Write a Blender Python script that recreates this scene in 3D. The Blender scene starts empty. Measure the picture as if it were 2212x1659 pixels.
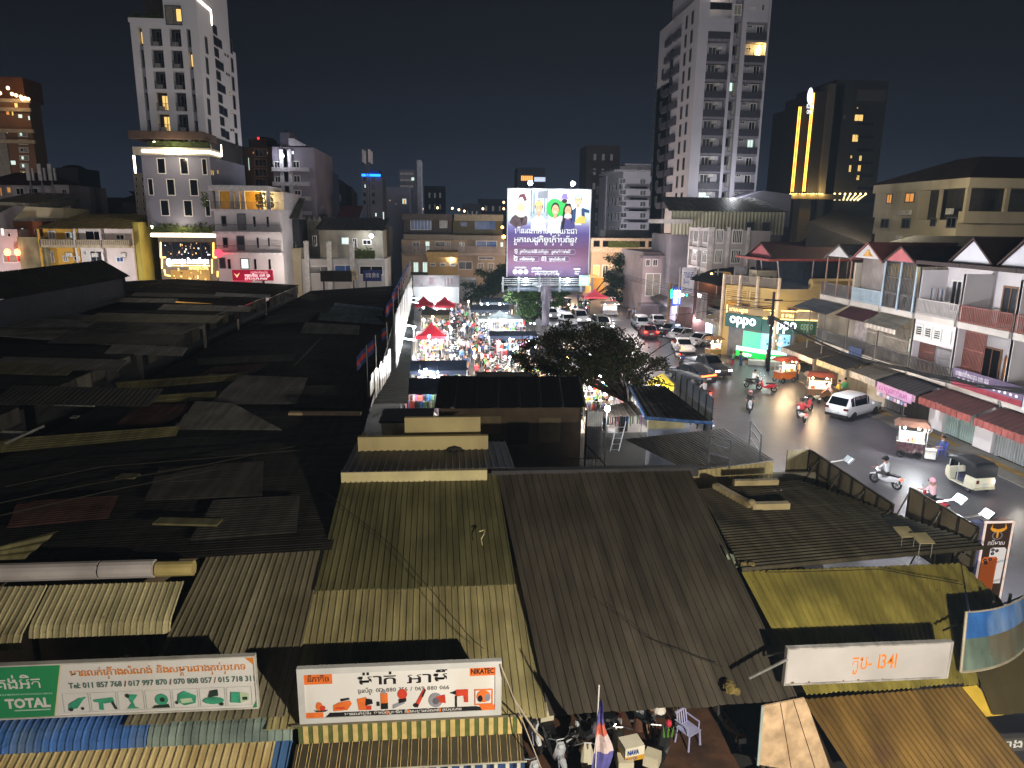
import bpy,math,random
from mathutils import Vector,Matrix
R=random.Random(11)
S=bpy.context.scene
COL=S.collection
F,CX,CY,CH=1533.0,1106.0,829.5,13.5
_dn=Vector(((1031-CX)/F,(7490-CY)/F,1)).normalized()
_gx=(975-CX)/F
_gy=-(_dn.x*_gx+_dn.z)/_dn.y
_fw=Vector((_gx,_gy,1)).normalized()
_rt=_dn.cross(_fw)
EYE=Vector((0,0,CH))
def ray(u,v):
 c=Vector(((u-CX)/F,(v-CY)/F,1))
 return Vector((_rt.dot(c),_fw.dot(c),-_dn.dot(c)))
def G(u,v,z=0.0):
 d=ray(u,v);return EYE+d*((z-CH)/d.z)
def D(u,v,y):
 d=ray(u,v);return EYE+d*(y/d.y)
def XP(u,v,x):
 d=ray(u,v);return EYE+d*(x/d.x)
cam=bpy.data.cameras.new('camera');cam.sensor_width=36;cam.lens=F/2212*36
cam.clip_start=0.3;cam.clip_end=3000
cam_o=bpy.data.objects.new('camera',cam);COL.objects.link(cam_o)
_m=Matrix(((_rt.x,-_rt.y,-_rt.z),(_fw.x,-_fw.y,-_fw.z),(-_dn.x,_dn.y,_dn.z)))
cam_o.matrix_world=Matrix.Translation(EYE)@_m.to_4x4()
S.camera=cam_o
S.view_settings.view_transform='Standard';S.view_settings.look='None'
S.view_settings.exposure=0.2;S.view_settings.gamma=1.0
S.render.resolution_x,S.render.resolution_y=1024,768
S.cycles.use_denoising=True
S.cycles.max_bounces=4;S.cycles.diffuse_bounces=2;S.cycles.glossy_bounces=2
S.cycles.caustics_reflective=S.cycles.caustics_refractive=False
S.cycles.sample_clamp_indirect=3.0;S.cycles.volume_bounces=0
W=bpy.data.worlds.new('World');S.world=W;W.use_nodes=True
_n=W.node_tree;_bg=_n.nodes['Background']
_tc=_n.nodes.new('ShaderNodeTexCoord');_sx=_n.nodes.new('ShaderNodeSeparateXYZ');_cr=_n.nodes.new('ShaderNodeValToRGB')
_n.links.new(_tc.outputs['Generated'],_sx.inputs[0]);_n.links.new(_sx.outputs['Z'],_cr.inputs[0]);_n.links.new(_cr.outputs[0],_bg.inputs[0])
_e=_cr.color_ramp.elements
_e[0].position=0.0;_e[0].color=(.03,.041,.062,1)
_e[1].position=.5;_e[1].color=(.003,.0035,.005,1)
for p,c in((.05,(.019,.026,.041)),(.11,(.0105,.0135,.022)),(.2,(.0064,.0074,.0115)),(.3,(.0045,.005,.007))):
 k=_e.new(p);k.color=(*c,1)
_bg.inputs[1].default_value=.8
_sl=bpy.data.lights.new('town_glow','SUN');_sl.energy=.24;_sl.angle=math.radians(25);_sl.color=(1,.94,.95)
_so=bpy.data.objects.new('town_glow',_sl);COL.objects.link(_so)
_so.rotation_euler=(math.radians(86),0,math.radians(4))
def lamp(name,loc,power,color=(1,.95,.88),radius=.08,parent=None,spot=None,aim=None,blend=.5):
 l=bpy.data.lights.new(name,'SPOT' if spot else 'POINT');l.energy=power;l.color=color;l.shadow_soft_size=radius
 o=bpy.data.objects.new(name,l);COL.objects.link(o);o.location=loc
 if spot:
  l.spot_size=math.radians(spot);l.spot_blend=blend
  o.rotation_euler=(Vector(aim)-Vector(loc)).to_track_quat('-Z','Y').to_euler()
 if parent:o.parent=parent;o.location=Vector(loc)-parent.location
 return o
MC={}
def lin(c):return tuple(((x/12.92)if x<=.04045 else((x+.055)/1.055)**2.4)for x in c)
def hexc(h):return lin(tuple(int(h[i:i+2],16)/255 for i in(0,2,4)))
def mat(h,rough=.75,metal=0.0,noise=.25,scale=2.0,emit=0.0,bump=0.0,stain=None,spec=.3,alpha=1.0):
 """procedural surface: base colour broken up by two noises, optional stain colour, bump, emission for things that shine"""
 key=(h,rough,metal,noise,scale,emit,bump,stain,spec,alpha)
 if key in MC:return MC[key]
 m=bpy.data.materials.new('surface_'+h);m.use_nodes=True;t=m.node_tree;b=t.nodes['Principled BSDF']
 c=hexc(h)if isinstance(h,str)else h
 b.inputs['Roughness'].default_value=rough;b.inputs['Metallic'].default_value=metal
 b.inputs['Specular IOR Level'].default_value=spec
 b.inputs['Base Color'].default_value=(*c,1)
 if noise>0:
  tc=t.nodes.new('ShaderNodeTexCoord')
  n1=t.nodes.new('ShaderNodeTexNoise');n1.inputs['Scale'].default_value=scale;n1.inputs['Detail'].default_value=6
  t.links.new(tc.outputs['Object'],n1.inputs['Vector'])
  mr=t.nodes.new('ShaderNodeMapRange');mr.inputs[1].default_value=.3;mr.inputs[2].default_value=.7
  mr.inputs[3].default_value=1-noise;mr.inputs[4].default_value=1+noise*.6
  t.links.new(n1.outputs['Fac'],mr.inputs[0])
  mx=t.nodes.new('ShaderNodeMix');mx.data_type='RGBA';mx.blend_type='MULTIPLY';mx.inputs[0].default_value=1
  mx.inputs[6].default_value=(*c,1);t.links.new(mr.outputs[0],mx.inputs[7])
  out=mx.outputs[2]
  if metal>0 and noise>.15:
   n4=t.nodes.new('ShaderNodeTexNoise');n4.inputs['Scale'].default_value=1.0;n4.inputs['Detail'].default_value=5
   m4=t.nodes.new('ShaderNodeMapping');m4.inputs['Scale'].default_value=(3.2,.35,.5);t.links.new(tc.outputs['Object'],m4.inputs[0]);t.links.new(m4.outputs[0],n4.inputs['Vector'])
   r4=t.nodes.new('ShaderNodeMapRange');r4.inputs[1].default_value=.35;r4.inputs[2].default_value=.65;r4.inputs[3].default_value=.62;r4.inputs[4].default_value=1.12;t.links.new(n4.outputs['Fac'],r4.inputs[0])
   n5=t.nodes.new('ShaderNodeTexNoise');n5.inputs['Scale'].default_value=9;n5.inputs['Detail'].default_value=3;t.links.new(tc.outputs['Object'],n5.inputs['Vector'])
   r5=t.nodes.new('ShaderNodeMapRange');r5.inputs[1].default_value=.66;r5.inputs[2].default_value=.74;r5.inputs[3].default_value=1;r5.inputs[4].default_value=.55;t.links.new(n5.outputs['Fac'],r5.inputs[0])
   mm=t.nodes.new('ShaderNodeMath');mm.operation='MULTIPLY';t.links.new(r4.outputs[0],mm.inputs[0]);t.links.new(r5.outputs[0],mm.inputs[1])
   m6=t.nodes.new('ShaderNodeMix');m6.data_type='RGBA';m6.blend_type='MULTIPLY';m6.inputs[0].default_value=1;t.links.new(out,m6.inputs[6]);t.links.new(mm.outputs[0],m6.inputs[7]);out=m6.outputs[2]
  if stain:
   n2=t.nodes.new('ShaderNodeTexNoise');n2.inputs['Scale'].default_value=scale*.6;n2.inputs['Detail'].default_value=8
   mp=t.nodes.new('ShaderNodeMapping');mp.inputs['Scale'].default_value=(1,1,.3);mp.inputs['Location'].default_value=(3,7,1)
   t.links.new(tc.outputs['Object'],mp.inputs[0]);t.links.new(mp.outputs[0],n2.inputs['Vector'])
   r2=t.nodes.new('ShaderNodeMapRange');r2.inputs[1].default_value=.55;r2.inputs[2].default_value=.72
   t.links.new(n2.outputs['Fac'],r2.inputs[0])
   m2=t.nodes.new('ShaderNodeMix');m2.data_type='RGBA';t.links.new(r2.outputs[0],m2.inputs[0])
   t.links.new(out,m2.inputs[6]);m2.inputs[7].default_value=(*hexc(stain),1);out=m2.outputs[2]
  t.links.new(out,b.inputs['Base Color'])
  if bump>0:
   bp=t.nodes.new('ShaderNodeBump');bp.inputs['Strength'].default_value=bump;bp.inputs['Distance'].default_value=.05
   n3=t.nodes.new('ShaderNodeTexNoise');n3.inputs['Scale'].default_value=scale*6;n3.inputs['Detail'].default_value=4
   t.links.new(tc.outputs['Object'],n3.inputs['Vector']);t.links.new(n3.outputs['Fac'],bp.inputs['Height'])
   t.links.new(bp.outputs[0],b.inputs['Normal'])
 if emit>0:
  b.inputs['Emission Color'].default_value=(*c,1);b.inputs['Emission Strength'].default_value=emit
 MC[key]=m
 return m
def glow(h,e):return mat(h,.5,0,0,1,e)
def flat(h,r=.6):return mat(h,r,0,.06,4)
def oc_mat(name,rough,dark=False):
 """cloth or paint whose colour is the object's own colour"""
 m=bpy.data.materials.new(name);m.use_nodes=True;t=m.node_tree;b=t.nodes['Principled BSDF']
 oi=t.nodes.new('ShaderNodeObjectInfo');b.inputs['Roughness'].default_value=rough
 if dark:
  cr=t.nodes.new('ShaderNodeValToRGB');cr.color_ramp.interpolation='CONSTANT'
  e=cr.color_ramp.elements;e[0].color=(.012,.014,.02,1);e[1].position=.3;e[1].color=(.03,.045,.09,1)
  for p,c in((.55,(.05,.045,.04)),(.75,(.02,.02,.022)),(.9,(.18,.15,.11))):
   k=e.new(p);k.color=(*c,1)
  t.links.new(oi.outputs['Random'],cr.inputs[0]);t.links.new(cr.outputs[0],b.inputs['Base Color'])
 else:t.links.new(oi.outputs['Color'],b.inputs['Base Color'])
 return m
class MB:
 def __init__(s):s.v=[];s.f=[];s.m=[]
 def face(s,pts,mi=0):
  i=len(s.v);s.v+=[tuple(p)for p in pts];s.f.append(tuple(range(i,i+len(pts))));s.m.append(mi);return s
 def box(s,x0,y0,z0,x1,y1,z1,mi=0):
  i=len(s.v)
  s.v+=[(x0,y0,z0),(x1,y0,z0),(x1,y1,z0),(x0,y1,z0),(x0,y0,z1),(x1,y0,z1),(x1,y1,z1),(x0,y1,z1)]
  for q in((0,3,2,1),(4,5,6,7),(0,1,5,4),(1,2,6,5),(2,3,7,6),(3,0,4,7)):
   s.f.append(tuple(i+k for k in q));s.m.append(mi)
  return s
 def cbox(s,c,sz,mi=0,rz=0.0,M=None):
  i0=len(s.v);s.box(-sz[0]/2,-sz[1]/2,-sz[2]/2,sz[0]/2,sz[1]/2,sz[2]/2,mi)
  T=M if M is not None else Matrix.Translation(c)@Matrix.Rotation(rz,4,'Z')
  s.v[i0:]=[tuple(T@Vector(p))for p in s.v[i0:]]
  return s
 def tube(s,p0,p1,r0,r1=None,n=6,mi=0,cap=True):
  r1=r0 if r1 is None else r1;p0=Vector(p0);p1=Vector(p1);d=p1-p0
  if d.length<1e-6:return s
  q=d.to_track_quat('Z','Y');i=len(s.v)
  for p,r in((p0,r0),(p1,r1)):
   for k in range(n):
    a=2*math.pi*k/n;s.v.append(tuple(p+q@Vector((math.cos(a)*r,math.sin(a)*r,0))))
  for k in range(n):
   s.f.append((i+k,i+(k+1)%n,i+n+(k+1)%n,i+n+k));s.m.append(mi)
  if cap:
   s.f.append(tuple(i+n-1-k for k in range(n)));s.m.append(mi);s.f.append(tuple(i+n+k for k in range(n)));s.m.append(mi)
  return s
 def path(s,pts,r,n=5,mi=0):
  for a,b in zip(pts,pts[1:]):s.tube(a,b,r,None,n,mi,False)
  return s
 def ball(s,c,r,n=8,mi=0,sc=(1,1,1),M=None):
  i=len(s.v);h=max(3,n//2);T=M or Matrix.Identity(3)
  for a in range(h+1):
   th=math.pi*a/h
   for b in range(n):
    ph=2*math.pi*b/n
    p=T@Vector((r*sc[0]*math.sin(th)*math.cos(ph),r*sc[1]*math.sin(th)*math.sin(ph),r*sc[2]*math.cos(th)))
    s.v.append((c[0]+p[0],c[1]+p[1],c[2]+p[2]))
  for a in range(h):
   for b in range(n):
    s.f.append((i+a*n+b,i+(a+1)*n+b,i+(a+1)*n+(b+1)%n,i+a*n+(b+1)%n));s.m.append(mi)
  return s
 def prism(s,poly,o,ux,uy,d,mi=0):
  """outline in the plane (ux, uy) at o, pushed out by the vector d"""
  o=Vector(o);ux=Vector(ux);uy=Vector(uy);d=Vector(d);n=len(poly)
  a=[o+ux*p[0]+uy*p[1]for p in poly];i=len(s.v)
  s.v+=[tuple(p)for p in a]+[tuple(p+d)for p in a]
  s.f.append(tuple(i+k for k in range(n)));s.m.append(mi)
  s.f.append(tuple(i+n+n-1-k for k in range(n)));s.m.append(mi)
  for k in range(n):
   s.f.append((i+k,i+n+k,i+n+(k+1)%n,i+(k+1)%n));s.m.append(mi)
  return s
 def loft(s,rings,mi=0,cap=True,closed=True):
  i=len(s.v);n=len(rings[0])
  for r in rings:s.v+=[tuple(p)for p in r]
  for a in range(len(rings)-1):
   for b in range(n if closed else n-1):
    s.f.append((i+a*n+b,i+a*n+(b+1)%n,i+(a+1)*n+(b+1)%n,i+(a+1)*n+b));s.m.append(mi)
  if cap and closed:
   s.f.append(tuple(i+n-1-k for k in range(n)));s.m.append(mi)
   j=i+(len(rings)-1)*n;s.f.append(tuple(j+k for k in range(n)));s.m.append(mi)
  return s
 def torus(s,c,R1,r,n=12,k=6,mi=0,axis='X'):
  rings=[]
  for a in range(n+1):
   t=2*math.pi*a/n;ring=[]
   for b in range(k):
    p=2*math.pi*b/k;q=R1+r*math.cos(p)
    x,y,z=r*math.sin(p),q*math.cos(t),q*math.sin(t)
    ring.append((c[0]+x,c[1]+y,c[2]+z)if axis=='X' else(c[0]+y,c[1]+x,c[2]+z))
   rings.append(ring)
  return s.loft(rings,mi,False)
 def build(s,name,mats,parent=None,smooth=False,loc=None,world=True):
  me=bpy.data.meshes.new(name);me.from_pydata(s.v,[],s.f)
  if not isinstance(mats,(list,tuple)):mats=[mats]
  for m in mats:me.materials.append(m)
  me.polygons.foreach_set('material_index',s.m)
  if smooth:me.polygons.foreach_set('use_smooth',[True]*len(s.f))
  me.update()
  o=bpy.data.objects.new(name,me);COL.objects.link(o)
  if parent is not None:
   o.parent=parent
   if world:
    p=Vector((0,0,0));q=parent
    while q is not None:p+=q.location;q=q.parent
    o.location=-p
  if loc is not None:o.location=loc
  return o
def tag(o,label=None,cat=None,group=None,kind=None):
 if label:o['label']=label
 if cat:o['category']=cat
 if group:o['group']=group
 if kind:o['kind']=kind
 return o
def thing(name,label,cat,loc=(0,0,0),group=None):
 o=bpy.data.objects.new(name,None);COL.objects.link(o);o.location=loc;o.empty_display_size=.2
 return tag(o,label,cat,group)
def dup(o,parent=None):
 c=o.copy();COL.objects.link(c)
 if parent is not None:c.parent=parent
 for ch in o.children:dup(ch,c)
 return c
def place(proto,used,loc,rz=0.0,label=None,group=None,color=None,sc=1.0):
 """first call moves the prototype itself, later calls copy it with its parts"""
 o=proto if not used else dup(proto)
 used.append(1)
 o.location=loc;o.rotation_euler=(0,0,rz);o.scale=(sc,sc,sc)
 if label:o['label']=label
 if group:o['group']=group
 if color:
  o.color=(*color,1)
  for ch in o.children:ch.color=(*color,1)
 return o
def corr_mb(A,B,C,Dd,pitch=.2,depth=.035,kind='box',mb=None,mi=0,seg=1,jit=0.0):
 """A-B upper edge, Dd-C lower edge; ribs run from the upper to the lower edge"""
 A,B,C,Dd=map(Vector,(A,B,C,Dd));mb=mb or MB()
 nrm=(B-A).cross(Dd-A).normalized()
 if nrm.z<0:nrm=-nrm
 n=max(2,int(((B-A).length+(C-Dd).length)/2/pitch));prof=[]
 for k in range(n):
  if kind=='box':prof+=[(k/n,0),((k+.7)/n,0),((k+.76)/n,1),((k+.9)/n,1),((k+.96)/n,0)]
  else:prof+=[((k+q/6)/n,.5-.5*math.cos(2*math.pi*q/6))for q in range(6)]
 wd=(B-A).length;ln=max(.5,(Dd-A).length);ex=[R.uniform(-.035,.035)for _ in range(40)];sag=.012 if seg>1 else 0
 prof.append((1,0));i=len(mb.v);m=len(prof)
 for j in range(seg+1):
  t=j/seg
  for a,h in prof:
   tt=t;sh=int(a*wd/.86)
   if j==seg:tt+=ex[sh%40]/ln
   p=(A.lerp(B,a)).lerp(Dd.lerp(C,a),tt)+nrm*(h*depth+.006*(sh%2)+sag*math.sin(3.1*t+sh*1.3)*math.sin(a*11+t*2)+(R.uniform(-jit,jit)if h==0 and jit else 0))
   mb.v.append(tuple(p))
 for j in range(seg):
  for a in range(m-1):
   mb.f.append((i+j*m+a,i+j*m+a+1,i+(j+1)*m+a+1,i+(j+1)*m+a));mb.m.append(mi)
 k=i+seg*m
 for a in range(m-1):
  p,q=Vector(mb.v[k+a]),Vector(mb.v[k+a+1]);mb.face([p,q,q-nrm*.012,p-nrm*.012],mi)
 return mb
def corr_curve(path,x0,x1,pitch=.2,depth=.03,skew=0.0):
 """ribbed sheet bent along a (y, z) path and stretched from x0 to x1"""
 mb=MB();n=max(2,int((x1-x0)/pitch));prof=[]
 for k in range(n):prof+=[(k/n,0),((k+.7)/n,0),((k+.76)/n,1),((k+.9)/n,1),((k+.96)/n,0)]
 prof.append((1,0));m=len(prof)
 for j,(y,z)in enumerate(path):
  a=path[max(0,j-1)];b=path[min(len(path)-1,j+1)];ty,tz=b[0]-a[0],b[1]-a[1];l=math.hypot(ty,tz)or 1
  ny,nz=-tz/l,ty/l
  if nz<0 or(abs(nz)<.05 and ny>0):ny,nz=-ny,-nz
  for q,h in prof:mb.v.append((x0+(x1-x0)*q+skew*j,y+ny*h*depth,z+nz*h*depth))
 for j in range(len(path)-1):
  for a in range(m-1):mb.f.append((j*m+a,j*m+a+1,(j+1)*m+a+1,(j+1)*m+a));mb.m.append(0)
 return mb
_TC={}
def _glyphs(txt,bold=0.0):
 k=(txt,bold)
 if k in _TC:return _TC[k]
 cu=bpy.data.curves.new('t','FONT');cu.body=txt;cu.size=1;cu.resolution_u=2;cu.offset=bold
 o=bpy.data.objects.new('t',cu);COL.objects.link(o)
 dg=bpy.context.evaluated_depsgraph_get();dg.update()
 me=bpy.data.meshes.new_from_object(o.evaluated_get(dg))
 v=[(p.co.x,p.co.y)for p in me.vertices];f=[tuple(p.vertices)for p in me.polygons]
 bpy.data.objects.remove(o);bpy.data.curves.remove(cu);bpy.data.meshes.remove(me)
 _TC[k]=(v,f);return v,f
def _kh(txt,bold):
 """Khmer laid out by hand: fore-vowels first, small subscripts under their letter"""
 cl=[];i=0
 while i<len(txt):
  c=txt[i];i+=1
  if c==' ':cl.append((None,'',[],''));continue
  pre='';marks='';subs=[];post=''
  while i<len(txt)and('\u17b6'<=txt[i]<='\u17d3'):
   d=txt[i];i+=1
   if d=='\u17d2' and i<len(txt):subs.append(txt[i]);i+=1
   elif d in '\u17c1\u17c2\u17c3':pre=d
   elif d=='\u17be':pre='\u17c1';marks+='\u17b8'
   elif d=='\u17bf':pre='\u17c1';marks+='\u17b8';post='\u17b6'
   elif d=='\u17c4':pre='\u17c1';post='\u17b6'
   elif d=='\u17c5':pre='\u17c1';post='\u17b6';marks+='\u17cd'
   elif d in '\u17b6\u17c7':post+=d
   else:marks+=d
  cl.append((c,pre,subs,marks,post))
 V=[];Fc=[];x=0
 def put(t,x,y=0,s=1.0):
  v,f=_glyphs(t,bold)
  if not v:return x
  x0=min(p[0]for p in v);x1=max(p[0]for p in v);k=len(V)
  V.extend(((p[0]-x0)*s+x,p[1]*s+y)for p in v);Fc.extend(tuple(k+q for q in g)for g in f)
  return x+(x1-x0)*s
 for c in cl:
  if c[0]is None:x+=.35;continue
  _,pre,subs,marks,post=c
  if pre:x=put(pre,x)+.06
  xa=x;x=put(c[0]+marks,x)
  for q,sb in enumerate(subs):put(sb,xa+.05,-.42-.2*q,.62)
  for p in post:x=put(p,x+.05)
  x+=.07
 return V,Fc
def text_mb(mb,txt,o,ux,uy,h,mi=0,width=None,bold=.02,center=False):
 """letters of cap height about h from the point o, running along ux, standing along uy; width squeezes the line"""
 if any('\u1780'<=c<='\u17ff' for c in txt):bold=min(bold,.008)
 o=Vector(o);ux=Vector(ux).normalized();uy=Vector(uy).normalized();nz=ux.cross(uy)
 v,f=(_kh if any('\u1780'<=c<='\u17ff' for c in txt)else _glyphs)(txt,bold)
 if not v:return mb
 x0=min(p[0]for p in v);x1=max(p[0]for p in v);s=h/.58;sx=s
 if width:sx=width/(x1-x0)
 if center:o=o-ux*((x1-x0)*sx/2)
 par=list(range(len(v)))
 def find(a):
  while par[a]!=a:par[a]=par[par[a]];a=par[a]
  return a
 for g in f:
  r=find(g[0])
  for q in g[1:]:par[find(q)]=r
 ids={};i=len(mb.v)
 for k,p in enumerate(v):
  q=ids.setdefault(find(k),len(ids))%5
  mb.v.append(tuple(o+ux*((p[0]-x0)*sx)+uy*(p[1]*s)+nz*(q*.0004*max(1,h*3))))
 for g in f:mb.f.append(tuple(i+q for q in g));mb.m.append(mi)
 return mb
class Print:
 """a printed surface: flat shapes layered a few millimetres apart on a board whose lower left corner is o"""
 def __init__(s,o,ux,uy,w,h,step=.0007):
  s.o=Vector(o);s.ux=Vector(ux).normalized();s.uy=Vector(uy).normalized();s.n=s.ux.cross(s.uy)
  s.w=w;s.h=h;s.k=1;s.step=step;s.mb=MB();s.mats=[]
 def mi(s,m):
  if m not in s.mats:s.mats.append(m)
  return s.mats.index(m)
 def P(s,x,y):return s.o+s.ux*(x*s.w)+s.uy*(y*s.h)+s.n*(s.k*s.step)
 def poly(s,pts,m):s.mb.face([s.P(*p)for p in pts],s.mi(m));s.k+=.5;return s
 def rect(s,x0,y0,x1,y1,m):return s.poly([(x0,y0),(x1,y0),(x1,y1),(x0,y1)],m)
 def ell(s,x,y,rx,ry,m,n=16,a0=0,a1=360):
  return s.poly([(x+rx*math.cos(math.radians(a0+(a1-a0)*k/n)),y+ry*math.sin(math.radians(a0+(a1-a0)*k/n)))for k in range(n if a1-a0>=360 else n+1)],m)
 def text(s,t,x,y,h,m,width=None,bold=.02,center=False):
  text_mb(s.mb,t,s.P(x,y),s.ux,s.uy,h*s.h,s.mi(m),width*s.w if width else None,bold,center);s.k+=2;return s
 def build(s,name,parent):return s.mb.build(name,s.mats,parent)
_hm=bpy.data.materials.new('haze_air');_hm.use_nodes=True;_t=_hm.node_tree;_t.nodes.remove(_t.nodes['Principled BSDF'])
_pv=_t.nodes.new('ShaderNodeVolumePrincipled');_pv.inputs['Density'].default_value=.00028;_pv.inputs['Color'].default_value=(.5,.7,1,1)
_t.links.new(_pv.outputs[0],_t.nodes['Material Output'].inputs['Volume'])
_hb=MB();_hb.box(-905,-65,-1,905,2605,85);tag(_hb.build('haze',_hm),kind='stuff')
asph=mat('4a484c',.42,0,.35,.35,0,.25,'38363a',.5)
def sheet(name,pts,m,z=None,label=None):
 mb=MB();mb.face([(p[0],p[1],p[2]if len(p)>2 else z)for p in pts])
 return tag(mb.build(name,m),kind='structure')
sheet('ground',[(-900,-60,0),(900,-60,0),(900,2600,0),(-900,2600,0)],mat('2b2926',.9,0,.3,.2))
sheet('market_lane',[(-3.6,44,.004),(13,44,.004),(13,150,.004),(-7,150,.004)],mat('57514e',.5,0,.4,.5,0,.2,'332f2e',.4))
sheet('road',[(13,9,.008),(30.2,9,.008),(30.2,66,.008),(31,90,.008),(40,160,.008),(16,160,.008),(11,60,.008),(15,40,.008)],asph)
sheet('cross_street',[(-120,98,.012),(-7,98,.012),(-7,109,.012),(-120,109,.012)],asph)
sheet('workshop_yard',[(0.8,13,.004),(7.2,13,.004),(7.2,30,.004),(.8,30,.004)],mat('5b4030',.8,0,.5,1.2,0,.3,'2e2622'))
mb=MB();mb.box(30.2,9,0,32.5,67,.05);mb.box(30.08,9,0,30.2,67,.06)
tag(mb.build('pavement',mat('6c675f',.8,0,.4,.7,0,.2,'4a4038')),kind='structure')
mb=MB();
for y in range(12,60,7):mb.face([(31.2,y,.054),(31.75,y,.054),(31.75,y+5.2,.054),(31.2,y+5.2,.054)])
tag(mb.build('tactile_paving',mat('8a6a2c',.8,0,.5,1.5)),kind='structure')
def roof_thing(name,label,pts,m,pitch=.2,depth=.035,kind='box',cat='roof',group=None,jit=0,parent=None,seg=1):
 """pts: upper left, upper right, lower right, lower left as (u, v, z) or as points"""
 P=[G(*p)if not isinstance(p,Vector)else p for p in pts]
 o=corr_mb(*P,pitch=pitch,depth=depth,kind=kind,jit=jit,seg=seg).build(name,m,parent)
 if parent is None:tag(o,label,cat,group)
 return o
olive=mat('6b6745',.45,.15,.22,.8,0,0,'575236',.4)
pale=mat('aca072',.45,.15,.25,.9,0,0,'857a54',.4)
dark=mat('514a40',.5,.1,.2,.7,0,0,'463f36',.35)
def stall(name,label,x0,x1,y0,y1,zf,zb,wallm,cat='stall',front=True):
 r=thing(name,label,cat,((x0+x1)/2,y0,0))
 mb=MB()
 for x in(x0+.08,x1-.08):
  mb.box(x-.05,y0+.9,0,x+.05,y0+1,zf-.05);mb.box(x-.05,y1-.6,0,x+.05,y1-.5,zb-.4)
 mb.build('posts',mat('4c463c'),r)
 mb=MB();mb.box(x0+.13,y1-.4,0,x1-.13,y1-.35,zb-.45);mb.build('back_wall',wallm,r)
 return r
st=stall('market_stall','tool stall roofed with olive and pale ribbed sheets behind the white tool sign',-3.3,1.2,13.6,22,2.5,5.1,mat('6a5a48'),'stall')
up=[G(740,1030,5.3),G(1074,1022,5.3),G(1114,1262,3.87),G(680,1277,3.87)]
lo=[G(646,1232,3.83),G(1134,1226,3.83),G(1182,1548,2.55),G(575,1575,2.55)]
corr_mb(*up,pitch=.17,depth=.03,seg=3,jit=.004).build('upper_roof',olive,st)
corr_mb(*lo,pitch=.17,depth=.03,seg=3,jit=.004).build('lower_roof',pale,st)
mb=MB();mb.box(-3.6,21.95,5.2,1.1,22.25,5.55);mb.build('ridge_beam',mat('cdbf8e',.8,0,.2,1.5),st)
st2=stall('market_stall','open motorbike workshop under the large dark brown ribbed roof',1.3,7.9,13.6,22.4,2.6,5.1,mat('4a4038'))
corr_mb(G(1074,1023,5.3),G(1491,1018,5.3),G(1726,1512,2.7),G(1187,1548,2.62),pitch=.22,depth=.03,seg=3,jit=.004).build('roof',dark,st2)
mb=MB();mb.box(1.25,22.2,5.1,8.3,22.5,5.42);mb.build('ridge_beam',mat('3c3a3c',.7),st2)
st3=stall('market_stall','tool stall with a grey ribbed roof behind the green and white tool sign',-8.3,-3.7,13.8,18.4,2.5,4.1,mat('5d5040'))
corr_mb(G(446,1202,4.25),G(700,1184,4.25),G(618,1550,2.68),G(268,1566,2.68),pitch=.17,depth=.035,seg=2,jit=.004).build('roof',mat('8a8168',.45,.15,.25,.7,0,0,'6a614b',.4),st3)
st4=thing('market_stall','stall with a beige roof curling down in two ribbed lips, left of the grey roof','stall',(-10.5,15.5,0))
A=G(200,1262,4.2);Bq=G(200,1335,3.75)
pth=[(A.y,A.z),((A.y+Bq.y)/2,(A.z+Bq.z)/2),(Bq.y,Bq.z),(Bq.y-.12,Bq.z-.08),(Bq.y-.2,Bq.z-.2),(Bq.y-.24,Bq.z-.36)]
pth2=pth[:3]+[(Bq.y-.35,Bq.z-.17),(Bq.y-.45,Bq.z-.3),(Bq.y-.5,Bq.z-.5)]
cream=mat('c9bd92',.5,.1,.2,.9,0,0,'8d7f55')
corr_curve(pth,-10.4,-7.05,.15,.03).build('curved_roof',cream,st4)
corr_curve(pth2,-14.5,-10.45,.15,.03).build('curved_roof',cream,st4)
mb=MB();mb.box(-14.4,A.y+1.5,0,-7.2,A.y+1.6,4.1);mb.build('back_wall',mat('6a5c48'),st4)
mb=MB()
for x in(-14.3,-10.5,-7.3):mb.box(x-.05,Bq.y+.1,0,x+.05,Bq.y+.2,Bq.z-.1)
mb.build('posts',mat('4c463c'),st4)
mb=MB()
for x0,x1 in((-14.5,-12.45),(-12.4,-9.3),(-9.25,-7.9)):mb.tube((x0,A.y+.35,A.z+.22),(x1,A.y+.35,A.z+.22),.24,.24,14)
tag(mb.build('water_pipe',mat('c2b8b4',.6,0,.3,.8,0,0,'7b5c3e'),smooth=False),'row of thick pale pipe lengths lying along the top of the beige curled roof','pipe')
mb=MB();mb.tube((-7.85,A.y+.35,A.z+.2),(-6.9,A.y+.35,A.z+.2),.2,.2,12)
tag(mb.build('barrel',mat('b9a56a',.7,0,.3,1)),'yellowish drum lying at the end of the pale pipes','drum')
mb=MB();mb.box(-10.2,15.9,2.5,-7.3,16.3,2.62,0)
for k in range(16):mb.box(-10.1+k*.17,15.95,2.63,-9.97+k*.17,16.2,2.63+R.uniform(.12,.4),1+k%3)
tag(mb.build('goods_shelf',[mat('7d6d4f'),mat('9aa3a2'),mat('5a5a52'),mat('a9925a')]),'shelf of boxed stock in the shade under the curled beige roof','shelf')
wht=mat('dcd8d4',.5,0,.07,.8,0,0,'cfc8bf');grn=mat('2f8f5c',.5,0,.1,1);ora=mat('d9822b',.6,0,.05,3);dgr=flat('4f6d66')
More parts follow.
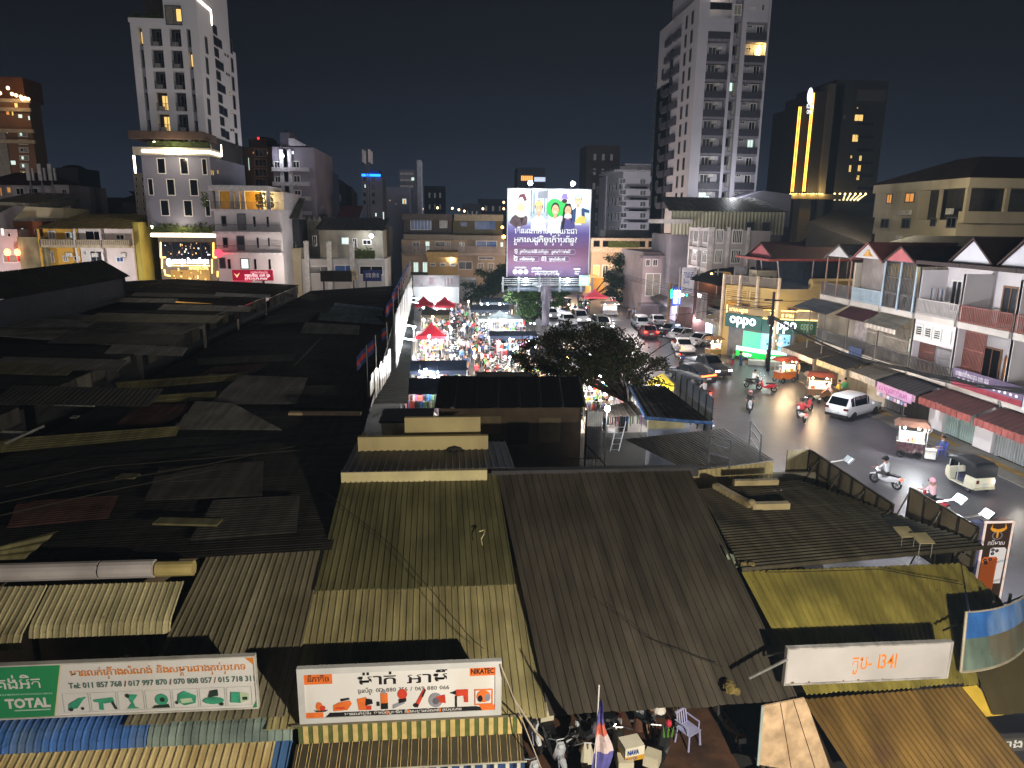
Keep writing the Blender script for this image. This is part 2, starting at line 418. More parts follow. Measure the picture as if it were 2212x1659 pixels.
def board(name,label,x0,x1,y,z0,z1,frame=.05,fm=None,back=None,cat='sign',tilt=0.0):
 r=thing(name,label,cat,((x0+x1)/2,y,z0))
 mb=MB();mb.box(x0,y,z0,x1,y+.09,z1);mb.build('board',back or wht,r)
 if frame:
  mb=MB();f=frame
  mb.box(x0-.012,y-.03,z1-f,x1+.012,y+.1,z1+.012);mb.box(x0-.012,y-.03,z0-.012,x1+.012,y+.1,z0+f)
  mb.box(x0-.012,y-.03,z0+f,x0+f,y+.1,z1-f);mb.box(x1-f,y-.03,z0+f,x1+.012,y+.1,z1-f)
  mb.build('frame',fm or mat('a9a7a6',.35,.6,.1,2),r)
 return r
def legs(r,x0,x1,y,z0,n=3):
 for k in range(n):
  x=x0+(x1-x0)*(k+.5)/n
  mb=MB();mb.tube((x,y+.12,z0+.9),(x,y+.8,z0+.12),.025,None,6);mb.tube((x,y+.1,z0+.02),(x,y+.1,z0+1),.02,None,6);mb.build('strut',mat('6b665e',.5,.5),r)
sg=board('shop_sign','long tool shop sign, green at its left end, white with seven green tools',-11.3,-4.4,14.3,2.8,4.1,.02,mat('c9c4bc',.5))
legs(sg,-11.3,-4.4,14.3,2.8,4)
p=Print((-11.3,14.297,2.8),(1,0,0),(0,0,1),6.9,1.3)
def X(c):return 1-(1727-c)/316/6.9
p.poly([(0,0),(X(350),0),(X(440),1),(0,1)],grn)
p.poly([(X(350),0),(X(358),0),(X(448),1),(X(440),1)],mat('d8c89a'))
p.text('គង់អ៊ិត',X(10),.56,.17,wht,.13,.035);p.text('TOTAL',X(45),.2,.14,wht,.135,.045)
for k in range(24):p.rect(X(8+k*15),.44,X(8+k*15+R.uniform(7,12)),.47,mat('9fd0b4'))
p.rect(X(100),.14,X(335),.165,mat('a8cdb8'))
p.text('មានលក់គ្រឿងសំណង់ និងសម្ភារជាងគ្រប់ប្រភេទ',X(497),.755,.1,ora,.535,.02)
p.text('Tel: 011 857 768 / 017 997 870 / 070 808 057 / 015 718 311',X(478),.53,.085,dgr,.57,.02)
for c in(852,1155,1450):
 p.poly([(X(c-6),.52),(X(c-2),.52),(X(c+6),.63),(X(c+2),.63)],mat('cf5b3c'))
p.poly([(X(1655),1),(X(1727),.82),(X(1727),1)],ora);p.poly([(X(1690),0),(X(1727),0),(X(1727),.19)],grn)
gl=mat('cfd2cf');g1=mat('3f9e7c',.6,0,.3,6);g2=mat('27382f',.6);g3=mat('b6c7a6',.6)
for k in range(7):
 a,b=X(428+k*183),X(428+k*183+172);w=b-a
 for q in((a,.07,b,.075),(a,.43,b,.435),(a,.075,a+.0015,.43),(b-.0015,.075,b,.43)):p.rect(*q,gl)
 c=(a+b)/2
 if k==0:p.poly([(a+w*.15,.13),(a+w*.5,.15),(a+w*.75,.3),(a+w*.9,.36),(a+w*.6,.34),(a+w*.2,.24)],g1);p.ell(a+w*.7,.14,w*.06,.03,g2);p.ell(a+w*.25,.13,w*.09,.035,g2)
 elif k==1:p.poly([(a+w*.1,.3),(a+w*.85,.33),(a+w*.88,.24),(a+w*.5,.22),(a+w*.1,.26)],g1);p.rect(a+w*.3,.1,a+w*.45,.24,g1);p.poly([(a+w*.75,.25),(a+w*.85,.25),(a+w*.98,.1),(a+w*.88,.1)],g2)
 elif k==2:p.poly([(a+w*.3,.38),(a+w*.75,.36),(a+w*.55,.24),(a+w*.6,.14),(a+w*.8,.1),(a+w*.3,.1),(a+w*.48,.2)],g1);p.ell(a+w*.35,.35,w*.08,.04,g2)
 elif k==3:p.ell(a+w*.6,.25,w*.25,.11,g1);p.poly([(a+w*.2,.09),(a+w*.9,.09),(a+w*.85,.16),(a+w*.3,.14)],g2);p.ell(a+w*.62,.25,w*.1,.045,g2)
 elif k==4:p.poly([(a+w*.15,.2),(a+w*.4,.12),(a+w*.85,.16),(a+w*.9,.3),(a+w*.45,.4),(a+w*.2,.34)],g1);p.poly([(a+w*.3,.16),(a+w*.75,.18),(a+w*.7,.26),(a+w*.25,.25)],g3);p.ell(a+w*.12,.18,w*.06,.03,g2)
 elif k==5:p.ell(c,.19,w*.42,.07,g1);p.poly([(a+w*.3,.26),(a+w*.7,.28),(a+w*.7,.4),(a+w*.4,.38)],g2);p.ell(a+w*.8,.12,w*.09,.035,g2)
 else:p.poly([(a+w*.1,.14),(a+w*.5,.12),(a+w*.5,.33),(a+w*.15,.34)],g1);p.poly([(a+w*.5,.12),(a+w*.85,.18),(a+w*.85,.3),(a+w*.5,.33)],g3);p.rect(a+w*.58,.18,a+w*.78,.24,g2)
p.build('print',sg)
sg=board('shop_sign','white tool shop sign in a grey metal frame with red and orange tools',-3.4,1.02,13.9,2.65,4.0,.13,mat('c6c4c2',.45,0,.1,2))
legs(sg,-3.4,1.0,13.9,2.65,3)
p=Print((-3.27,13.897,2.78),(1,0,0),(0,0,1),4.16,1.09)
def U(c):return(c-95)/2010.0
blk=flat('1c1a1c');red=mat('c5402a',.6,0,.2,6);orr=mat('e07030',.6,0,.15,5);gry=mat('8d8b93',.6)
p.rect(.0,.76,.145,.98,orr);p.text('នីកាតិច',.018,.82,.1,blk,.11,.03)
p.rect(.865,.8,1,1.0,orr);p.text('NIKATEC',.871,.85,.095,blk,.122,.04)
p.text('ម៉ាក់ អាម៉ី',.275,.7,.19,blk,.47,.05)
p.text('ទូរស័ព្ទ: 012 880 356 / 069 880 066',.275,.525,.075,mat('55504f'),.48,.02)
p.poly([(.1,.0),(.99,.0),(.9,.1),(.125,.1)],blk);p.rect(0,0,.09,.12,orr);p.poly([(.915,.12),(.93,.0),(1,0),(1,.12)],orr)
p.text('មានលក់ម៉ូទ័រ ម៉ាស៊ីនបូមទឹក និងសម្ភារសំណង់ គ្រប់ប្រភេទ',.2,.025,.05,wht,.62,.015)
for x in(.42,.53,.7):p.rect(x,.012,x+.011,.09,orr)
def tool(x,w,k):
 y=.13
 if k==0:p.poly([(x,y+.04),(x+w,y+.04),(x+w*.8,y),(x+w*.2,y)],blk);p.ell(x+w*.4,y+.13,w*.22,.1,orr);p.ell(x+w*.62,y+.09,w*.2,.06,red)
 elif k==1:p.poly([(x,y),(x+w*.75,y+.02),(x+w,y+.16),(x+w*.9,y+.24),(x+w*.3,y+.2),(x,y+.14)],orr);p.poly([(x+w*.4,y+.22),(x+w*.9,y+.26),(x+w*.85,y+.3),(x+w*.4,y+.28)],blk);p.rect(x+w*.1,y+.05,x+w*.6,y+.09,red)
 elif k==2:p.poly([(x+w*.1,y),(x+w*.7,y),(x+w*.6,y+.3),(x,y+.26)],orr);p.poly([(x+w*.5,y+.1),(x+w,y+.14),(x+w*.95,y+.24),(x+w*.55,y+.27)],blk);p.rect(x+w*.55,y,x+w*.9,y+.1,red)
 elif k==3:p.rect(x+w*.35,y+.13,x+w*.95,y+.38,orr);p.rect(x+w*.35,y,x+w*.95,y+.14,blk);p.rect(x,y+.08,x+w*.25,y+.18,blk);p.ell(x+w*.65,y+.4,w*.15,.06,gry)
 elif k==4:p.poly([(x,y),(x+w*.8,y+.12),(x+w*.85,y+.2),(x,y+.09)],gry);p.ell(x+w*.65,y+.33,w*.32,.12,red);p.poly([(x+w*.4,y+.12),(x+w*.9,y+.16),(x+w*.9,y+.24),(x+w*.4,y+.22)],blk)
 elif k==5:p.poly([(x,y+.04),(x+w*.3,y),(x+w,y+.4),(x+w*.85,y+.46)],red);p.poly([(x+w*.6,y+.26),(x+w*.9,y+.44),(x+w,y+.4),(x+w*.75,y+.24)],blk);p.ell(x+w*.15,y+.06,w*.22,.05,blk)
 elif k==6:p.ell(x+w*.4,y+.16,w*.42,.17,gry);p.poly([(x+w*.4,y+.24),(x+w*.95,y+.28),(x+w,y+.08),(x+w*.6,y+.1)],red);p.ell(x+w*.4,y+.14,w*.2,.08,mat('5e5c62'))
 elif k==7:p.poly([(x+w*.35,y+.38),(x+w,y+.38),(x+w,y+.08),(x+w*.8,y+.08),(x+w*.75,y+.24),(x+w*.35,y+.22)],red);p.rect(x+w*.3,y-.02,x+w*.4,y+.24,blk);p.poly([(x,y+.31),(x+w*.35,y+.36),(x+w*.35,y+.26)],blk)
 else:
  p.ell(x+w*.5,y+.2,w*.38,.14,orr);p.ell(x+w*.7,y+.17,w*.16,.09,gry);p.ell(x+w*.3,y+.15,w*.14,.08,blk)
  for q in((x,y,x+w*.05,y+.36),(x+w*.95,y,x+w,y+.36),(x,y+.34,x+w,y+.37),(x,y,x+w,y+.03)):p.rect(*q,orr)
for k,(a,b)in enumerate(((175,330),(385,580),(635,800),(840,965),(1010,1170),(1235,1365),(1395,1575),(1615,1815),(1885,2080))):tool(U(a),U(b)-U(a),k)
p.build('print',sg)
for pts,lb in((((700,1062,5.35),(850,1180,4.6),(975,1330,3.75),(1045,1402,3.35)),'thin black cable running diagonally down the olive and pale roofs'),(((1310,1300,4.05),(1420,1390,3.5),(1560,1440,3.2)),'faint thin cable lying across the dark brown roof'),(((1650,1235,4.0),(1900,1230,4.0),(2080,1262,3.8)),'thin dark wire over the upper edge of the 1341 roof')):
 mb=MB();q=[G(a,b,c+.06)for a,b,c in pts];mb.path([q[int(k/4)].lerp(q[min(len(q)-1,int(k/4)+1)],(k%4)/4)+Vector((R.uniform(-.03,.03),R.uniform(-.04,.04),0))for k in range(4*(len(q)-1)+1)],.012,4);tag(mb.build('roof_cable',mat('1c1a16',.8)),lb,'cable')
sg=board('shop_sign','plain grey white sheet metal sign with orange stall number 1341',7.6,11.6,13.9,3.08,4.02,.025,mat('b7b2ae',.5,.2))
for x in(7.7,11.45):
 mb=MB();mb.tube((x,14.0,3.9),(x-.1,14.9,3.15),.03,None,6);mb.build('strut',mat('7d7a74',.5,.4),sg)
mb=MB();mb.tube((7.6,13.88,3.75),(6.6,13.6,3.5),.035,None,6);mb.build('side_strut',mat('9a9894',.4,.5),sg)
p=Print((7.6,13.897,3.08),(1,0,0),(0,0,1),4.0,.94)
p.rect(.007,.03,.993,.97,mat('bcb6b4',.5,.15,.14,.9,0,0,'a49b94'))
p.text('តូប- 1341',.4,.34,.33,mat('dd7f25',.6,0,.12,5),.27,.03)
for x,s in((.05,.03),(.15,.02),(.36,.015),(.45,.02),(.6,.012)):p.ell(x,.045,s*.35,s,mat('6e4a30'))
p.build('print',sg)
blue=mat('5480c4',.5,.1,.3,1.2,0,0,'6d7f95');teal=mat('8a988e',.5,.1,.3,1,0,0,'62706d')
a0,a1=G(300,1548,2.62),G(300,1608,2.25)
pb=[(a0.y+.1,a0.z+.05),(a0.y-.1,a0.z+.02),(a0.y-.3,a0.z-.06),(a0.y-.45,a0.z-.2),(a0.y-.52,a0.z-.38)]
aw=corr_curve(pb,-11.6,-6.72,.16,.03).build('awning',blue);tag(aw,'blue curved sheet metal awning below the green end of the tool sign','awning')
aw=corr_curve(pb,-6.7,-3.6,.16,.03).build('awning',teal);tag(aw,'grey green curved sheet metal awning continuing the blue one to the right','awning')
aw=corr_mb((-11.6,a0.y-.3,2.1),(-4.0,a0.y-.3,2.1),(-4.0,a0.y-2.6,1.25),(-11.6,a0.y-2.6,1.25),.17,.035,seg=2,jit=.01).build('awning',mat('d2bd8a',.6,0,.2,1,0,0,'a68d5c'))
tag(aw,'beige ribbed awning sheet at the very bottom left','awning')
aw=corr_mb((-4.0,a0.y-.35,2.1),(-3.62,a0.y-.35,2.1),(-3.62,a0.y-2.6,1.25),(-4.0,a0.y-2.6,1.25),.3,.04).build('awning',mat('4a6c9a',.6,0,.2,1));tag(aw,'narrow blue strip of awning between the beige awning and the striped awning','awning')
f0,f1=G(640,1570,2.5),G(1186,1538,2.5)
mb=MB();n=46
for k in range(n):
 xa=-3.45+4.95*k/n;xb=-3.45+4.95*(k+1)/n;y=13.84;s=k%2
 dz=.52 if s else .46+.05*R.random()
 mb.box(xa,y-(.02 if s else 0),2.62-dz,xb,y+.02,2.62,1 if s else 0)
fr=thing('cloth_fringe','green and yellow striped cloth fringe hanging below the framed tool sign','fringe',(-1,13.25,2.5))
mb.build('cloth',[mat('5c6638',.9,0,.3,5),mat('cbb072',.9,0,.2,5)],fr)
mb=MB();mb.tube((-3.6,13.86,2.62),(1.6,13.86,2.62),.03,None,8);mb.build('pole',mat('6a6350'),fr)
aw=thing('striped_awning','dark awning with thin straw coloured stripes sloping out below the fringe','awning',(-1,12.6,2.0))
mb=MB();mb.face([(-3.5,13.82,2.18),(1.5,13.82,2.18),(1.5,13.2,1.98),(-3.5,13.2,1.98)],0);mb.face([(-3.5,13.82,2.16),(-3.5,13.2,1.96),(1.5,13.2,1.96),(1.5,13.82,2.16)],0)
mb.build('cloth',mat('443e2e',.9,0,.25,3),aw)
mb=MB()
for k in range(46):
 x=-3.48+k*.109+(0 if k%2 else .045);mb.tube((x,13.82,2.195),(x,13.2,1.995),.007,None,4,0,False)
mb.build('straw_stripes',mat('d4b87c',.8),aw)
mb=MB()
for k in range(60):
 x=-3.5+5.0*k/60;c=(0,1,0,2,1,0)[k%6];mb.box(x,13.18-(.012 if k%2 else 0),1.1,x+5.0/60,13.21,1.97,c)
mb.build('blue_valance',[mat('31456e',.9,0,.2,4),mat('c8c4b8',.9),mat('1d2740',.9)],aw)
mb=MB();mb.tube((-3.55,13.19,1.98),(1.55,13.19,1.98),.022,None,6);mb.build('edge_bar',mat('aaa594',.5),aw)
mb=MB();mb.path([(1.0,13.85,3.95),(1.25,13.6,3.3),(1.75,13.3,2.62),(1.9,13.2,2.5)],.022,5);mb.path([(1.02,13.85,3.9),(1.6,13.1,2.6),(2.1,12.6,1.4),(2.4,12.3,.9)],.014,5)
tag(mb.build('power_cable',mat('a89a86',.7)),'pale cables hanging from the right end of the framed tool sign','cable')
st5=stall('market_stall','stall 1341 with a yellow green corrugated roof behind the plain number sign',7.5,11.9,13.5,18,2.7,3.7,mat('5a5040'))
yel=mat('a0934a',.5,.1,.25,.8,0,0,'6f6838')
corr_mb(G(1602,1236,3.9),G(2075,1218,3.9),G(2114,1478,2.7),G(1742,1500,2.7),pitch=.15,depth=.06,kind='sine',seg=2).build('roof',yel,st5)
corr_mb(G(2077,1219,3.88),G(2165,1300,3.5),G(2180,1330,3.3),G(2110,1400,3.1),pitch=.3,depth=.05,kind='sine').build('roof_corner',yel,st5)
aw=roof_thing('awning','red brown corrugated awning sloping out in front of stall 1341',[(1735,1512,2.62),(2078,1484,2.62),(2222,1662,1.9),(1858,1700,1.9)],mat('74592b',.55,.05,.25,1,0,0,'4f3426'),.14,.05,'sine','awning')
mb=MB();y=13.7;q=[D(1650,1525,y),D(1738,1508,y),D(1812,1680,y),D(1640,1652,y)]
mb.face(q);mb.face([v+Vector((0,.04,0))for v in reversed(q)])
for i2 in range(4):a,b=q[i2],q[(i2+1)%4];mb.face([a,a+Vector((0,.04,0)),b+Vector((0,.04,0)),b])
pw=mb.build('plywood_panel',mat('c4a684',.8,0,.35,3,0,.1,'86684a'));tag(pw,'bare plywood wall panel closing the left side of the red brown awning','panel')
mb=MB()
for t in(.4,.72):mb.tube(q[0].lerp(q[1],t)-Vector((0,.012,0)),q[3].lerp(q[2],t)-Vector((0,.012,0)),.008,None,4)
mb.build('seam',mat('4a3626'),pw)
mb=MB();mb.tube(q[0]-Vector((.03,0,0)),q[3]-Vector((.03,0,0)),.035,None,6);mb.build('edge_trim',mat('a9b6b0',.5),pw)
mb=MB();mb.prism([(0,0),(.28,-.1),(.28,-.28),(.1,-.3),(-.2,.2),(-.2,.3)],G(1580,1212,4.0),(1,0,0),(0,-.4,1),(0,.3,.1));tag(mb.build('gutter_end',mat('8f9a84',.6)),'pale green bent gutter end between the dark roof and the 1341 roof','gutter')
mb=MB();b0=G(1576,1486,2.95)
for k in range(9):mb.ball((b0.x+R.uniform(-.12,.12),b0.y+R.uniform(-.2,.2),b0.z+R.uniform(0,.1)),R.uniform(.06,.12),7,0,(1,1.2,.7))
tag(mb.build('rag_bundle',mat('7a6a3c',.95,0,.5,6,0,.5)),'crumpled bundle of tan rags lying on the dark brown roof','rags')
mb=MB();b0=G(1616,1222,4.05)
for k in range(5):mb.ball((b0.x+R.uniform(-.15,.15),b0.y+R.uniform(-.1,.1),b0.z+R.uniform(0,.06)),R.uniform(.05,.09),6,0,(1.3,1,.6))
tag(mb.build('rag_bundle',mat('8d7a4c',.95,0,.5,6)),'small tan rag lump at the upper left corner of the 1341 roof','rags')
mb=MB();b0=G(1035,1148,4.7);mb.path([b0,b0+Vector((.16,.02,.03)),b0+Vector((.13,-.2,.01)),b0+Vector((.04,-.38,-.06)),b0+Vector((.07,-.6,-.14))],.018,5)
tag(mb.build('hose_end',mat('cdbf90',.7)),'short bent piece of pale hose on the olive roof','hose')
r=thing('curved_panel','weathered curved sheet metal panel, blue above and grey green below, at the right edge','panel',(13,13.6,3))
c0=D(2088,1322,14.7);mb=MB();n=14
for k in range(n):
 for h0,h1,mi in((3.0,3.7,1),(3.7,4.28,0)):
  def cp(t,z):return(c0.x-.25*(4.28-z)+2.3*t,14.7+.8*t*t-(4.28-z)*.4,z)
  a,b=k/n,(k+1)/n;mb.face([cp(a,h0),cp(b,h0),cp(b,h1),cp(a,h1)],mi);mb.face([tuple(Vector(cp(q,z))+Vector((0,.03,0)))for q,z in((a,h1),(b,h1),(b,h0),(a,h0))],mi)
mb.build('sheet',[mat('3d74c0',.45,.1,.25,1.2,0,0,'8fa9cc'),mat('6f8074',.55,.1,.3,1.2,0,0,'7a5a38')],r,True)
mb=MB();mb.path([cp(k/8,4.28)for k in range(9)],.02,5);mb.tube(cp(0,4.29),cp(0,2.99),.035,None,6);mb.path([cp(k/8,2.99)for k in range(9)],.03,5);mb.build('rim',mat('b3a892',.6),r)
mb=MB();mb.tube((c0.x+1.2,15.3,0),(c0.x+1.2,15.3,4.2),.04,None,6);mb.tube((c0.x+1.9,15.6,0),(c0.x+1.9,15.6,4.2),.04,None,6);mb.build('post',mat('4a4640',.5,.4),r)
roof_thing('awning','plain dark olive canvas awning at the right edge below the blue curved panel',[(2105,1440,2.9),(2300,1350,3.1),(2340,1545,2.3),(2145,1545,2.3)],mat('4d4326',.8,0,.2,.8),.5,.01,'sine','awning')
q=[(2078,1484,2.5),(2110,1480,2.5),(2168,1545,2.2),(2130,1548,2.2)]
mb=MB();mb.face([G(*t)for t in q]);tag(mb.build('lamp_board',mat('e8c24a',.6,0,.2,2)),'small bright yellow board tucked behind the red brown awning edge','board')
sg=board('shop_sign','grey shop sign with white Khmer letters at the lower right corner under the canvas',11.9,15.5,13.2,1.55,1.9,0,back=mat('56524e',.6))
p=Print((11.9,13.197,1.55),(1,0,0),(0,0,1),3.6,.35);p.text('ហាង លក់គ្រឿង',.12,.28,.5,wht,.7,.04);p.build('lettering',sg)
r=thing('standing_fan','large grey fan with its round guard turned up beside the red brown awning','fan',(11.55,12.9,0))
mb=MB();mb.tube((11.55,12.9,0),(11.55,12.9,1.2),.03,None,8);mb.tube((11.55,12.9,0),(11.55,12.9,.05),.3,.25,14);mb.build('stand',mat('6b6a68',.4,.5),r)
T=Matrix.Translation((11.6,12.75,1.35))@Matrix.Rotation(math.radians(-50),4,'X')
mb=MB()
for k in range(18):a=math.pi*2*k/18;mb.tube(T@Vector((.05*math.cos(a),.05*math.sin(a),.06)),T@Vector((.4*math.cos(a),.4*math.sin(a),0)),.006,None,4)
mb.path([T@Vector((.4*math.cos(a*math.pi/12),.4*math.sin(a*math.pi/12),0))for a in range(25)],.014,5);mb.build('guard',mat('9a968a',.4,.4),r)
mb=MB()
for k in range(4):
 a=math.pi*k/2;mb.face([T@Vector(v)for v in((.04*math.cos(a),.04*math.sin(a),.02),(.36*math.cos(a-.3),.36*math.sin(a-.3),.0),(.36*math.cos(a+.35),.36*math.sin(a+.35),.05))])
mb.build('blades',mat('b9b2a0',.5),r)
r=thing('bucket','pale blue plastic bin with a plant standing at the lower right corner','bin',(12.75,13.1,0))
mb=MB();mb.tube((12.75,13.1,.25),(12.75,13.1,.95),.26,.34,4);mb.build('pot',mat('b8c8dc',.5),r)
mb=MB()
for k in range(26):
 a=R.uniform(0,6.28);d=R.uniform(.05,.3);b0=Vector((12.75,13.1,.95));t=b0+Vector((math.cos(a)*d,math.sin(a)*d,R.uniform(.1,.4)));mb.face([b0,t+Vector((.05,0,0)),t+Vector((0,.03,.08)),t-Vector((.05,0,0))])
mb.build('leaves',mat('3f5a34',.7),r)
drk=mat('5c5545',.55,.1,.25,.8,0,0,'332f28')
r=thing('market_stall','low stall with a dark ribbed roof running down to the street side panels','stall',(11,21,0))
corr_mb(G(2140,1186,3.55),G(1725,1040,3.55),G(1508,1060,3.9),G(1605,1236,4.0),pitch=.2,depth=.09,kind='sine',seg=2).build('roof',drk,r)
mb=MB();mb.box(8.6,18.2,0,13.8,18.3,3.4);mb.box(8.6,24.4,0,13.5,24.5,3.4);mb.build('walls',mat('4c4438'),r)
mb=MB()
w0=[G(1545,1050,4.0),G(1622,1092,4.0),G(1690,1090,4.0)]
mb.cbox((w0[0]+w0[1])/2,((w0[1]-w0[0]).length,.25,.22),0,math.atan2((w0[1]-w0[0]).y,(w0[1]-w0[0]).x));mb.cbox((w0[1]+w0[2])/2+Vector((.1,-.05,0)),((w0[2]-w0[1]).length+.2,.25,.22),0,math.atan2((w0[2]-w0[1]).y,(w0[2]-w0[1]).x))
w3=G(1690,1043,4.0);mb.cbox((w0[0]+w3)/2+Vector((.3,.1,.05)),(1.7,.2,.2));mb.ball((w0[1].x,w0[1].y-.05,w0[1].z+.12),.14,8)
tag(mb.build('roof_kerb',mat('c4b184',.8,0,.25,1.5,0,0,'8d7b55')),'cream three sided kerb of a roof opening on the dark ribbed roof','kerb')
r=thing('market_stall','stall with a dark flat ribbed roof carrying a metal rail frame near the road','stall',(9,27,0))
corr_mb(G(1349,949,4.1),G(1566,926,4.1),G(1674,994,3.9),G(1490,1018,3.8),pitch=.17,depth=.025,kind='sine').build('roof',mat('5a5343',.6,.1,.3,.8,0,0,'37322a'),r)
wl=[G(1492,1018,3.75),G(1672,997,3.85)];lw=Vector((0,0,1.6))
corr_mb(wl[0],wl[1],wl[1]-lw,wl[0]-lw,.22,.05,'sine').build('cream_fence',mat('c7b684',.7,0,.25,1,0,0,'6a6248'),r)
mb=MB();a=G(1626,1046,2.9);mb.box(a.x-1.3,a.y+.2,0,a.x+3.2,a.y+.35,3.3);mb.build('grey_wall',mat('8e8878',.8,0,.3,.9,0,0,'6d6757'),r)
r=thing('rail_frame','grey tubular rail frame standing on the flat dark roof near the road','rail',(8.6,27,4))
c=[G(1530,1000,4.1),G(1575,1012,4.0),G(1640,997,3.95),G(1618,965,4.05)];mb=MB();hz=Vector((0,0,1.15))
for a in c:mb.tube(a,a+hz,.04,None,6)
for a,b in((0,1),(2,3)):
 for t in(.35,.7,1):mb.tube(c[a]+hz*t,c[b]+hz*t,.03,None,6)
mb.build('rails',mat('8b8f95',.4,.6),r)
def back_panel(name,label,x,y0,y1,z0,z1,z1b,nf):
 r=thing(name,label,'sign',(x,(y0+y1)/2,0));mb=MB()
 mb.face([(x,y0,z0),(x,y1,z0),(x,y1,z1b),(x,y0,z1)]);mb.face([(x+.05,y0,z1),(x+.05,y1,z1b),(x+.05,y1,z0),(x+.05,y0,z0)]);mb.build('sheet',mat('8a7d68',.6,.2,.25,.6,0,0,'5c5244'),r)
 mb=MB()
 for k in range(nf+1):
  t=k/nf;y=y0+(y1-y0)*t;zt=z1+(z1b-z1)*t;mb.tube((x-.05,y,z0),(x-.05,y,zt),.04,None,5)
  if k%2==0:mb.tube((x-.06,y,zt-.2),(x-.9,y,z0),.03,None,5)
 for t in(0,.5,1):mb.tube((x-.05,y0,z0+(z1-z0)*t),(x-.05,y1,z0+(z1b-z0)*t),.035,None,5)
 mb.build('frame',mat('3c3730',.5,.4),r)
 return r
a=G(1733,975,5.0);print('panel',a)
bp1=back_panel('sign_panel','rusty back of a framed street sign panel behind the rail frame roof',15.3,22.0,27.9,2.5,4.0,4.05,7)
mb=MB();mb.box(14.3,27.92,2.5,15.3,28.0,4.05);mb.build('return_sheet',mat('8f8468',.6,.2,.25,.8),bp1)
bp2=back_panel('sign_panel','second sign panel back, lower and browner, beside the phone sign',16.95,20.0,23.5,1.8,4.0,4.0,4)
for k,(u,v)in enumerate(((2070,1082),(2122,1112),(1905,978))):
 y=(22.1,20.75,26.4)[k];x=(16.95,16.95,15.3)[k]
 r=thing('flood_lamp',('white flood lamp on an arm nearer the tuk tuk, over the street panels','white flood lamp on an arm right above the phone sign','small flood lamp on an arm turned to the road by the far sign panel')[k],'lamp',(x,y,4.0))
 mb=MB();mb.tube((x,y,4.0),(x+.75,y,4.12),.03,None,6);mb.build('arm',mat('9a9690',.4,.5),r)
 T=Matrix.Translation((x+.85,y,4.1))@Matrix.Rotation(math.radians(-48),4,'Y')
 mb=MB();mb.cbox(None,(.32,.44,.07),0,0,T);mb.build('housing',mat('55565a',.4,.5),r)
 mb=MB();mb.cbox(None,(.28,.4,.02),0,0,T@Matrix.Translation((0,0,.05)));mb.build('lens',glow('e2f2ff',3 if k<2 else .5),r)
 if k<2:lamp('light',(x+.5,y,4.7),14,(.9,.97,1),.15,r);lamp('light',(x+1.2,y,3.8),300,(.92,.97,1),.2,r)
for k,(u,v)in enumerate(((1952,1168),(1990,1182))):
 b=G(u,v,3.85);r=thing('solar_lamp',('small pale solar panel on short legs on the dark ribbed roof','second small pale solar panel on the dark ribbed roof, nearer the phone sign')[k],'lamp',b)
 mb=MB();T=Matrix.Translation(b+Vector((0,0,.3)))@Matrix.Rotation(math.radians(14),4,'X');mb.cbox(None,(.5,.5,.03),0,0,T);mb.build('panel',mat('b9ac86',.4),r)
 mb=MB()
 for s in(-.2,.2):mb.tube(b+Vector((s,-.2,-.3)),b+Vector((s,-.2,.25)),.012,None,4)
 mb.build('leg',mat('b5b0a0',.4,.4),r)
r=thing('phone_sign','tall brown light box sign with a golden bull logo and two phones','sign',(18,20.3,0))
PY=20.3;x0=D(2130,1128,PY).x;x1=D(2189,1126,PY).x;zt=D(2150,1128,PY).z
mb=MB();mb.box(x0,PY,.3,x1,PY+.3,zt);mb.build('box',mat('4a352c',.5,0,.1,1),r)
mb=MB();mb.box(x0-.32,PY+.05,.3,x0-.003,PY+.3,zt-.03);mb.build('blue_side',mat('5f6390',.5),r)
mb=MB()
for q in((x0,zt-.03,x1,zt+.02),):mb.box(q[0]-.03,PY-.03,q[1],q[2]+.03,PY+.04,q[3])
mb.box(x0-.03,PY-.03,.3,x0+.02,PY+.02,zt-.03);mb.box(x1-.02,PY-.03,.3,x1+.03,PY+.02,zt-.03);mb.build('frame',glow('ffe6dc',.35),r)
p=Print((x0,PY-.003,zt-3.3),(1,0,0),(0,0,1),x1-x0,3.3)
gold=mat('e0992e',.5,0,.1,3,.35);pl=mat('e8e4e6',.4,0,.05,1,.25)
p.poly([(.2,.93),(.28,.985),(.27,.94),(.45,.925),(.55,.925),(.73,.94),(.74,.985),(.82,.93),(.72,.905),(.6,.89),(.55,.83),(.45,.83),(.4,.89),(.28,.905)],gold)
p.ell(.5,.855,.2,.045,mat('8d8a90'));p.ell(.5,.855,.15,.034,mat('4a352c'));p.poly([(.46,.9),(.54,.9),(.53,.83),(.47,.83)],gold)
p.text('ក្របីមាស',.2,.755,.035,pl,.62,.03)
p.poly([(.3,.33),(.33,.71),(.42,.725),(.86,.725),(.93,.7),(.9,.33)],pl)
for x,y in((.43,.7),(.58,.69),(.43,.66)):p.ell(x,y,.07,.018,blk);p.ell(x,y,.03,.008,gry)
p.poly([(.04,.2),(.08,.6),(.15,.625),(.6,.625),(.66,.6),(.64,.2)],mat('d96a2a',.4,0,.1,1,.25))
for x,y in((.2,.59),(.38,.6),(.24,.56)):p.ell(x,y,.07,.018,blk);p.ell(x,y,.03,.008,gry)
p.build('print',r)
mb=MB();mb.tube((13.2,15.2,3.9),(16.2,16.0,4.3),.02,None,5);mb.tube((13.3,15.0,3.5),(16.2,16.0,3.8),.02,None,5);mb.tube((15.4,15.5,3.2),(16,16.4,5.2),.05,None,5);mb.tube((12.2,15.0,3.6),(14,15.4,4.0),.025,None,5)
tag(mb.build('iron_bracket',mat('26221e',.5,.4)),'dark iron bracket bars reaching over the corner of the 1341 roof','bracket')
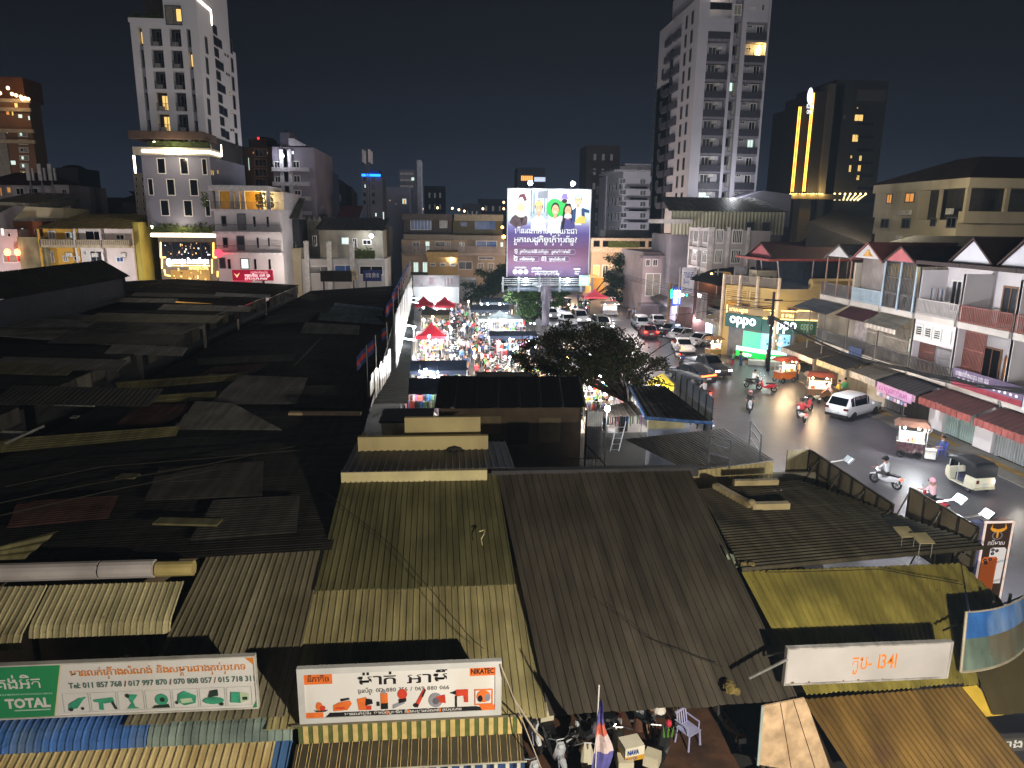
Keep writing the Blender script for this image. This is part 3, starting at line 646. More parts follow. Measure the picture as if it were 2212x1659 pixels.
cr=mat('b9a878',.8,0,.25,.6,0,0,'8a7a58')
r=thing('low_building','flat building with cream parapet walls and a slate ribbed roof behind the olive roof','building',(-1.2,24,0))
mb=MB();mb.box(-3.35,24.3,0,1.25,24.5,6.0);mb.box(-1.75,25.0,0,1.0,25.2,6.5);mb.box(-3.3,24.5,0,-3.15,25.2,5.9);mb.build('parapet',cr,r)
corr_mb(G(770,956,5.42),G(1092,954,5.42),G(1112,1010,5.6),G(738,1020,5.6),.22,.03).build('roof',mat('4c4d5c',.5,.2,.2,.8),r)
mb=MB();mb.ball((.05,24.25,5.35),.38,10,0,(1,.3,.8));mb.build('roof_vent',mat('241f1a'),r)
r=thing('low_building','small cluttered white shack with a pale wet window front left of the black hall','building',(-1.7,31,0))
mb=MB();mb.box(-3.2,31,0,-2.2,31.2,4.6,0);mb.box(-2.2,31.05,0,-.95,31.2,4.6,1);mb.box(-3.2,31.2,0,-.95,33,4.2,2);mb.build('walls',[mat('cfc6a8',.8,0,.4,1.5,0,0,'3c362e'),mat('9fb6c4',.3,.3,.4,1),mat('4a463c')],r)
mb=MB();mb.box(-3.3,30.9,4.6,-.9,33.1,4.7);mb.build('roof',mat('2c2b2a'),r)
r=thing('black_hall','long low hall with a black ribbed gable roof in the middle of the picture','hall',(2.9,35,0))
blkroof=mat('1d1a1a',.6,.1,.2,.6)
E0,E1,R0,R1=G(938,882,4.5),G(1268,880,4.5),G(950,812,5.5),G(1254,814,5.5)
corr_mb(R0,R1,E1,E0,1.0,.04).build('roof',blkroof,r)
corr_mb(R1,R0,R0+Vector((0,2.6,-1)),R1+Vector((0,2.6,-1)),1.0,.04).build('roof',blkroof,r)
mb=MB();a=G(1030,806,5.7);mb.box(R0.x+1.9,R0.y-.3,5.5,R1.x-2.6,R0.y+.1,5.68);mb.build('ridge_cap',blkroof,r)
mb=MB();mb.box(E0.x+.2,E0.y+.25,0,E1.x-.2,E0.y+.4,4.4);mb.box(E0.x+.2,E0.y+.4,0,E0.x+.35,E0.y+5,4.4);mb.box(E1.x-.35,E0.y+.4,0,E1.x-.2,E0.y+5,4.4)
mb.build('walls',mat('5a4c3c',.85,0,.35,.7,0,0,'342c24'),r)
mb=MB()
for k,(x,z0,z1,mi)in enumerate(((.5,3.2,4.1,0),(2.2,3.1,4.0,1),(3.6,2.5,3.7,0),(5.2,2.6,3.9,1))):mb.box(E0.x+x,E0.y+.2,z0,E0.x+x+1.1,E0.y+.245,z1,mi)
mb.build('shutter',[mat('2c241d'),mat('6e6048')],r)
for k,x in enumerate((1.0,2.3,3.4,4.4)):
 pass
mb=MB();y=30.6
for k in range(30):mb.tube((1.6+k*.17,y,1.2),(1.6+k*.17,y,3.0+R.uniform(-.15,.15)),.012,None,4)
mb.tube((1.5,y,2.9),(6.8,y,2.9),.02,None,4);mb.tube((1.5,y,2.0),(6.8,y,2.0),.02,None,4)
tag(mb.build('yard_fence',mat('3a332c',.5,.3)),'thin iron picket fence of the dark yard in front of the black hall','fence')
r=thing('lattice_screen','white lattice screen standing upright at the right end of the black hall','screen',(6.9,32.4,0))
a,b=D(1270,866,32.4),D(1293,920,32.4);mb=MB();n=9
for k in range(n):
 t=k/(n-1);mb.tube((a.x+.75*t,32.4,2.2),(a.x+.75*t,32.4,4.6),.014,None,4)
for k in range(14):mb.tube((a.x,32.4,2.2+k*.185),(a.x+.75,32.4,2.2+k*.185+(.12 if k%2 else-.1)),.012,None,4)
mb.build('bars',mat('c9ccd0',.5),r)
mb=MB();mb.box(a.x,32.46,2.2,a.x+.75,32.5,4.6);mb.build('sheet',mat('dfe3ea',.6),r)
mb=MB();mb.tube((a.x-.04,32.4,0),(a.x-.04,32.4,4.7),.05,None,6);mb.tube((a.x-.04,32.4,3),(a.x+1.8,31,1.2),.03,None,5);mb.build('post',mat('2b2420',.5,.3),r)
r=thing('yard_shed','shed with a leaf covered roof edged in blue metal beside the big dark tree','shed',(11,36,0))
q=[G(1360,834,4.2),G(1436,834,4.2),G(1540,914,3.6),G(1395,903,3.6)]
corr_mb(*q,.3,.03).build('roof',mat('2e2927',.8,0,.5,1.2,0,0,'5e554c'),r)
mb=MB();mb.path([q[0],q[3],q[2]],.09,6);mb.build('edge_gutter',mat('5c7fb4',.4,.2),r)
mb=MB();mb.box(q[3].x+.25,q[3].y+.4,0,q[2].x-.7,q[3].y+.5,3.4,0);mb.box(q[3].x+.25,q[3].y+.35,2.9,q[2].x-.9,q[3].y+.39,3.35,1);mb.build('wall',[mat('a8abb8',.8,0,.2,.8),mat('c9b988',.8)],r)
roof_thing('lean_to_roof','dry leaf covered lean to roof left of the blue edged shed',[(1302,880,3.6),(1364,866,3.8),(1394,896,3.6),(1298,903,3.3)],mat('5a4f47',.9,0,.5,3),.3,.03)
mb=MB();mb.tube((6.9,33.2,.0),(6.9,33.2,3.2),.04,None,6)
r=thing('yard_lamp','round white lamp glowing over the yard beside the lattice screen','lamp',(7.9,33.8,0));b=G(1312,883,4.0)
mb=MB();mb.ball(b,.16,10);mb.build('bulb',glow('f0f6ff',30),r)
mb=MB();mb.tube((b.x,b.y+.1,0),(b.x,b.y+.1,b.z),.03,None,6);mb.build('pole',mat('4a4a4a'),r)
lamp('light',b+Vector((0,-.25,-.25)),260,(.93,.96,1),.1,r)
r=thing('step_ladder','white step ladder leaning in the yard below the blue edged shed','ladder',(9,31.2,0));mb=MB()
a=G(1318,975,0.6)
for s in(0,.5):mb.tube(a+Vector((s,0,0)),a+Vector((s+.5,.6,1.6)),.03,None,5)
for k in range(5):mb.tube(a+Vector((.1*k,.12*k,.1+.3*k)),a+Vector((.5+.1*k,.12*k,.1+.3*k)),.02,None,5)
mb.build('rails',mat('c9ced6',.4,.4),r)
mb=MB()
for k in range(7):mb.cbox(Vector((6.4+R.uniform(0,2.2),28.8+R.uniform(-.5,1.4),.5+.2*k*R.random())),(R.uniform(.4,1.2),.3,R.uniform(.1,.5)),k%3,R.uniform(-.5,.5))
tag(mb.build('scrap_heap',[mat('c8c4c0',.7),mat('7a7268'),mat('a8a8b0',.5)]),'pale heap of boards and scrap in the dark yard by the fence','scrap')
r=thing('sign_panel','grey lattice back of a sign panel between the blue edged shed and the road','sign',(14,37.5,0))
q=[D(1477,840,38),D(1531,868,35)];mb=MB();A=Vector((q[0].x,39.5,0));B2=Vector((q[1].x+.2,34.8,0))
mb.face([A+Vector((0,0,2.9)),B2+Vector((0,0,2.5)),B2+Vector((0,0,4.6)),A+Vector((0,0,5.1))]);mb.build('sheet',mat('6e737a',.6),r)
mb=MB()
for k in range(7):t=k/6;c=A.lerp(B2,t);mb.tube(c+Vector((-.04,0,2.5)),c+Vector((-.04,0,5.1-.5*t)),.03,None,5)
mb.build('frame',mat('3a3c40',.5,.4),r)
N1=G(716,1187,4.45);N2=G(872,616,5.0);M1=Vector((-18.0,N1.y,3.9));M2=Vector((-18.6,N2.y,4.2))
shedm=mat('322f2b',.7,.05,.4,.25,0,0,'262320',.2)
r=thing('market_shed','long dark market shed with a low ribbed roof running to the far shop row','shed',(-11,19,0))
corr_mb(N1,N2,M2,M1,.16,.01,seg=4,jit=.006).build('roof',shedm,r)
mb=MB();mb.box(-18,N1.y+1.1,0,N1.x-.9,N1.y+1.25,3.6);mb.box(N1.x-3.0,N1.y+1.3,0,N1.x-2.8,N2.y-1,4.0);mb.box(-17.9,N1.y+1.3,0,-17.75,N2.y-1,3.7);mb.build('walls',mat('3d3832',.9),r)
nA=(N2-N1).cross(M1-N1).normalized()
if nA.z<0:nA=-nA
def onA(u,v,off=0.0):
 d=ray(u,v);t=nA.dot(N1+nA*off-EYE)/nA.dot(d);return EYE+d*t
def K8(x,y):return x/2.56,567+y/2.56
tones={'o':mat('7d7650',.55,.1,.3,.6,0,0,'5f5a3e'),'g':mat('8a867e',.55,.1,.35,.5,0,0,'56524c'),'d':mat('504c46',.6,.1,.35,.5,0,0,'3b3733'),'t':mat('6e8284',.5,.1,.35,.6,0,0,'5d6c70'),'b':mat('5f86a8',.5,.1,.3,.6),'w':mat('b49c78',.8,0,.3,1.5),'r':mat('5c4038',.7,.05,.4,.6,0,0,'3a2a26')}
sheets=[('o','yellowish ribbed sheet stretched from the left frame edge across the shed roof',[(0,1015),(1000,932),(975,962),(0,1052)]),('g','grey warped corrugated sheet pile in the middle of the dark shed roof',[(1085,800),(1290,806),(1560,928),(962,924)]),('g','wide grey ribbed sheet above the warped sheet pile on the shed',[(1335,652),(1705,660),(1645,785),(1155,785)]),('d','darker grey sheet at the alley side of the shed roof beside the plank',[(1690,690),(2005,690),(2010,810),(1620,800)]),('o','thin tan strip of sheet crossing the shed roof below the stacked grey sheets',[(640,690),(1372,630),(1380,645),(655,708)]),('o','short tan ribbed strip under the long tan strip on the shed',[(772,772),(1200,735),(1195,752),(765,792)]),('d','dull grey sheet with a bent corner in the upper half of the shed roof',[(1095,540),(1640,512),(1620,545),(1095,566)]),('t','pale teal sheet patch on the shed roof near the alley flags',[(1775,298),(2060,300),(2135,345),(1755,318)]),('t','grey teal sheet patch just behind the pale one near the flags',[(1840,262),(2110,268),(2120,300),(1800,292)]),('g','flat grey sheet patch in front of the teal sheets',[(1690,350),(1990,365),(1985,402),(1660,392)]),('b','narrow blue sheet strip at the far alley side of the shed roof',[(1850,228),(2122,256),(2122,268),(1845,240)]),('d','brown grey sheet right above the gap at the near end of the shed',[(880,1150),(1460,1110),(1450,1300),(800,1320)]),('d','dull ribbed sheet at the near end of the shed beside the olive roof',[(1180,1330),(1660,1300),(1640,1500),(1050,1540)]),('r','rust brown sheet on the near left part of the shed roof',[(100,1340),(660,1300),(600,1420),(40,1470)]),('r','reddish dark sheet halfway along the gutter of the shed',[(760,800),(1120,790),(900,905),(640,900)]),('d','long dull strip beside the gutter far up the shed roof',[(1480,300),(1760,280),(1700,330),(1440,345)]),('r','dark red sheet below the ladder on the shed roof',[(1180,590),(1500,560),(1400,620),(1060,640)])]
for k,(c,lb,q)in enumerate(sheets):
 P=[onA(*K8(*p),off=.09+.012*(k%4))for p in q]
 up2=.3 if c in 'ogt' else .1;P[0]+=Vector((0,0,up2));P[1]+=Vector((0,0,up2*.8));P[2]+=Vector((0,0,.06*R.random()))
 e1=(P[1]-P[0]).length;e2=(P[2]-P[1]).length
 o=corr_mb(P[1],P[2],P[3],P[0],.16 if P[0].y<40 else .3,.03,'sine',seg=3,jit=.0).build('roof_sheet',tones[c]);tag(o,lb,'metal sheet','loose metal sheets on the shed roofs')
P=[G(-40,1190,5.0),G(128,1146,5.2),G(54,1208,4.75),G(-40,1212,4.75)]
o=corr_mb(P[1],P[2],P[3],P[0],.2,.05,'sine').build('roof_sheet',tones['o']);tag(o,'bright olive corrugated sheet sticking in at the left frame edge above the pale pipes','metal sheet','loose metal sheets on the shed roofs')
a,b=onA(*K8(1600,840),off=.15),onA(*K8(1995,828),off=.15)
mb=MB();mb.cbox((a+b)/2,((b-a).length,.35,.12),0,math.atan2((b-a).y,(b-a).x));tag(mb.build('plank',tones['w']),'long tan plank lying across the alley side of the shed roof','plank')
a,b=onA(*K8(865,1436),off=.2),onA(*K8(1215,1432),off=.2)
mb=MB();mb.cbox((a+b)/2,((b-a).length,.45,.06),0,math.atan2((b-a).y,(b-a).x));tag(mb.build('vent_flap',tones['o']),'raised olive vent flap near the front of the dark shed roof','vent')
for k,(q,lb)in enumerate((([(300,785),(520,793)],'pale pipe end lying over the gutter between the shed rows'),([(0,935),(165,941)],'pale pipe end at the left frame edge over the gutter'),([(30,1000),(240,905)],'bent grey gutter length at the lower end of the shed gutter'))):
 a,b=[onA(*K8(*t),off=.5)for t in q];mb=MB();mb.tube(a,b,.06,None,6);tag(mb.build('pipe',mat('a8a69c',.5,.2)),lb,'pipe')
a,b=onA(*K8(1625,570),off=.25),onA(*K8(1735,455),off=.25);mb=MB();sd=Vector((.55,0,.5))
for t in(0,1):mb.tube(a+sd*t,b+sd*t,.03,None,4)
for k in range(11):mb.tube(a.lerp(b,k/10),a.lerp(b,k/10)+sd,.025,None,4)
tag(mb.build('ladder',mat('6c6862',.5,.4)),'thin metal ladder propped on the far part of the shed roof','ladder')
mb=MB()
for q in([(0,1330),(480,1230),(1130,1120),(1900,960)],[(30,1240),(560,1130),(1180,1080),(1850,1020)],[(0,1400),(620,1260),(1220,1140)]):mb.path([onA(*K8(*t),off=.3+.1*R.random())for t in q],.018,4)
tag(mb.build('roof_cable',mat('3c382e',.8)),'loose cables trailing over the near part of the dark shed roof','cable')
for k in range(12):
 u,v=K8(R.uniform(300,1950),R.uniform(150,1350));b=onA(u,v,.12);mb=MB();w=R.uniform(.3,1.2)
 mb.cbox(b,(w,R.uniform(.15,.6),.05),0,R.uniform(-.6,.6))
 o=mb.build('roof_scrap',tones[R.choice('gdowr')]);tag(o,'small flat piece of scrap lying on the long dark shed roof','scrap','scrap pieces lying on the shed roof')
y=N1.y+1;k=0
for(ya,yb,za,zb,c,lb)in((19.5,33,5.3,6.0,'d','nearest dark shed beyond the gutter, half out of the frame at the left'),(34,45,5.5,6.2,'d','second dark shed beyond the gutter with a pale fascia of boards'),(46,57,5.4,6.5,'g','third shed beyond the gutter with a lighter grey roof and open posts'),(58,66,5.8,6.3,'d','fourth shed beyond the gutter with a low black roof'),(67,76,5.6,6.6,'d','fifth dark shed beyond the gutter, small gabled'),(77,92,5.3,6.0,'d','last shed beyond the gutter in front of the shop row')):
 r=thing('market_shed',lb,'shed',(-26,ya,0),'dark sheds beyond the gutter')
 corr_mb(Vector((-34,yb,zb)),Vector((-34,ya,zb+R.uniform(-.3,.2))),Vector((-19.1,ya,za)),Vector((-19.1,yb,za)),.22,.015,seg=3,jit=.012).build('roof',tones[c]if c=='g' else shedm,r)
 corr_mb(Vector((-34,ya,zb)),Vector((-34,yb,zb)),Vector((-50,yb,za-.2)),Vector((-50,ya,za-.2)),.3,.015,seg=3,jit=.012).build('roof',shedm,r)
 mb=MB()
 for j in range(int((yb-ya)/1.6)):
  h=R.uniform(.5,1.25);mb.box(-19.3,ya+j*1.6+.1,za-h,-19.22,ya+j*1.6+1.5,za-.12,j%3)
 mb.box(-19.6,ya,0,-19.5,yb,za-.4,3);mb.build('fascia',[mat('565046',.8,0,.4,1),mat('45403a',.8),mat('6a6456',.8,0,.4,1),mat('2a2724')],r)
for k,(u,v,w,d,c)in enumerate(((330,690,9,3.4,'o'),(250,735,7,3,'d'),(120,790,6,2.2,'g'),(160,860,6,2.5,'d'),(60,700,8,3,'g'),(440,668,7,2.6,'g'),(380,640,8,2,'d'),(260,650,9,2.2,'g'),(520,640,5,2,'t'),(30,800,5,2,'o'),(310,760,4,2,'g'))):
 b=G(u,v,6.35);mb=corr_mb(b+Vector((-w/2,d/2,.25)),b+Vector((w/2,d/2,.05)),b+Vector((w/2+.4,-d/2,-.05)),b+Vector((-w/2+.4,-d/2,.1)),.2,.02,'sine')
 o=mb.build('roof_sheet',tones[c]);tag(o,('tan','dull brown','grey','dark brown','pale grey','light grey','blackish','smooth grey','greenish','olive','small grey')[k]+' loose sheet on the sheds beyond the gutter, '+('in the middle','below the tan one','towards the left edge','lower left','upper left','beside the gutter','far back','far left of the gutter','far right end','at the left frame edge','near the pale fascia')[k],'metal sheet','loose metal sheets on the shed roofs')
r=thing('black_hall','big dark gabled hall at the left edge below the yellow and white shops','hall',(-45,60,0))
e,g=D(282,597,67),D(222,562,67);e0=Vector((e.x,30,e.z));g0=Vector((g.x,30,g.z));w=g.x-(e.x-g.x)
corr_mb(g,g0,e0,e,.6,.05).build('roof',mat('27231f',.7,.05,.3,.4),r);corr_mb(g0,g,Vector((w,67,e.z)),Vector((w,30,e.z)),.6,.05).build('roof',mat('27231f',.7,.05,.3,.4),r)
mb=MB();mb.face([(w,66.6,0),(e.x-.3,66.6,0),(e.x-.3,66.6,e.z-.1),(g.x,66.6,g.z-.1),(w,66.6,e.z-.1)]);mb.box(e.x-.6,31,0,e.x-.45,66.5,e.z-.15);mb.build('walls',mat('2d3038',.8),r)
r=thing('alley_awning','dark teal sheet awning sloping from the shed edge down to the bright alley','awning',(-3,60,0))
q=[XP(800,880,N1.x-.1),G(880,612,4.9),G(897,624,3.2),G(880,880,3.2)]
A1=G(806,872,3.95);A2=G(868,625,3.95);B1=G(880,872,3.3);B2=G(897,640,3.3)
corr_mb(A2,A1,B1,B2,.6,.03,seg=2).build('sheet',mat('222b2d',.6,.1,.25,.4,0,0,'181e20'),r)
mb=MB()
for k in range(10):
 t=k/9;b=B1.lerp(B2,t);mb.tube((b.x-.15,b.y,0),(b.x-.15,b.y,3.2),.04,None,5)
mb.build('posts',mat('4f5356',.5,.4),r)
tinm=mat('8c9298',.35,.6,.2,.8,0,.1)
for nm,P0,P1,h0,h1,lb in(('alley_hoarding',G(800,869,4.3),G(845,792,4.3),1.35,1.15,'near run of crumpled silvery tin sheets standing on the shed edge'),('alley_hoarding',G(856,786,4.3),G(891,640,4.3),3.2,2.6,'far tall silvery tin panel standing along the alley edge of the shed')):
 mb=MB();n=int((P1-P0).length/.6);small=h0<2
 for k in range(n):
  p=P0.lerp(P1,k/n);q=P0.lerp(P1,(k+1)/n);zt=p.z+h0+(h1-h0)*k/n+R.uniform(-.3,.1)*(1 if small else .25);o=R.uniform(-.05,.05)
  mb.face([(p.x+o,p.y,p.z-.3),(q.x+o,q.y,p.z-.3),(q.x+o,q.y,zt),(p.x+o,p.y,zt)]);mb.face([(p.x+o-.03,p.y,zt),(q.x+o-.03,q.y,zt),(q.x+o-.03,q.y,p.z-.3),(p.x+o-.03,p.y,p.z-.3)]);mb.face([(p.x+o,p.y,p.z-.3),(p.x+o,p.y,zt),(p.x+o-.03,p.y,zt),(p.x+o-.03,p.y,p.z-.3)])
 tag(mb.build(nm,tinm),lb,'hoarding')
fl=[oc_mat('flag_cloth',.8)]
flagm=[mat('34406e',.8,0,.2,3),mat('a83c34',.8,0,.2,3),mat('b8aca4',.8)]
def flag_mb(h,fx,fy,n=6):
 c=MB()
 for k in range(n):
  for j,mi in((0,0),(1,1),(2,0)):
   a=k/n;b=(k+1)/n;s=.12*math.sin(a*5);s2=.12*math.sin(b*5)
   z0=h-.1-.25*(j+1)-a*.5;z1=h-.1-.25*j-a*.5;dz=-(b-a)*.5
   c.face([(fx*a,fy*a+s,z0),(fx*b,fy*b+s2,z0+dz),(fx*b,fy*b+s2,z1+dz),(fx*a,fy*a+s,z1)],mi)
 return c
used=[];pf=thing('flag','','flag');mb=MB();mb.tube((0,0,-1.2),(0,0,2.4),.025,None,5);mb.build('pole',mat('7d7a78',.5),pf);flag_mb(2.4,-.5,.2).build('cloth',flagm,pf)
for k in range(15):
 p=G(800,869,4.3).lerp(G(845,792,4.3),(.0,.35,.9)[k])if k<3 else G(856,786,4.3).lerp(G(891,640,4.3),(k-3)**.7/12**.7)
 place(pf,used,p+Vector((-.1,0,.6 if k<3 else 2.0)),R.uniform(-.6,.6),('first flag on a pole at the near end of the tin sheets','second flag on the near tin sheets','third flag where the near tin sheets end')[k]if k<3 else 'blue and red flag in the row on poles along the far tin panel','red and blue flags along the shed edge')
r=thing('flag','limp blue, red and white flag on a thin pole in front of the parked motorbikes','flag',D(1290,1600,12.2))
b=D(1294,1480,12.2);mb=MB();mb.tube((b.x,12.2,-.0),(b.x,12.2,b.z),.016,None,6);mb.build('pole',mat('b9b4b4',.4),r)
mb=MB();n=14
def fw(t):return .06+.34*min(1,t*1.6)*(1-.25*t)
for k in range(n):
 for j in range(6):
  t0,t1=k/n,(k+1)/n;a,c=j/6,(j+1)/6
  def fp(t,a):return(b.x+.02+fw(t)*a*(1-.25*math.sin(t*7))-.12*t,12.2-.05*math.sin(a*9+t*4),b.z-.35-1.9*t)
  mi=0 if t0<.22 else 1 if t0<.42 else 2 if t0<.6 else 0
  mb.face([fp(t0,a),fp(t0,c),fp(t1,c),fp(t1,a)],mi)
mb.build('cloth',[mat('54508c',.8,0,.2,4),mat('b05a48',.8,0,.2,4),mat('b9a6a4',.8,0,.15,4)],r,True)
WT={}
LIT={'dark':mat('0f1216',.15,0,.3,.8,0,0,None,.6),'grey':mat('2c3138',.2,0,.3,.8,0,0,None,.6),'warm':glow('ffd27a',.9),'cool':glow('d5f0e6',.8),'amber':glow('f0a04a',.6),'blue':mat('2f4f86',.25,0,.4,1.2,.06,0,None,.6),'shut':mat('6c6f76',.6,0,.2,3),'curt':mat('8f8a80',.7,0,.3,3)}
FRM={'w':flat('d8d6d4'),'g':flat('55585e'),'k':flat('24262a'),'b':flat('7a5a44')}
def win(root,c,w,h,kind='dark',fr='w',ax='y',name='window',mul=1,bars=0):
 """window set into a wall: frame 6 cm proud, pane a little back; c = centre on the wall face; ax: y faces the viewer, x faces right, -x left"""
 key=(round(w,1),round(h,1),kind,fr,ax,mul,bars)
 if key not in WT:
  w2,h2,t=w/2,h/2,min(.12,w*.12);mb=MB()
  mb.box(-w2,-.08,h2-t,w2,.0,h2);mb.box(-w2,-.08,-h2,w2,.0,-h2+t);mb.box(-w2,-.08,-h2+t,-w2+t,0,h2-t);mb.box(w2-t,-.08,-h2+t,w2,0,h2-t)
  for k in range(1,mul+1):
   if mul:x=-w2+t+(w-2*t)*k/(mul+1);mb.box(x-t*.3,-.07,-h2+t,x+t*.3,-.035,h2-t)
  for k in range(bars):z=-h2+h*(k+1)/(bars+1);mb.box(-w2+t,-.07,z-.02,w2-t,-.04,z+.02)
  mb.box(-w2+t,-.03,-h2+t,w2-t,0,h2-t,1)
  if ax!='y':
   for i,p in enumerate(mb.v):mb.v[i]=(-p[1],p[0],p[2])if ax=='x' else(p[1],-p[0],p[2])
  me=mb.build('window',[FRM[fr],LIT[kind]]);WT[key]=me.data;bpy.data.objects.remove(me)
 o=bpy.data.objects.new(name,WT[key]);COL.objects.link(o);o.parent=root;o.location=Vector(c)-root.location
 return o
def wpx(root,rects,Y,kind='dark',fr='w',K=None,**kw):
 for q in rects:
  kd=q[4]if len(q)>4 else kind;a=K(q[0],q[1])if K else q[:2];b=K(q[2],q[3])if K else q[2:4]
  A,B=D(a[0],a[1],Y),D(b[0],b[1],Y);win(root,((A.x+B.x)/2,Y,(A.z+B.z)/2),abs(B.x-A.x),abs(A.z-B.z),kd,fr,'y',**kw)
def wxp(root,rects,X,ax='-x',kind='dark',fr='w',K=None,**kw):
 for q in rects:
  kd=q[4]if len(q)>4 else kind;a=K(q[0],q[1])if K else q[:2];b=K(q[2],q[3])if K else q[2:4]
  m=((a[0]+b[0])/2,(a[1]+b[1])/2);P=XP(m[0],m[1],X);y0=XP(a[0],m[1],X).y;y1=XP(b[0],m[1],X).y;z0=XP(m[0],a[1],X).z;z1=XP(m[0],b[1],X).z
  win(root,(X,P.y,(z0+z1)/2),abs(y1-y0),abs(z1-z0),kd,fr,ax,**kw)
def ac(root,c,ax='y'):
 mb=MB();mb.cbox((0,0,0),(.8,.35,.6));mb.torus((0,-.18,0),.2,.02,10,4,1,'Y');mb.cbox((0,-.1,-.33),(.7,.5,.04),1)
 if ax!='y':
  for i,p in enumerate(mb.v):mb.v[i]=(-p[1],p[0],p[2])if ax=='x' else(p[1],-p[0],p[2])
 o=mb.build('air_conditioner',[mat('cfccc6',.5),mat('6a6a68',.5)],root,world=False);o.location=Vector(c)-root.location
def K1(x,y):return x/3.7236,y/3.7236
def K2(x,y):return x/3.7236,270+y/3.7236
def K5(x,y):return 1242.1+x/3.4133,y/3.4133
def K6(x,y):return 1620.1+x/3.7372,297+y/3.7372
def K3(x,y):return 486+x/5.12,243+y/5.12
def K4(x,y):return 837.1+x/4.8,297+y/4.8
led=glow('fff0d6',7);ledw=glow('ffc566',5)
hedge_m=mat('3f4a22',.9,0,.5,2,0,.5)
def hedge(root,x0,y0,z0,x1,y1,z1):
 mb=MB();n=int((x1-x0)*(y1-y0+1)*16)
 mb.box(x0+.1,y0+.1,z0,x1-.1,y1-.1,z0+(z1-z0)*.7)
 for _ in range(min(n,1500)):
  p=Vector((R.uniform(x0,x1),R.uniform(y0,y1),R.uniform(z0,z1)));a=Vector((R.uniform(-.3,.3),R.uniform(-.3,.3),R.uniform(-.1,.35)));b=Vector((R.uniform(-.2,.2),R.uniform(-.2,.2),R.uniform(-.2,.2)))
  mb.face([p,p+a+b,p+a*1.4,p+a-b])
 mb.build('hedge',hedge_m,root)
Y=115.0
r=thing('hotel_tower','tall white hotel tower with glowing light strips and hedges, upper left','tower',(-58,Y,0))
white=mat('dcdadf',.7,0,.08,.15);gtone=mat('8f8f9c',.7,0,.08,.2);dk=mat('2a2a2e',.6)
x0,x1=D(304,285,Y).x,D(446,287,Y).x;zb=D(370,287,Y).z;zt=D(300,48,Y).z;ztop=zt+9;y2=XP(523,314,x1).y
bot=[K1(c,985)[0]for c in(1180,1212,1270,1365,1425,1515,1560,1592)]
xs=[D(u,264,Y).x for u in bot]
rows=[(225,370),(395,545),(570,715),(745,890),(915,1058)]
zr=[(D(350,K1(0,a)[1],Y).z,D(350,K1(0,b)[1],Y).z)for a,b in rows]
mb=MB();mb.box(x0,Y+1.0,zb,x1,y2,zt,0);mb.box(x0+.2,Y+.98,zb+.05,x1-.2,Y+1.0,zt-.2,1)
ed=[x0]+xs+[x1]
for k in range(0,10,2):mb.box(ed[k],Y,zb,ed[k+1],Y+1,zt-.0,0)
for k,(a,b)in enumerate(zr):
 for c in(2,4):mb.box(xs[c],Y+.05,b-.45,xs[c+1],Y+1,b,0)
 for c in(0,6):mb.box(xs[c],Y+.25,b-.6-.7*(k%2),xs[c+1],Y+1,b,2)
for c in(2,4,0,6):mb.box(xs[c],Y+.05,zr[0][0],xs[c+1],Y+1,zt-.01,0)
mb.build('tower_wall',[white,dk,gtone],r)
lit={(3,2):'warm',(4,2):'warm',(0,0):'warm',(1,6):'warm'}
for k,(a,b)in enumerate(zr):
 for c in(0,2,4,6):
  xa,xb=xs[c],xs[c+1];kd=lit.get((k,c),'dark')
  if c in(2,4):
   win(r,(xa+(xb-xa)*.62,Y+.98,(a+b)/2-.05),(xb-xa)*.66,(a-b)*.88,kd,'g',mul=1)
   mb=MB()
   for q in range(9):mb.box(xa+(xb-xa)*q/8-.02,Y+.08,b,xa+(xb-xa)*q/8+.02,Y+.11,b+1.0)
   mb.box(xa,Y+.07,b+1.0,xb,Y+.12,b+1.05);mb.build('balcony_railing',flat('3a3c42'),r)
   ac(r,(xa+.5,Y+.8,b+.4))
  else:win(r,((xa+xb)/2,Y+.96,(a+b)/2),(xb-xa)*.92,(a-b)*.7,kd,'g',mul=0)
def KS(x,y):return K1(x,y)
for k in range(6):wxp(r,[(1650+6*k,300+165*k,1668+7*k,430+165*k)],x1,'x','grey','g',KS)
for k in range(10):
 u0=1710+7.5*k;wxp(r,[(u0,205+92*k,u0+32,275+92*k)],x1,'x','grey','k',KS,mul=0)
 if k%2:wxp(r,[(u0+35,210+92*k+18,u0+64,275+92*k+18)],x1,'x','grey','k',KS,mul=0)
for k in range(6):wxp(r,[(1850+8*k,320+150*k,1866+9*k,430+150*k)],x1,'x','dark','g',KS,mul=0)
for q in((1805,430,1815,450),(1826,442,1836,462),(1818,585,1828,606),(1836,595,1846,615),(1842,742,1852,765,'warm'),(1855,890,1865,915,'warm'),(1853,1035,1862,1055),(1870,1037,1880,1057)):wxp(r,[q],x1,'x','dark','g',KS,mul=0)
xm=D(K1(1320,100)[0],40,Y).x
mb=MB();mb.box(xm,Y,zt,x1,y2-3,ztop,0);mb.box(x0-.6,Y-.3,zt+5.2,xm,y2,zt+9,0);mb.box(x0,Y+6,zt,xm,y2-2,zt+5.2,1);mb.box(x0-.2,Y,zt-.003,xm,Y+.3,zt+.6,0);mb.build('top_storey',[white,mat('3a3430',.7)],r)
hedge(r,x0,Y+.3,zt+.1,xm-.2,Y+1.4,zt+1.5)
A,B=D(*K1(1322,40),Y),D(*K1(1468,205),Y);win(r,((A.x+B.x)/2,Y,(A.z+B.z)/2),B.x-A.x,A.z-B.z,'curt','g',mul=1)
win(r,((A.x+B.x)/2+.8,Y-.09,(A.z+B.z)/2),.9,A.z-B.z-.8,'warm','g',mul=0)
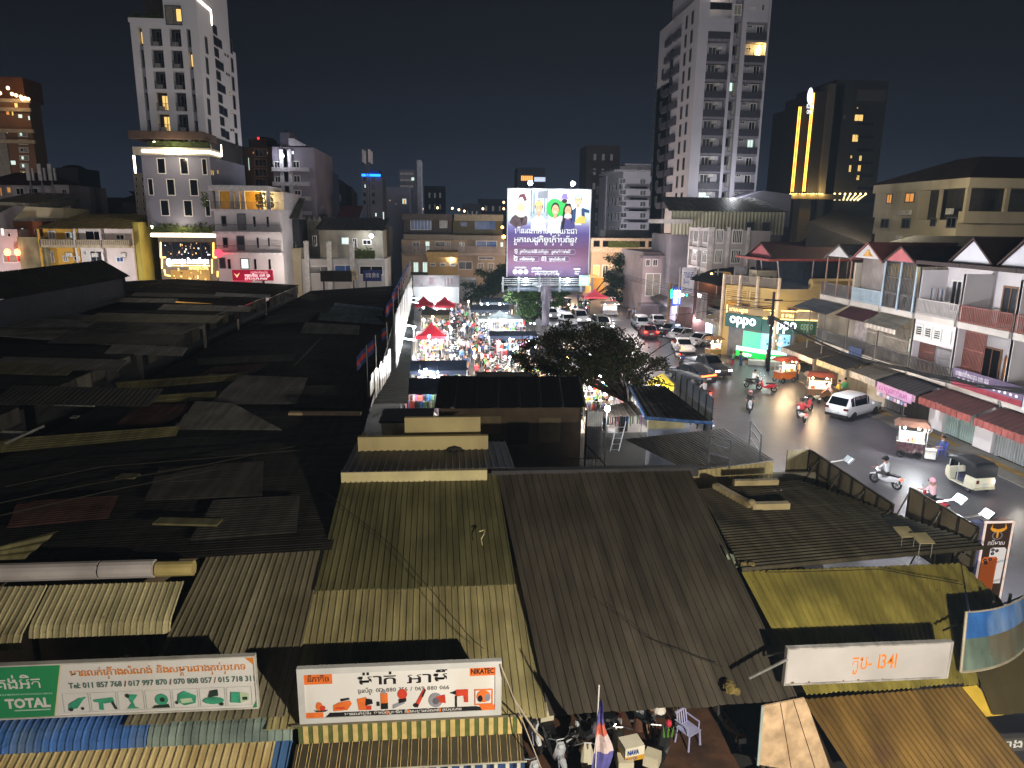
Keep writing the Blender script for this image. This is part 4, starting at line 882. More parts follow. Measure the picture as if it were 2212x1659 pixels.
mb=MB();P=XP(*K1(1640,40),x1);mb.box(x1,Y+.5,P.z-.1,x1+.12,P.y+3,P.z+.15);mb.box(x1,P.y+2.9,P.z-2,x1+.12,P.y+3.1,P.z);mb.build('light_strip',led,r)
zs0,zs1=D(370,331,Y-2).z,D(370,326,Y-2).z;xa,xb=D(287,330,Y-2).x,D(452,330,Y-2).x;yb=XP(478,340,xb).y
zc=D(370,287,Y).z
mb=MB();mb.box(xa,Y-2,zs0-.2,xb,yb,zs1+.5,0);mb.box(xa-.3,Y-2.2,zc-1.1,x1+.3,yb,zc,1);mb.box(x0+1.5,Y+2.5,zs0-.2,x1-.3,y2,zc,2);mb.box(xb-3,Y-1.6,zs1+.5,xb-2.6,Y-1.2,zc-1.1,3);mb.box(x0+3,Y-.5,zs1+.5,x0+3.5,Y,zc-1.1,3);mb.box(xb-1.8,Y+1.5,zs1+.5,xb-1.5,yb,zc-1.1,3)
mb.build('setback',[mat('b9b2a4',.7),mat('5d4a40',.7),mat('2c2624',.7),white],r)
hedge(r,xa+2,Y-1.9,zs1+.5,xb,Y-.8,zs1+1.7)
xl=D(307,329,Y-2).x
mb=MB();mb.box(xl,Y-2.14,zs0+.1,xb+.1,Y-2.02,zs1+.1);mb.box(xb+.02,Y-2,zs0+.1,xb+.14,yb,zs1+.1);mb.box(xb+.02,yb,zs0+.1,xb+.14,yb+.16,zc-1.2);mb.box(D(341,305,Y).x,Y-1.9,zs1+1.2,D(341,305,Y).x+.3,Y-1.7,zc-1.4);mb.build('light_strip',led,r)
lamp('light',((xl+xb)/2,Y-3.2,zs0-.2),700,(1,.85,.6),.5,r);lamp('light',(xb-1,Y+1,zs1+2.5),350,(1,.85,.6),.4,r)
xa2,xb2=D(313,420,Y).x,D(459,420,Y).x;z2=D(390,490,Y).z
mb=MB();mb.box(xa2,Y,z2,xb2,y2,zs0-.2);mb.build('podium_wall',mat('7c7c8c',.75,0,.06,.3),r)
for q in((1258,1270,1340,1400),(1442,1270,1522,1405),(1620,1275,1672,1408),(1185,1435,1242,1572),(1335,1438,1416,1575),(1520,1440,1602,1578),(1285,1605,1370,1738),(1472,1608,1556,1742),(1645,1610,1700,1742)):
 wpx(r,[(*K1(q[0],q[1]),*K1(q[2],q[3]))],Y,'dark','w',mul=0)
wxp(r,[(1692,1365,1700,1410,'warm'),(1706,1368,1716,1412,'warm'),(1745,1365,1754,1400,'warm')],xb2,'x','warm','g',K1,mul=0)
mb=MB();b=D(*K1(1085,1320),Y+1);mb.box(b.x-.15,Y+.9,D(*K1(1090,1392),Y+1).z,b.x+.1,Y+1.05,D(*K1(1078,1250),Y+1).z);mb.build('light_strip',led,r)
z3,z4=D(395,513,Y-1).z,D(395,507,Y-1).z;xc,xd=D(326,510,Y-1).x,D(466,510,Y-1).x
mb=MB();mb.box(xc,Y-1,z3,xd,y2,z4+.3,0);mb.box(xc,Y+2,z4+.3,xd,y2,z2,1);mb.box(xc+2.6,Y-.2,z4+.3,xc+3.2,Y+.2,z2,2);mb.box(xd-3,Y-.2,z4+.3,xd-2,Y+.2,z2,2);mb.build('setback',[mat('b9b2a4'),mat('2a2826'),white],r)
hedge(r,xc,Y-.9,z4+.3,xd,Y+.2,z4+1.5)
mb=MB();mb.box(xc,Y-1.14,z3+.12,xd,Y-1.02,z4+.12);mb.box(D(332,485,Y).x-.1,Y-.9,z4+1.3,D(332,485,Y).x+.15,Y-.7,z2-.3);mb.build('light_strip',led,r)
lamp('light',((xc+xd)/2,Y-2,z4+1.6),260,(1,.85,.6),.5,r)
mb=MB();mb.box(xc+.6,Y,0,xd-.1,y2,z3,0);mb.build('cafe_wall',mat('6a6158',.6),r)
A,B=D(350,523,Y),D(457,560,Y);mb=MB();mb.box(A.x,Y-.08,B.z,B.x,Y,A.z,0)
for k in range(6):x=A.x+(B.x-A.x)*k/5;mb.box(x-.05,Y-.14,B.z,x+.05,Y-.085,A.z,1)
for k in range(38):x=R.uniform(A.x+.2,B.x-.2);z=R.uniform(B.z+.5,A.z-.2);mb.box(x,Y-.12,z,x+R.uniform(.1,.25),Y-.085,z+R.uniform(.1,.35),2+k%3)
mb.build('cafe_glass',[mat('232833',.15,0,.3,1,0,0,None,.6),flat('3a3634'),glow('e8f0ff',1.2),glow('ffc878',.7),mat('7c4a3c',.5)],r)
A,B=D(368,583,Y),D(455,604,Y);mb=MB();mb.box(A.x,Y-.08,0,B.x,Y,A.z,0)
for k in range(60):x=R.uniform(A.x+.1,B.x-.3);z=R.uniform(.5,A.z-.1);mb.box(x,Y-.12,z,x+R.uniform(.1,.35),Y-.085,z+R.uniform(.1,.5),1+k%3)
mb.build('cafe_entrance',[glow('8a6a34',.5),glow('ffdf96',1.6),mat('3c2c1c'),glow('d8b060',.7)],r)
mb=MB()
for q in(((347,523),(347,556)),((347,556),(358,556)),((461,524),(461,556)),((461,556),(468,556)),((350,556),(350,580)),((458,560),(458,590)),((355,582),(357,594)),((357,594),(368,596)),((470,586),(470,598))):mb.tube(D(*q[0],Y-.15),D(*q[1],Y-.15),.09,None,4)
mb.build('gold_strip',ledw,r)
p=Print((D(363,579,Y).x,Y-.3,D(363,579,Y).z),(1,0,0),(0,0,1),D(455,579,Y).x-D(363,579,Y).x,1.6)
sw=glow('eef2ff',6);p.text('អាហារដ្ឋាន និង ភោជនីយដ្ឋាន',.13,.45,.38,sw,.85,.06);p.rect(.06,.22,1,.3,glow('ffe08a',4));p.text('ANN BAKERY & COFFEE',.5,-.12,.22,glow('d8c878',2),.46,.04)
for a in(1,.7,.4):p.ell(.05,.55,.06*a,.38*a,sw if a!=.7 else mat('2a2622'))
p.build('lettering',r)
lamp('light',((xc+xd)/2,Y-4,3.5),900,(1,.85,.6),.6,r)
for x in(-66,-50):lamp('light',(x,104,5.2),2300,(1,.93,.92),.4,r)  # unseen lights added at street level to brighten the hotel front
def bld(name,label,cat,u0,u1,vt,Y,depth,m,z0=0,vref=None,extra=None,zt=None,group=None):
 v=vref or vt;xa,xb=D(u0,v,Y).x,D(u1,v,Y).x;zt=zt if zt is not None else D((u0+u1)/2,vt,Y).z
 r=thing(name,label,cat,((xa+xb)/2,Y,0),group)
 mb=MB();mb.box(xa,Y,z0,xb,Y+depth,zt);mb.build('wall',m,r)
 return r,xa,xb,zt
r,xa,xb,zt=bld('apartment_block','slim beige block half hidden behind the left side of the hotel','building',287,320,374,121,10,mat('8d8478',.8,0,.15,.4))
for k in range(5):
 for c in(0,1):wpx(r,[(292+14*c+k*.8,382+16*k,297+14*c+k*.8,392+16*k)],121,'dark','w',mul=0)
Y=112.0
r,xa,xb,zt=bld('townhouse','white four storey house with a lit yellow roof terrace right of the hotel','house',467,610,452,Y,16,mat('c6c2c6',.8,0,.08,.4),vref=520)
Kh=K2
ztt=D(520,401,Y).z;zts=D(520,412,Y).z
mb=MB();mb.box(xa-.4,Y-.6,zts,xb-1.5,Y+8,ztt,0);mb.box(xb-3.4,Y+3,zt,xb-.1,Y+15.9,zts,1);mb.box(xa+.1,Y+3.4,zt,xb-3.4,Y+7.9,zts,2);mb.build('roof_terrace',[mat('c9c6c8'),mat('b8b5bd'),mat('b58a34',.8)],r)
mb=MB()
for u in(468,499,511,523,577):a=D(u,440,Y).x;mb.box(a,Y-.3,zt,a+.5,Y+.2,zts)
mb.build('terrace_post',mat('c9c6c8'),r)
for k in range(3):
 z=D(520,(452,500,545)[k],Y).z;mb=MB();mb.box(xa-.1,Y-1.1,z-.35,xb+.1,Y,z,0);mb.build('balcony_slab',mat('c6c2c6',.8),r)
 mb=MB()
 for q in range(60):x=xa+(xb-xa)*q/59;mb.box(x-.02,Y-1.05,z,x+.02,Y-1.01,z+1.0)
 mb.box(xa,Y-1.07,z+1,xb,Y-1.0,z+1.06);mb.build('balcony_railing',flat('55565c'),r)
for q in((1778,730,1826,815),(1905,712,1985,845,'shut'),(2036,735,2060,820),(2145,738,2165,820),(1790,905,1838,988),(1900,890,1975,1012,'grey'),(2064,905,2086,990),(2155,908,2172,980),(1760,1065,1820,1155,'grey'),(1830,1078,1860,1158),(1932,1072,2008,1160,'cool'),(2044,1080,2065,1160),(2160,1082,2180,1160)):
 wpx(r,[q],Y,'dark','g',K2,mul=0)
mb=MB();b=D(560,419,Y);mb.ball((b.x,Y+2.5,zts-.8),.28,8);mb.build('terrace_lamp',glow('ffe0a0',25),r);lamp('light',(b.x,Y+1.6,zts-1.2),420,(1,.68,.22),.3,r)
for k in range(4):
 mb=MB();x=xb-4.5+R.uniform(-8,3);
 for _ in range(60):p0=Vector((x+R.uniform(-.5,.5),Y+.5+R.uniform(-.4,.4),zt+R.uniform(.2,2.2)));mb.face([p0,p0+Vector((.3,0,.1)),p0+Vector((.1,.1,.35))])
 mb.tube((x,Y+.5,zt),(x,Y+.5,zt+1.2),.05,None,5);mb.build('pot_plant',mat('4c5a2c',.9),r)
mb=MB();b=D(471,547,Y-1.5);mb.tube((b.x,Y-1.6,b.z),(b.x+.001,Y-1.3,b.z),.6,.6,14);o=mb.build('round_sign',glow('ff3040',4));tag(o,'glowing red round sign on the left side of the white four storey house','sign');lamp('light',(b.x+1.2,Y-2.2,b.z),70,(1,.08,.12),.3,o)
sg=board('banner','red street banner with a small logo and white lettering below the white house',D(502,595,104).x,D(590,595,104).x,104,D(545,606,104).z,D(545,583,104).z,0,back=glow('b01c3c',.55),cat='banner')
x0b=D(502,595,104).x;p=Print((x0b,103.997,D(545,606,104).z),(1,0,0),(0,0,1),D(590,595,104).x-x0b,D(545,583,104).z-D(545,606,104).z)
p.text('ហាងលក់ទូរស័ព្ទ',.45,.68,.16,glow('ffb0b8',1),.42,.04);p.text('ទទួលទិញ លក់ ដូរ',.3,.38,.2,glow('ffe0e4',1.4),.62,.05);p.text('គ្រប់ប្រភេទ',.3,.1,.16,glow('ffe0e4',1.2),.55,.05);p.poly([(.04,.7),(.11,.25),(.19,.75),(.11,.5)],glow('ffd0a0',1));p.build('lettering',sg)
mb=MB();mb.box(x0b+4,104.2,0,x0b+4.3,104.4,D(545,606,104).z);mb.build('post',flat('555'*2),sg)
mb=MB();mb.tube((D(522,612,103).x,103,1.5),(D(522,612,103).x,103.2,D(522,606,103).z),1.3,1.3,14);tag(mb.build('pink_drum',glow('e0506a',.5)),'pinkish round light box hanging below the red banner','sign')
Y=112.0
for(u0,u1,c,lb,wl)in((98,172,'c79a3e','yellow two storey shop with a window half lit at the left',((525,860,592,915,'grey'),(560,862,590,912,'cool'),(385,850,455,920,'curt'),(505,1050,552,1098,'curt'),(592,1055,645,1090),(405,1010,440,1105,'shut'))),(174,228,'c9c4c0','white two storey shop with a deep dark balcony between the yellow and the blank one',((680,848,835,930),(720,1010,830,1100,'grey'),(668,1015,700,1045,'shut'))),(229,288,'cbbfbc','blank whitish two storey shop with one small blue window',((930,880,1005,925),(932,1060,1000,1105,'blue')))):
 r,xa,xb,zt=bld('shop_house',lb,'house',u0,u1,494,Y,14,mat(c,.8,0,.15,.4,0,0,'8a7448' if c[0]=='c' and c[1]=='7' else 'a39a94'),vref=540,group='two storey shops on the far left')
 wpx(r,wl,Y,'dark','w',K2);zm=D(200,530,Y).z
 mb=MB();mb.box(xa,Y-1.3,zm-.3,xb,Y,zm,0);mb.box(xa,Y-1.3,zm,xb,Y-1.2,zm+.85,0)
 for q in range(14):x=xa+(xb-xa)*(q+.5)/14;mb.box(x-.06,Y-1.33,zm+.1,x+.06,Y-1.301,zm+.75,1)
 mb.build('balcony',[mat('a89a80',.8),mat('6e6558')],r)
 mb=MB();mb.box(xa-.12,Y-1.3,0,xa+.12,Y-1.05,zt);mb.build('pillar',mat(c,.8),r)
 corr_mb((xa-.1,Y+10,zt+2.2),(xb+.1,Y+10,zt+2.2),(xb+.1,Y-1.8,zt),(xa-.1,Y-1.8,zt),.6,.05).build('roof',mat('9a8a5a',.7,.05,.2,.3),r)
 ac(r,(xb-1.5,Y-.2,zm-1.4))
r,xa,xb,zt=bld('shop_house','yellow gable wall of the two storey shops turned to the hotel','house',288,302,480,112.5,9,mat('a89a4a',.8,0,.2,.4),vref=520)
r,xa,xb,zt=bld('shop_house','orange brown house with a pale slanted wall above, far left','house',32,96,478,116,12,mat('7c4c24',.85,0,.25,.4,0,0,'5c3a20'),vref=510)
wpx(r,[(168,830,200,890,'cool'),(280,838,300,888)],116,'dark','w',K2,mul=0)
A,B,C2,Dd=[D(*K2(*q),117)for q in((110,760),(205,655),(510,670),(510,750))]
mb=MB();mb.prism([(A.x,A.z),(B.x,B.z),(C2.x,C2.z),(Dd.x,Dd.z)],(0,117,0),(1,0,0),(0,0,1),(0,8,0));mb.build('upper_wall',mat('b8b094',.8,0,.15,.4),r)
r,xa,xb,zt=bld('shop_house','stained concrete ground floor wall under the orange brown house','house',40,100,512,111,4,mat('7a7458',.9,0,.5,.5,0,0,'3a382c'),vref=540)
r,xa,xb,zt=bld('shop_house','whitish lit shop at the left frame edge with two red lanterns','house',-20,40,495,113,12,mat('b9b0b4',.8,0,.15,.4),vref=520)
wpx(r,[(5,830,40,890,'cool'),(60,870,90,900),(20,1040,150,1110,'curt')],113,'dark','w',K2,mul=0)
for k,u in enumerate((16,38)):
 b=D(u,545,111);t=thing('lantern',('left','right')[k]+' one of two glowing red lanterns at the far left shop','lantern',b);mb=MB();mb.ball(b,.45,10,0,(1,1,1.2));mb.build('globe',glow('ff7a4a',7),t);mb=MB();mb.tube(b-Vector((0,0,.5)),b-Vector((0,0,1.3)),.12,.2,6);mb.build('tassel',mat('b02818'),t);lamp('light',b-Vector((0,1,0)),120,(1,.4,.2),.3,t)
r,xa,xb,zt=bld('apartment_block','white apartment block with a dark red hip roof and two amber windows, far left','building',-30,150,398,135,14,mat('b9b0b8',.8,0,.2,.3,0,0,'6a625e'),vref=420)
wpx(r,[(0,505,20,570,'amber'),(55,500,92,545,'amber'),(125,505,200,565),(225,505,315,565),(495,515,545,580)],135,'dark','w',K2)
a,b=D(-60,398,134),D(108,398,134);h=D(30,371,138).z;mb=MB();mb.loft([[(a.x,134,a.z),(b.x,134,a.z),(b.x,150,a.z),(a.x,150,a.z)],[(a.x+4,140,h),(b.x-5,140,h),(b.x-5,145,h),(a.x+4,145,h)]]);mb.build('hip_roof',mat('46241f',.8,0,.3,.4),r)
for k,(u,w)in enumerate(((66,1.2),(91,1.1),(113,1.1))):
 b=D(u,398,128);t=thing('cell_antenna',('left','middle','right')[k]+' one of three white mobile antennas on lattice feet, far left roofs','antenna',b);mb=MB();mb.tube(b-Vector((0,0,6)),b+Vector((0,0,3.4)),.1,None,5)
 for s in(-1,1):mb.tube(b-Vector((s*1.2,0,6)),b+Vector((0,0,.6)),.06,None,4)
 mb.build('mast',flat('8a8a90'),t);mb=MB();mb.cbox(b+Vector((0,-.25,1.9)),(.55,.25,2.6));mb.cbox(b+Vector((.6,0,1.6)),(.3,.25,2.0));mb.build('panel',mat('d6d4d4',.5),t)
mb=MB();c=[D(u,v,125)for u,v in((-40,470),(35,432),(130,436),(140,448))];mb.loft([[(p.x,118,p.z-.4),(p.x,130,p.z+1.4),(p.x,130,p.z+.8),(p.x,118,p.z-.9)]for p in c]);tag(mb.build('shed_roof',mat('7d7a6c',.7,.05,.2,.3)),'grey green curved roof behind the far left shops','roof')
Y=185.0
r,xa,xb,zt=bld('brown_hotel','brown striped high rise with warm lamps on its roof edge at the left frame edge','tower',-60,72,212,Y,5,mat('7a5a42',.8,0,.2,.2),vref=300)
for v in(217,236,282,305):z=D(20,v,Y).z;mb=MB();mb.box(xa-.5,Y-.7,z-.5,xb+.6,Y,z+.3);mb.build('ledge',mat('a89a86',.8),r)
mb=MB();xg=D(38,320,Y).x;mb.box(xa,Y-.4,0,D(18,320,Y).x,Y-.01,D(20,284,Y).z,0);mb.build('grey_bay',mat('8a8480',.8),r)
for k in range(6):wpx(r,[(38+k*1.2,284+17*k,60+k*1.2,296+17*k,'curt')],Y-.02,'curt','w');wpx(r,[(42+k*1.2,286+17*k,49+k*1.2,294+17*k,('cool','warm','dark','cool','cool','warm')[k])],Y-.12,'cool','w',mul=0)
wpx(r,[(30,222,40,233,'warm'),(12,238,22,249,'amber'),(38,246,50,256,'cool'),(25,240,30,250,'warm'),(60,250,66,260,'cool'),(22,346,36,357,'cool'),(13,281,18,288,'warm')],Y-.02,'warm','b',mul=0)
mb=MB()
for u,v in((0,201),(17,190),(26,203),(35,206),(45,209),(54,212),(61,214),(48,214)):mb.ball(D(u,v,Y-1),.42,6)
mb.build('roof_lamps',glow('ffd9a0',5),r)
mb=MB();a=D(5,215,Y);mb.box(xa,Y+2,zt,a.x+4,Y+10,zt+5);mb.build('roof_house',mat('6a4020',.8),r);lamp('light',(D(40,214,Y).x,Y-4,zt-1),420,(1,.6,.25),1,r)
r,xa,xb,zt=bld('tower_block','dark round topped tower block behind the antennas','tower',108,172,362,260,15,mat('3a3438',.9,0,.1,.2),vref=400);wpx(r,[(490,430,496,440,'cool'),(542,442,552,458,'warm')],260,'warm','k',K2,mul=0)
mb=MB();mb.ball(((xa+xb)/2,267,zt),(xb-xa)*.42,14,0,(1,.6,.35));mb.build('dome',mat('2d282c',.9),r)
mb=MB();a=D(246,441,420);mb.box(a.x-2.6,420,a.z-2,a.x+2.6,421,a.z+2,0);a=D(247,453,420);mb.prism([(-4.5,0),(4.5,0),(6.4,6.5),(-6.4,6.5)],a-Vector((0,0,4)),(1,0,0),(0,0,1),(0,1,0),1);mb.box(a.x-2,420.5,0,a.x+2,421.5,a.z-3.9,2)
tag(mb.build('lit_screen',[glow('ffd8e0',1.6),glow('cfeaff',4),mat('222')if False else flat('222222')]),'small far off glowing screen between the shops and the hotel','screen')
for k,(u0,u1,vt,Yb)in enumerate(((150,290,448,150),(262,300,436,140),(130,200,460,145))):
 r,xa,xb,zt=bld('house',('wide dark roofed house','dark narrow house','dark low house')[k]+' in the gap between the shops and the hotel, '+('at its middle','touching the hotel','at its left')[k],'house',u0,u1,vt,Yb,8,mat('25221f',.9,0,.2,.3),group='dark houses left of the hotel')
 mb=MB();mb.loft([[(xa-1,Yb-1,zt),(xb+1,Yb-1,zt),(xb+1,Yb+9,zt),(xa-1,Yb+9,zt)],[(xa+3,Yb+3,zt+2),(xb-3,Yb+3,zt+2),(xb-3,Yb+5,zt+2),(xa+3,Yb+5,zt+2)]]);mb.build('roof',mat('1e1a18',.9),r)
Y=135.0
r,xa,xb,zt=bld('apartment_block','ornate grey apartment block with white balconies and a steep gable, left of centre','building',592,682,318,Y,20,mat('7d7682',.8,0,.15,.3),vref=400)
for k in range(4):wpx(r,[(540+8*k,540+162*k,615+8*k,645+162*k),(748+9*k,535+160*k,830+9*k,655+160*k)],Y,'dark','w',K3)
mb=MB()
for x in(648,690):a,b=D(*K3(x,410),Y),D(*K3(x+45,1160),Y);mb.box(a.x-.7,Y-.5,b.z,a.x+.7,Y,a.z)
mb.build('pilaster',mat('b3adb2',.8),r)
mb=MB()
for k in range(4):
 for c in(0,1):
  a=D(*K3(530+205*c+9*k,640+160*k),Y);mb.box(a.x,Y-.9,a.z-.2,a.x+3.2,Y,a.z+.5)
mb.build('balcony',mat('a8a2a6',.8),r)
P=[D(*K3(*q),Y-.1)for q in((705,370),(700,285),(760,285),(900,365))]
mb=MB();mb.prism([(q.x,q.z)for q in P],(0,Y-.1,0),(1,0,0),(0,0,1),(0,10,0));mb.build('gable',mat('a09aa2',.8),r)
A,B=D(*K3(600,365),Y),D(*K3(700,215),Y);mb=MB();mb.box(A.x,Y+1,zt,B.x,Y+8,B.z);mb.ball(((A.x+B.x)/2,Y+4,B.z),(B.x-A.x)*.55,10,0,(1,1,.8));mb.build('roof_turret',mat('4e4a56',.8),r)
mb=MB();b=D(*K3(630,480),Y-1.2);mb.ball(b,.36,8);mb.build('lamp',glow('e4ecff',25),r);lamp('light',b-Vector((0,1.4,0)),320,(.85,.9,1),.3,r)
wpx(r,[(732,425,765,462,'cool')],Y-.1,'cool','w',K3,mul=0)
r,xa,xb,zt=bld('apartment_block','brown apartment block with lit balconies between the hotel and the ornate block','building',528,592,318,139,16,mat('4a3424',.8,0,.15,.3),vref=400)
for k in range(4):wpx(r,[(325,400+110*k,470,490+110*k)],139,'dark','b',K3,mul=2);wpx(r,[(308,434,322,458,'amber'),(462,434,476,460,'amber'),(255,500,275,640,'cool')]if k==0 else[],139,'amber','b',K3,mul=0)
mb=MB();mb.box(xa+1,140,zt,xb-1,150,zt+1.6);mb.ball(((xa+xb)/2,145,zt+1.5),2.4,8,0,(1,1,.4));mb.build('roof_house',mat('2c2420',.8),r)
mb=MB();mb.ball(D(*K3(368,285),139),.22,6);tag(mb.build('warning_light',glow('ff2a2a',3)),'small red warning light on top of the brown block','light')
for k,(u0,u1,vt,Yb,c,lb)in enumerate(((681,716,372,200,'5d5c68','dim narrow block with a pediment right of the ornate block'),(710,748,400,240,'2a2a30','dark silhouette block right of the pediment block'),(746,762,414,260,'6a6258','slim beige far block with a stair pattern'))):
 r,xa,xb,zt=bld('tower_block',lb,'tower',u0,u1,vt,Yb,12,mat(c,.9,0,.1,.3))
 for q in range(4):
  for s in(.3,.6):win(r,(xa+(xb-xa)*s,Yb,zt-4-4.5*q),(xb-xa)*.16,2.2,'dark','g',mul=0)
 mb=MB();mb.prism([(xa,zt),(xb,zt),((xa+xb)/2,zt+2)],(0,Yb,0),(1,0,0),(0,0,1),(0,8,0));mb.build('gable',mat(c,.9),r)
Y=230.0
r,xa,xb,zt=bld('tower_block','pale far tower block with a bright blue lit crown','tower',782,826,383,Y,14,mat('8a8690',.9,0,.1,.2),vref=410)
for k in range(4):wpx(r,[(1530,715+85*k,1560,760+85*k),(1625,715+85*k,1660,760+85*k)],Y,'dark','g',K3,mul=0)
wpx(r,[(1540,795,1560,835,'cool')],Y-.1,'cool','g',K3,mul=0)
mb=MB();a,b=D(*K3(1512,705),Y-.4),D(*K3(1720,682),Y-.4);mb.box(a.x,Y-.5,a.z,b.x,Y-.1,b.z);mb.build('blue_crown',glow('1868ff',5),r)
mb=MB();mb.box(xa+2,Y+1,zt,xb-1,Y+9,zt+2.2);mb.build('roof_house',mat('3c4658'),r)
b=D(795,455,150);t=thing('cell_mast','tall mobile phone mast with a cluster of white panels, left of centre','mast',(b.x,150,0));mb=MB();top=D(793,322,150)
for s in(-.35,.35):mb.tube((b.x+s,150,0),(top.x+s*.6,150,top.z),.09,None,5)
for k in range(24):z=2+k*(top.z-4)/24;mb.tube((b.x-.35,150,z),(b.x+.35,150,z+1),.04,None,4,0,False)
mb.build('mast',flat('5a5e68'),t)
for k in range(6):
 mb=MB();a=k*1.05;mb.cbox(Vector((top.x+.85*math.cos(a),150+.85*math.sin(a),top.z-1.6+.3*(k%2))),(.36,.22,2.4));mb.build('panel',mat('c8c2c4',.5),t)
Y=160.0
r,xa,xb,zt=bld('office_block','office block with dark ribbon windows and a white side fin, left of centre','building',863,902,367,Y,12,mat('6f7080',.8,0,.1,.3),vref=420)
for k in range(6):wpx(r,[(1928,655+70*k,2090,700+70*k)],Y,'dark','g',K3,mul=2)
wpx(r,[(2058,715,2096,755,'cool')],Y-.1,'cool','w',K3,mul=0);mb=MB();mb.box(xb,Y-.8,0,xb+.9,Y+6,zt+2);mb.build('side_fin',mat('a9abb8',.8),r)
r,xa,xb,zt=bld('office_block','plain grey block with one window lit orange, in front of the ribbon window block','building',834,884,404,152,12,mat('666878',.8,0,.1,.3));wpx(r,[(1958,950,2010,1015,'cool')],152,'cool','w',K3,mul=0);wpx(r,[(1975,962,1995,1010,'amber'),(1880,1005,1905,1020,'curt'),(1815,965,1832,980)],151.9,'amber','w',K3,mul=0)
Y=118.0
r,xa,xb,zt=bld('house','narrow beige house with a dim roof shed, right of the white four storey house','house',590,650,536,Y,9,mat('b0a48e',.8,0,.15,.5),vref=560)
corr_mb((xa+1.5,Y+9,zt+8),(xb-.5,Y+9,zt+8),(xb,Y-.5,zt+4.6),(xa+.6,Y-.5,zt+4.6),.5,.05).build('roof',mat('6c6a58',.7,.05,.2,.4),r)
mb=MB();mb.box(xa+.6,Y+1.5,zt,xb-.3,Y+8,zt+4.5);mb.build('upper_room',mat('34363a',.8),r);wpx(r,[(640,1430,790,1510,'dark'),(775,1460,792,1490,'cool')],Y+1.45,'dark','g',K3,mul=0);wpx(r,[(560,1630,750,1659,'grey')],Y,'grey','b',K3)
r,xa,xb,zt=bld('shop_house','three storey house row with a lit blue window and a white lamp beside the alley','house',652,832,560,Y,12,mat('b3b0ae',.8,0,.15,.5,0,0,'7d7a76'),vref=580)
zu=D(740,497,Y+2).z;mb=MB();mb.box(xa+2.5,Y+3,zt,xb-.5,Y+12,zu,0);mb.build('upper_storey',mat('8c8678',.8,0,.3,.5,0,0,'57534c'),r)
corr_mb((xa+2,Y+11,zu+2),(xb,Y+11,zu+2),(xb,Y+1,zu),(xa+2,Y+1,zu),.5,.05).build('roof',mat('4f4c46',.8),r)
wpx(r,[(1285,1380,1375,1460,'cool'),(1520,1405,1620,1465),(965,1360,1020,1480),(1405,1390,1465,1500,'grey')],Y+3,'dark','w',K3)
mb=MB()
for x in(910,1158,1410):a=D(*K3(x,1600),Y);mb.box(a.x-.35,Y-.6,0,a.x+.35,Y-.1,zt+2.6);mb.ball((a.x,Y-.35,zt+2.7),.5,8,0,(1,1,.5))
mb.build('pillar',mat('bdbab8',.8),r)
mb=MB();b=D(*K3(1618,1365),Y+1.5);mb.ball(b,.32,8);mb.build('lamp',glow('f0f6ff',30),r);lamp('light',b-Vector((0,1.2,.2)),500,(.92,.96,1),.2,r)
hedge(r,D(*K3(1430,1500),Y).x,Y-.4,zt+.1,D(*K3(1660,1500),Y).x,Y+.6,zt+2.0)
for k,(a,b)in enumerate(((1740,1965),(1985,2095))):pass
wpx(r,[(668,574,716,592,'grey'),(722,572,770,592,'blue'),(776,574,828,594,'dark')],Y,'grey','w')
for k,(x0p,x1p,v,c,lb,tx)in enumerate(((692,760,598,'2c241f','dark brown shop canopy board under the house row',None),(784,824,597,'27356a','blue shop board with white letters under the house row','ហាង ១២ ៣'),(757,772,595,'c9b89a','cream square price board beside the blue shop board','តម្លៃ'))):
 y=106;xa2,xb2=D(x0p,v,y).x,D(x1p,v,y).x;z=D(x0p,v,y).z;sg=board('shop_sign',lb,xa2,xb2,y,z-.7,z+.9,0,back=mat(c,.6,0,.1,1))
 if tx:p=Print((xa2,y-.003,z-.7),(1,0,0),(0,0,1),xb2-xa2,1.6);p.text(tx,.15,.35,.35,wht if k==1 else blk,.7,.05);p.build('lettering',sg)
 mb=MB();mb.box(xa2+.3,y+.2,0,xa2+.5,y+.4,z-.7);mb.build('post',flat('404040'),sg)
for(u0,u1,lb,cc,vv)in((652,720,'cream rooftop room with a zigzag parapet behind the house row','a8a08c',478),(735,772,'dark red roofed roof shelter with clutter behind the house row','5a4a44',482),(772,812,'white rooftop room below the mobile mast','b8b6b4',478),(810,840,'dark side house with small lit windows right of the house row','4a443c',490)):
 yb=134 if cc!='4a443c' else 128
 r,xa,xb,zt=bld('rooftop_room',lb,'house',u0,u1,vv,yb,7,mat(cc,.8,0,.25,.5,0,0,'5c5850'))
 if cc=='a8a08c':
  mb=MB()
  for k in range(7):mb.prism([(0,0),(.9,0),(.45,.9)],(xa+.9*k,yb,zt),(1,0,0),(0,0,1),(0,.2,0))
  mb.build('zigzag',mat('b8b4a8'),r);wpx(r,[(1095,1175,1130,1260)],yb,'dark','w',K3,mul=0)
 if cc=='5a4a44':corr_mb((xa-.5,yb+6,zt+3.2),(xb+.5,yb+6,zt+3.2),(xb+.5,yb-1,zt+1),(xa-.5,yb-1,zt+1),.4,.05).build('roof',mat('5a2a28',.8),r)
 if cc=='4a443c':wpx(r,[(1660,1110,1680,1150,'cool'),(1745,1100,1762,1200,'cool')],yb,'cool','w',K3,mul=0)
Y=142.0
r,xa,xb,zt=bld('shop_block','long old shop block with blue windows and balconies behind the billboard','building',868,1092,518,Y,14,mat('a8957f',.85,0,.25,.3,0,0,'6d6154'),vref=560)
z2=D(950,510,Y).z
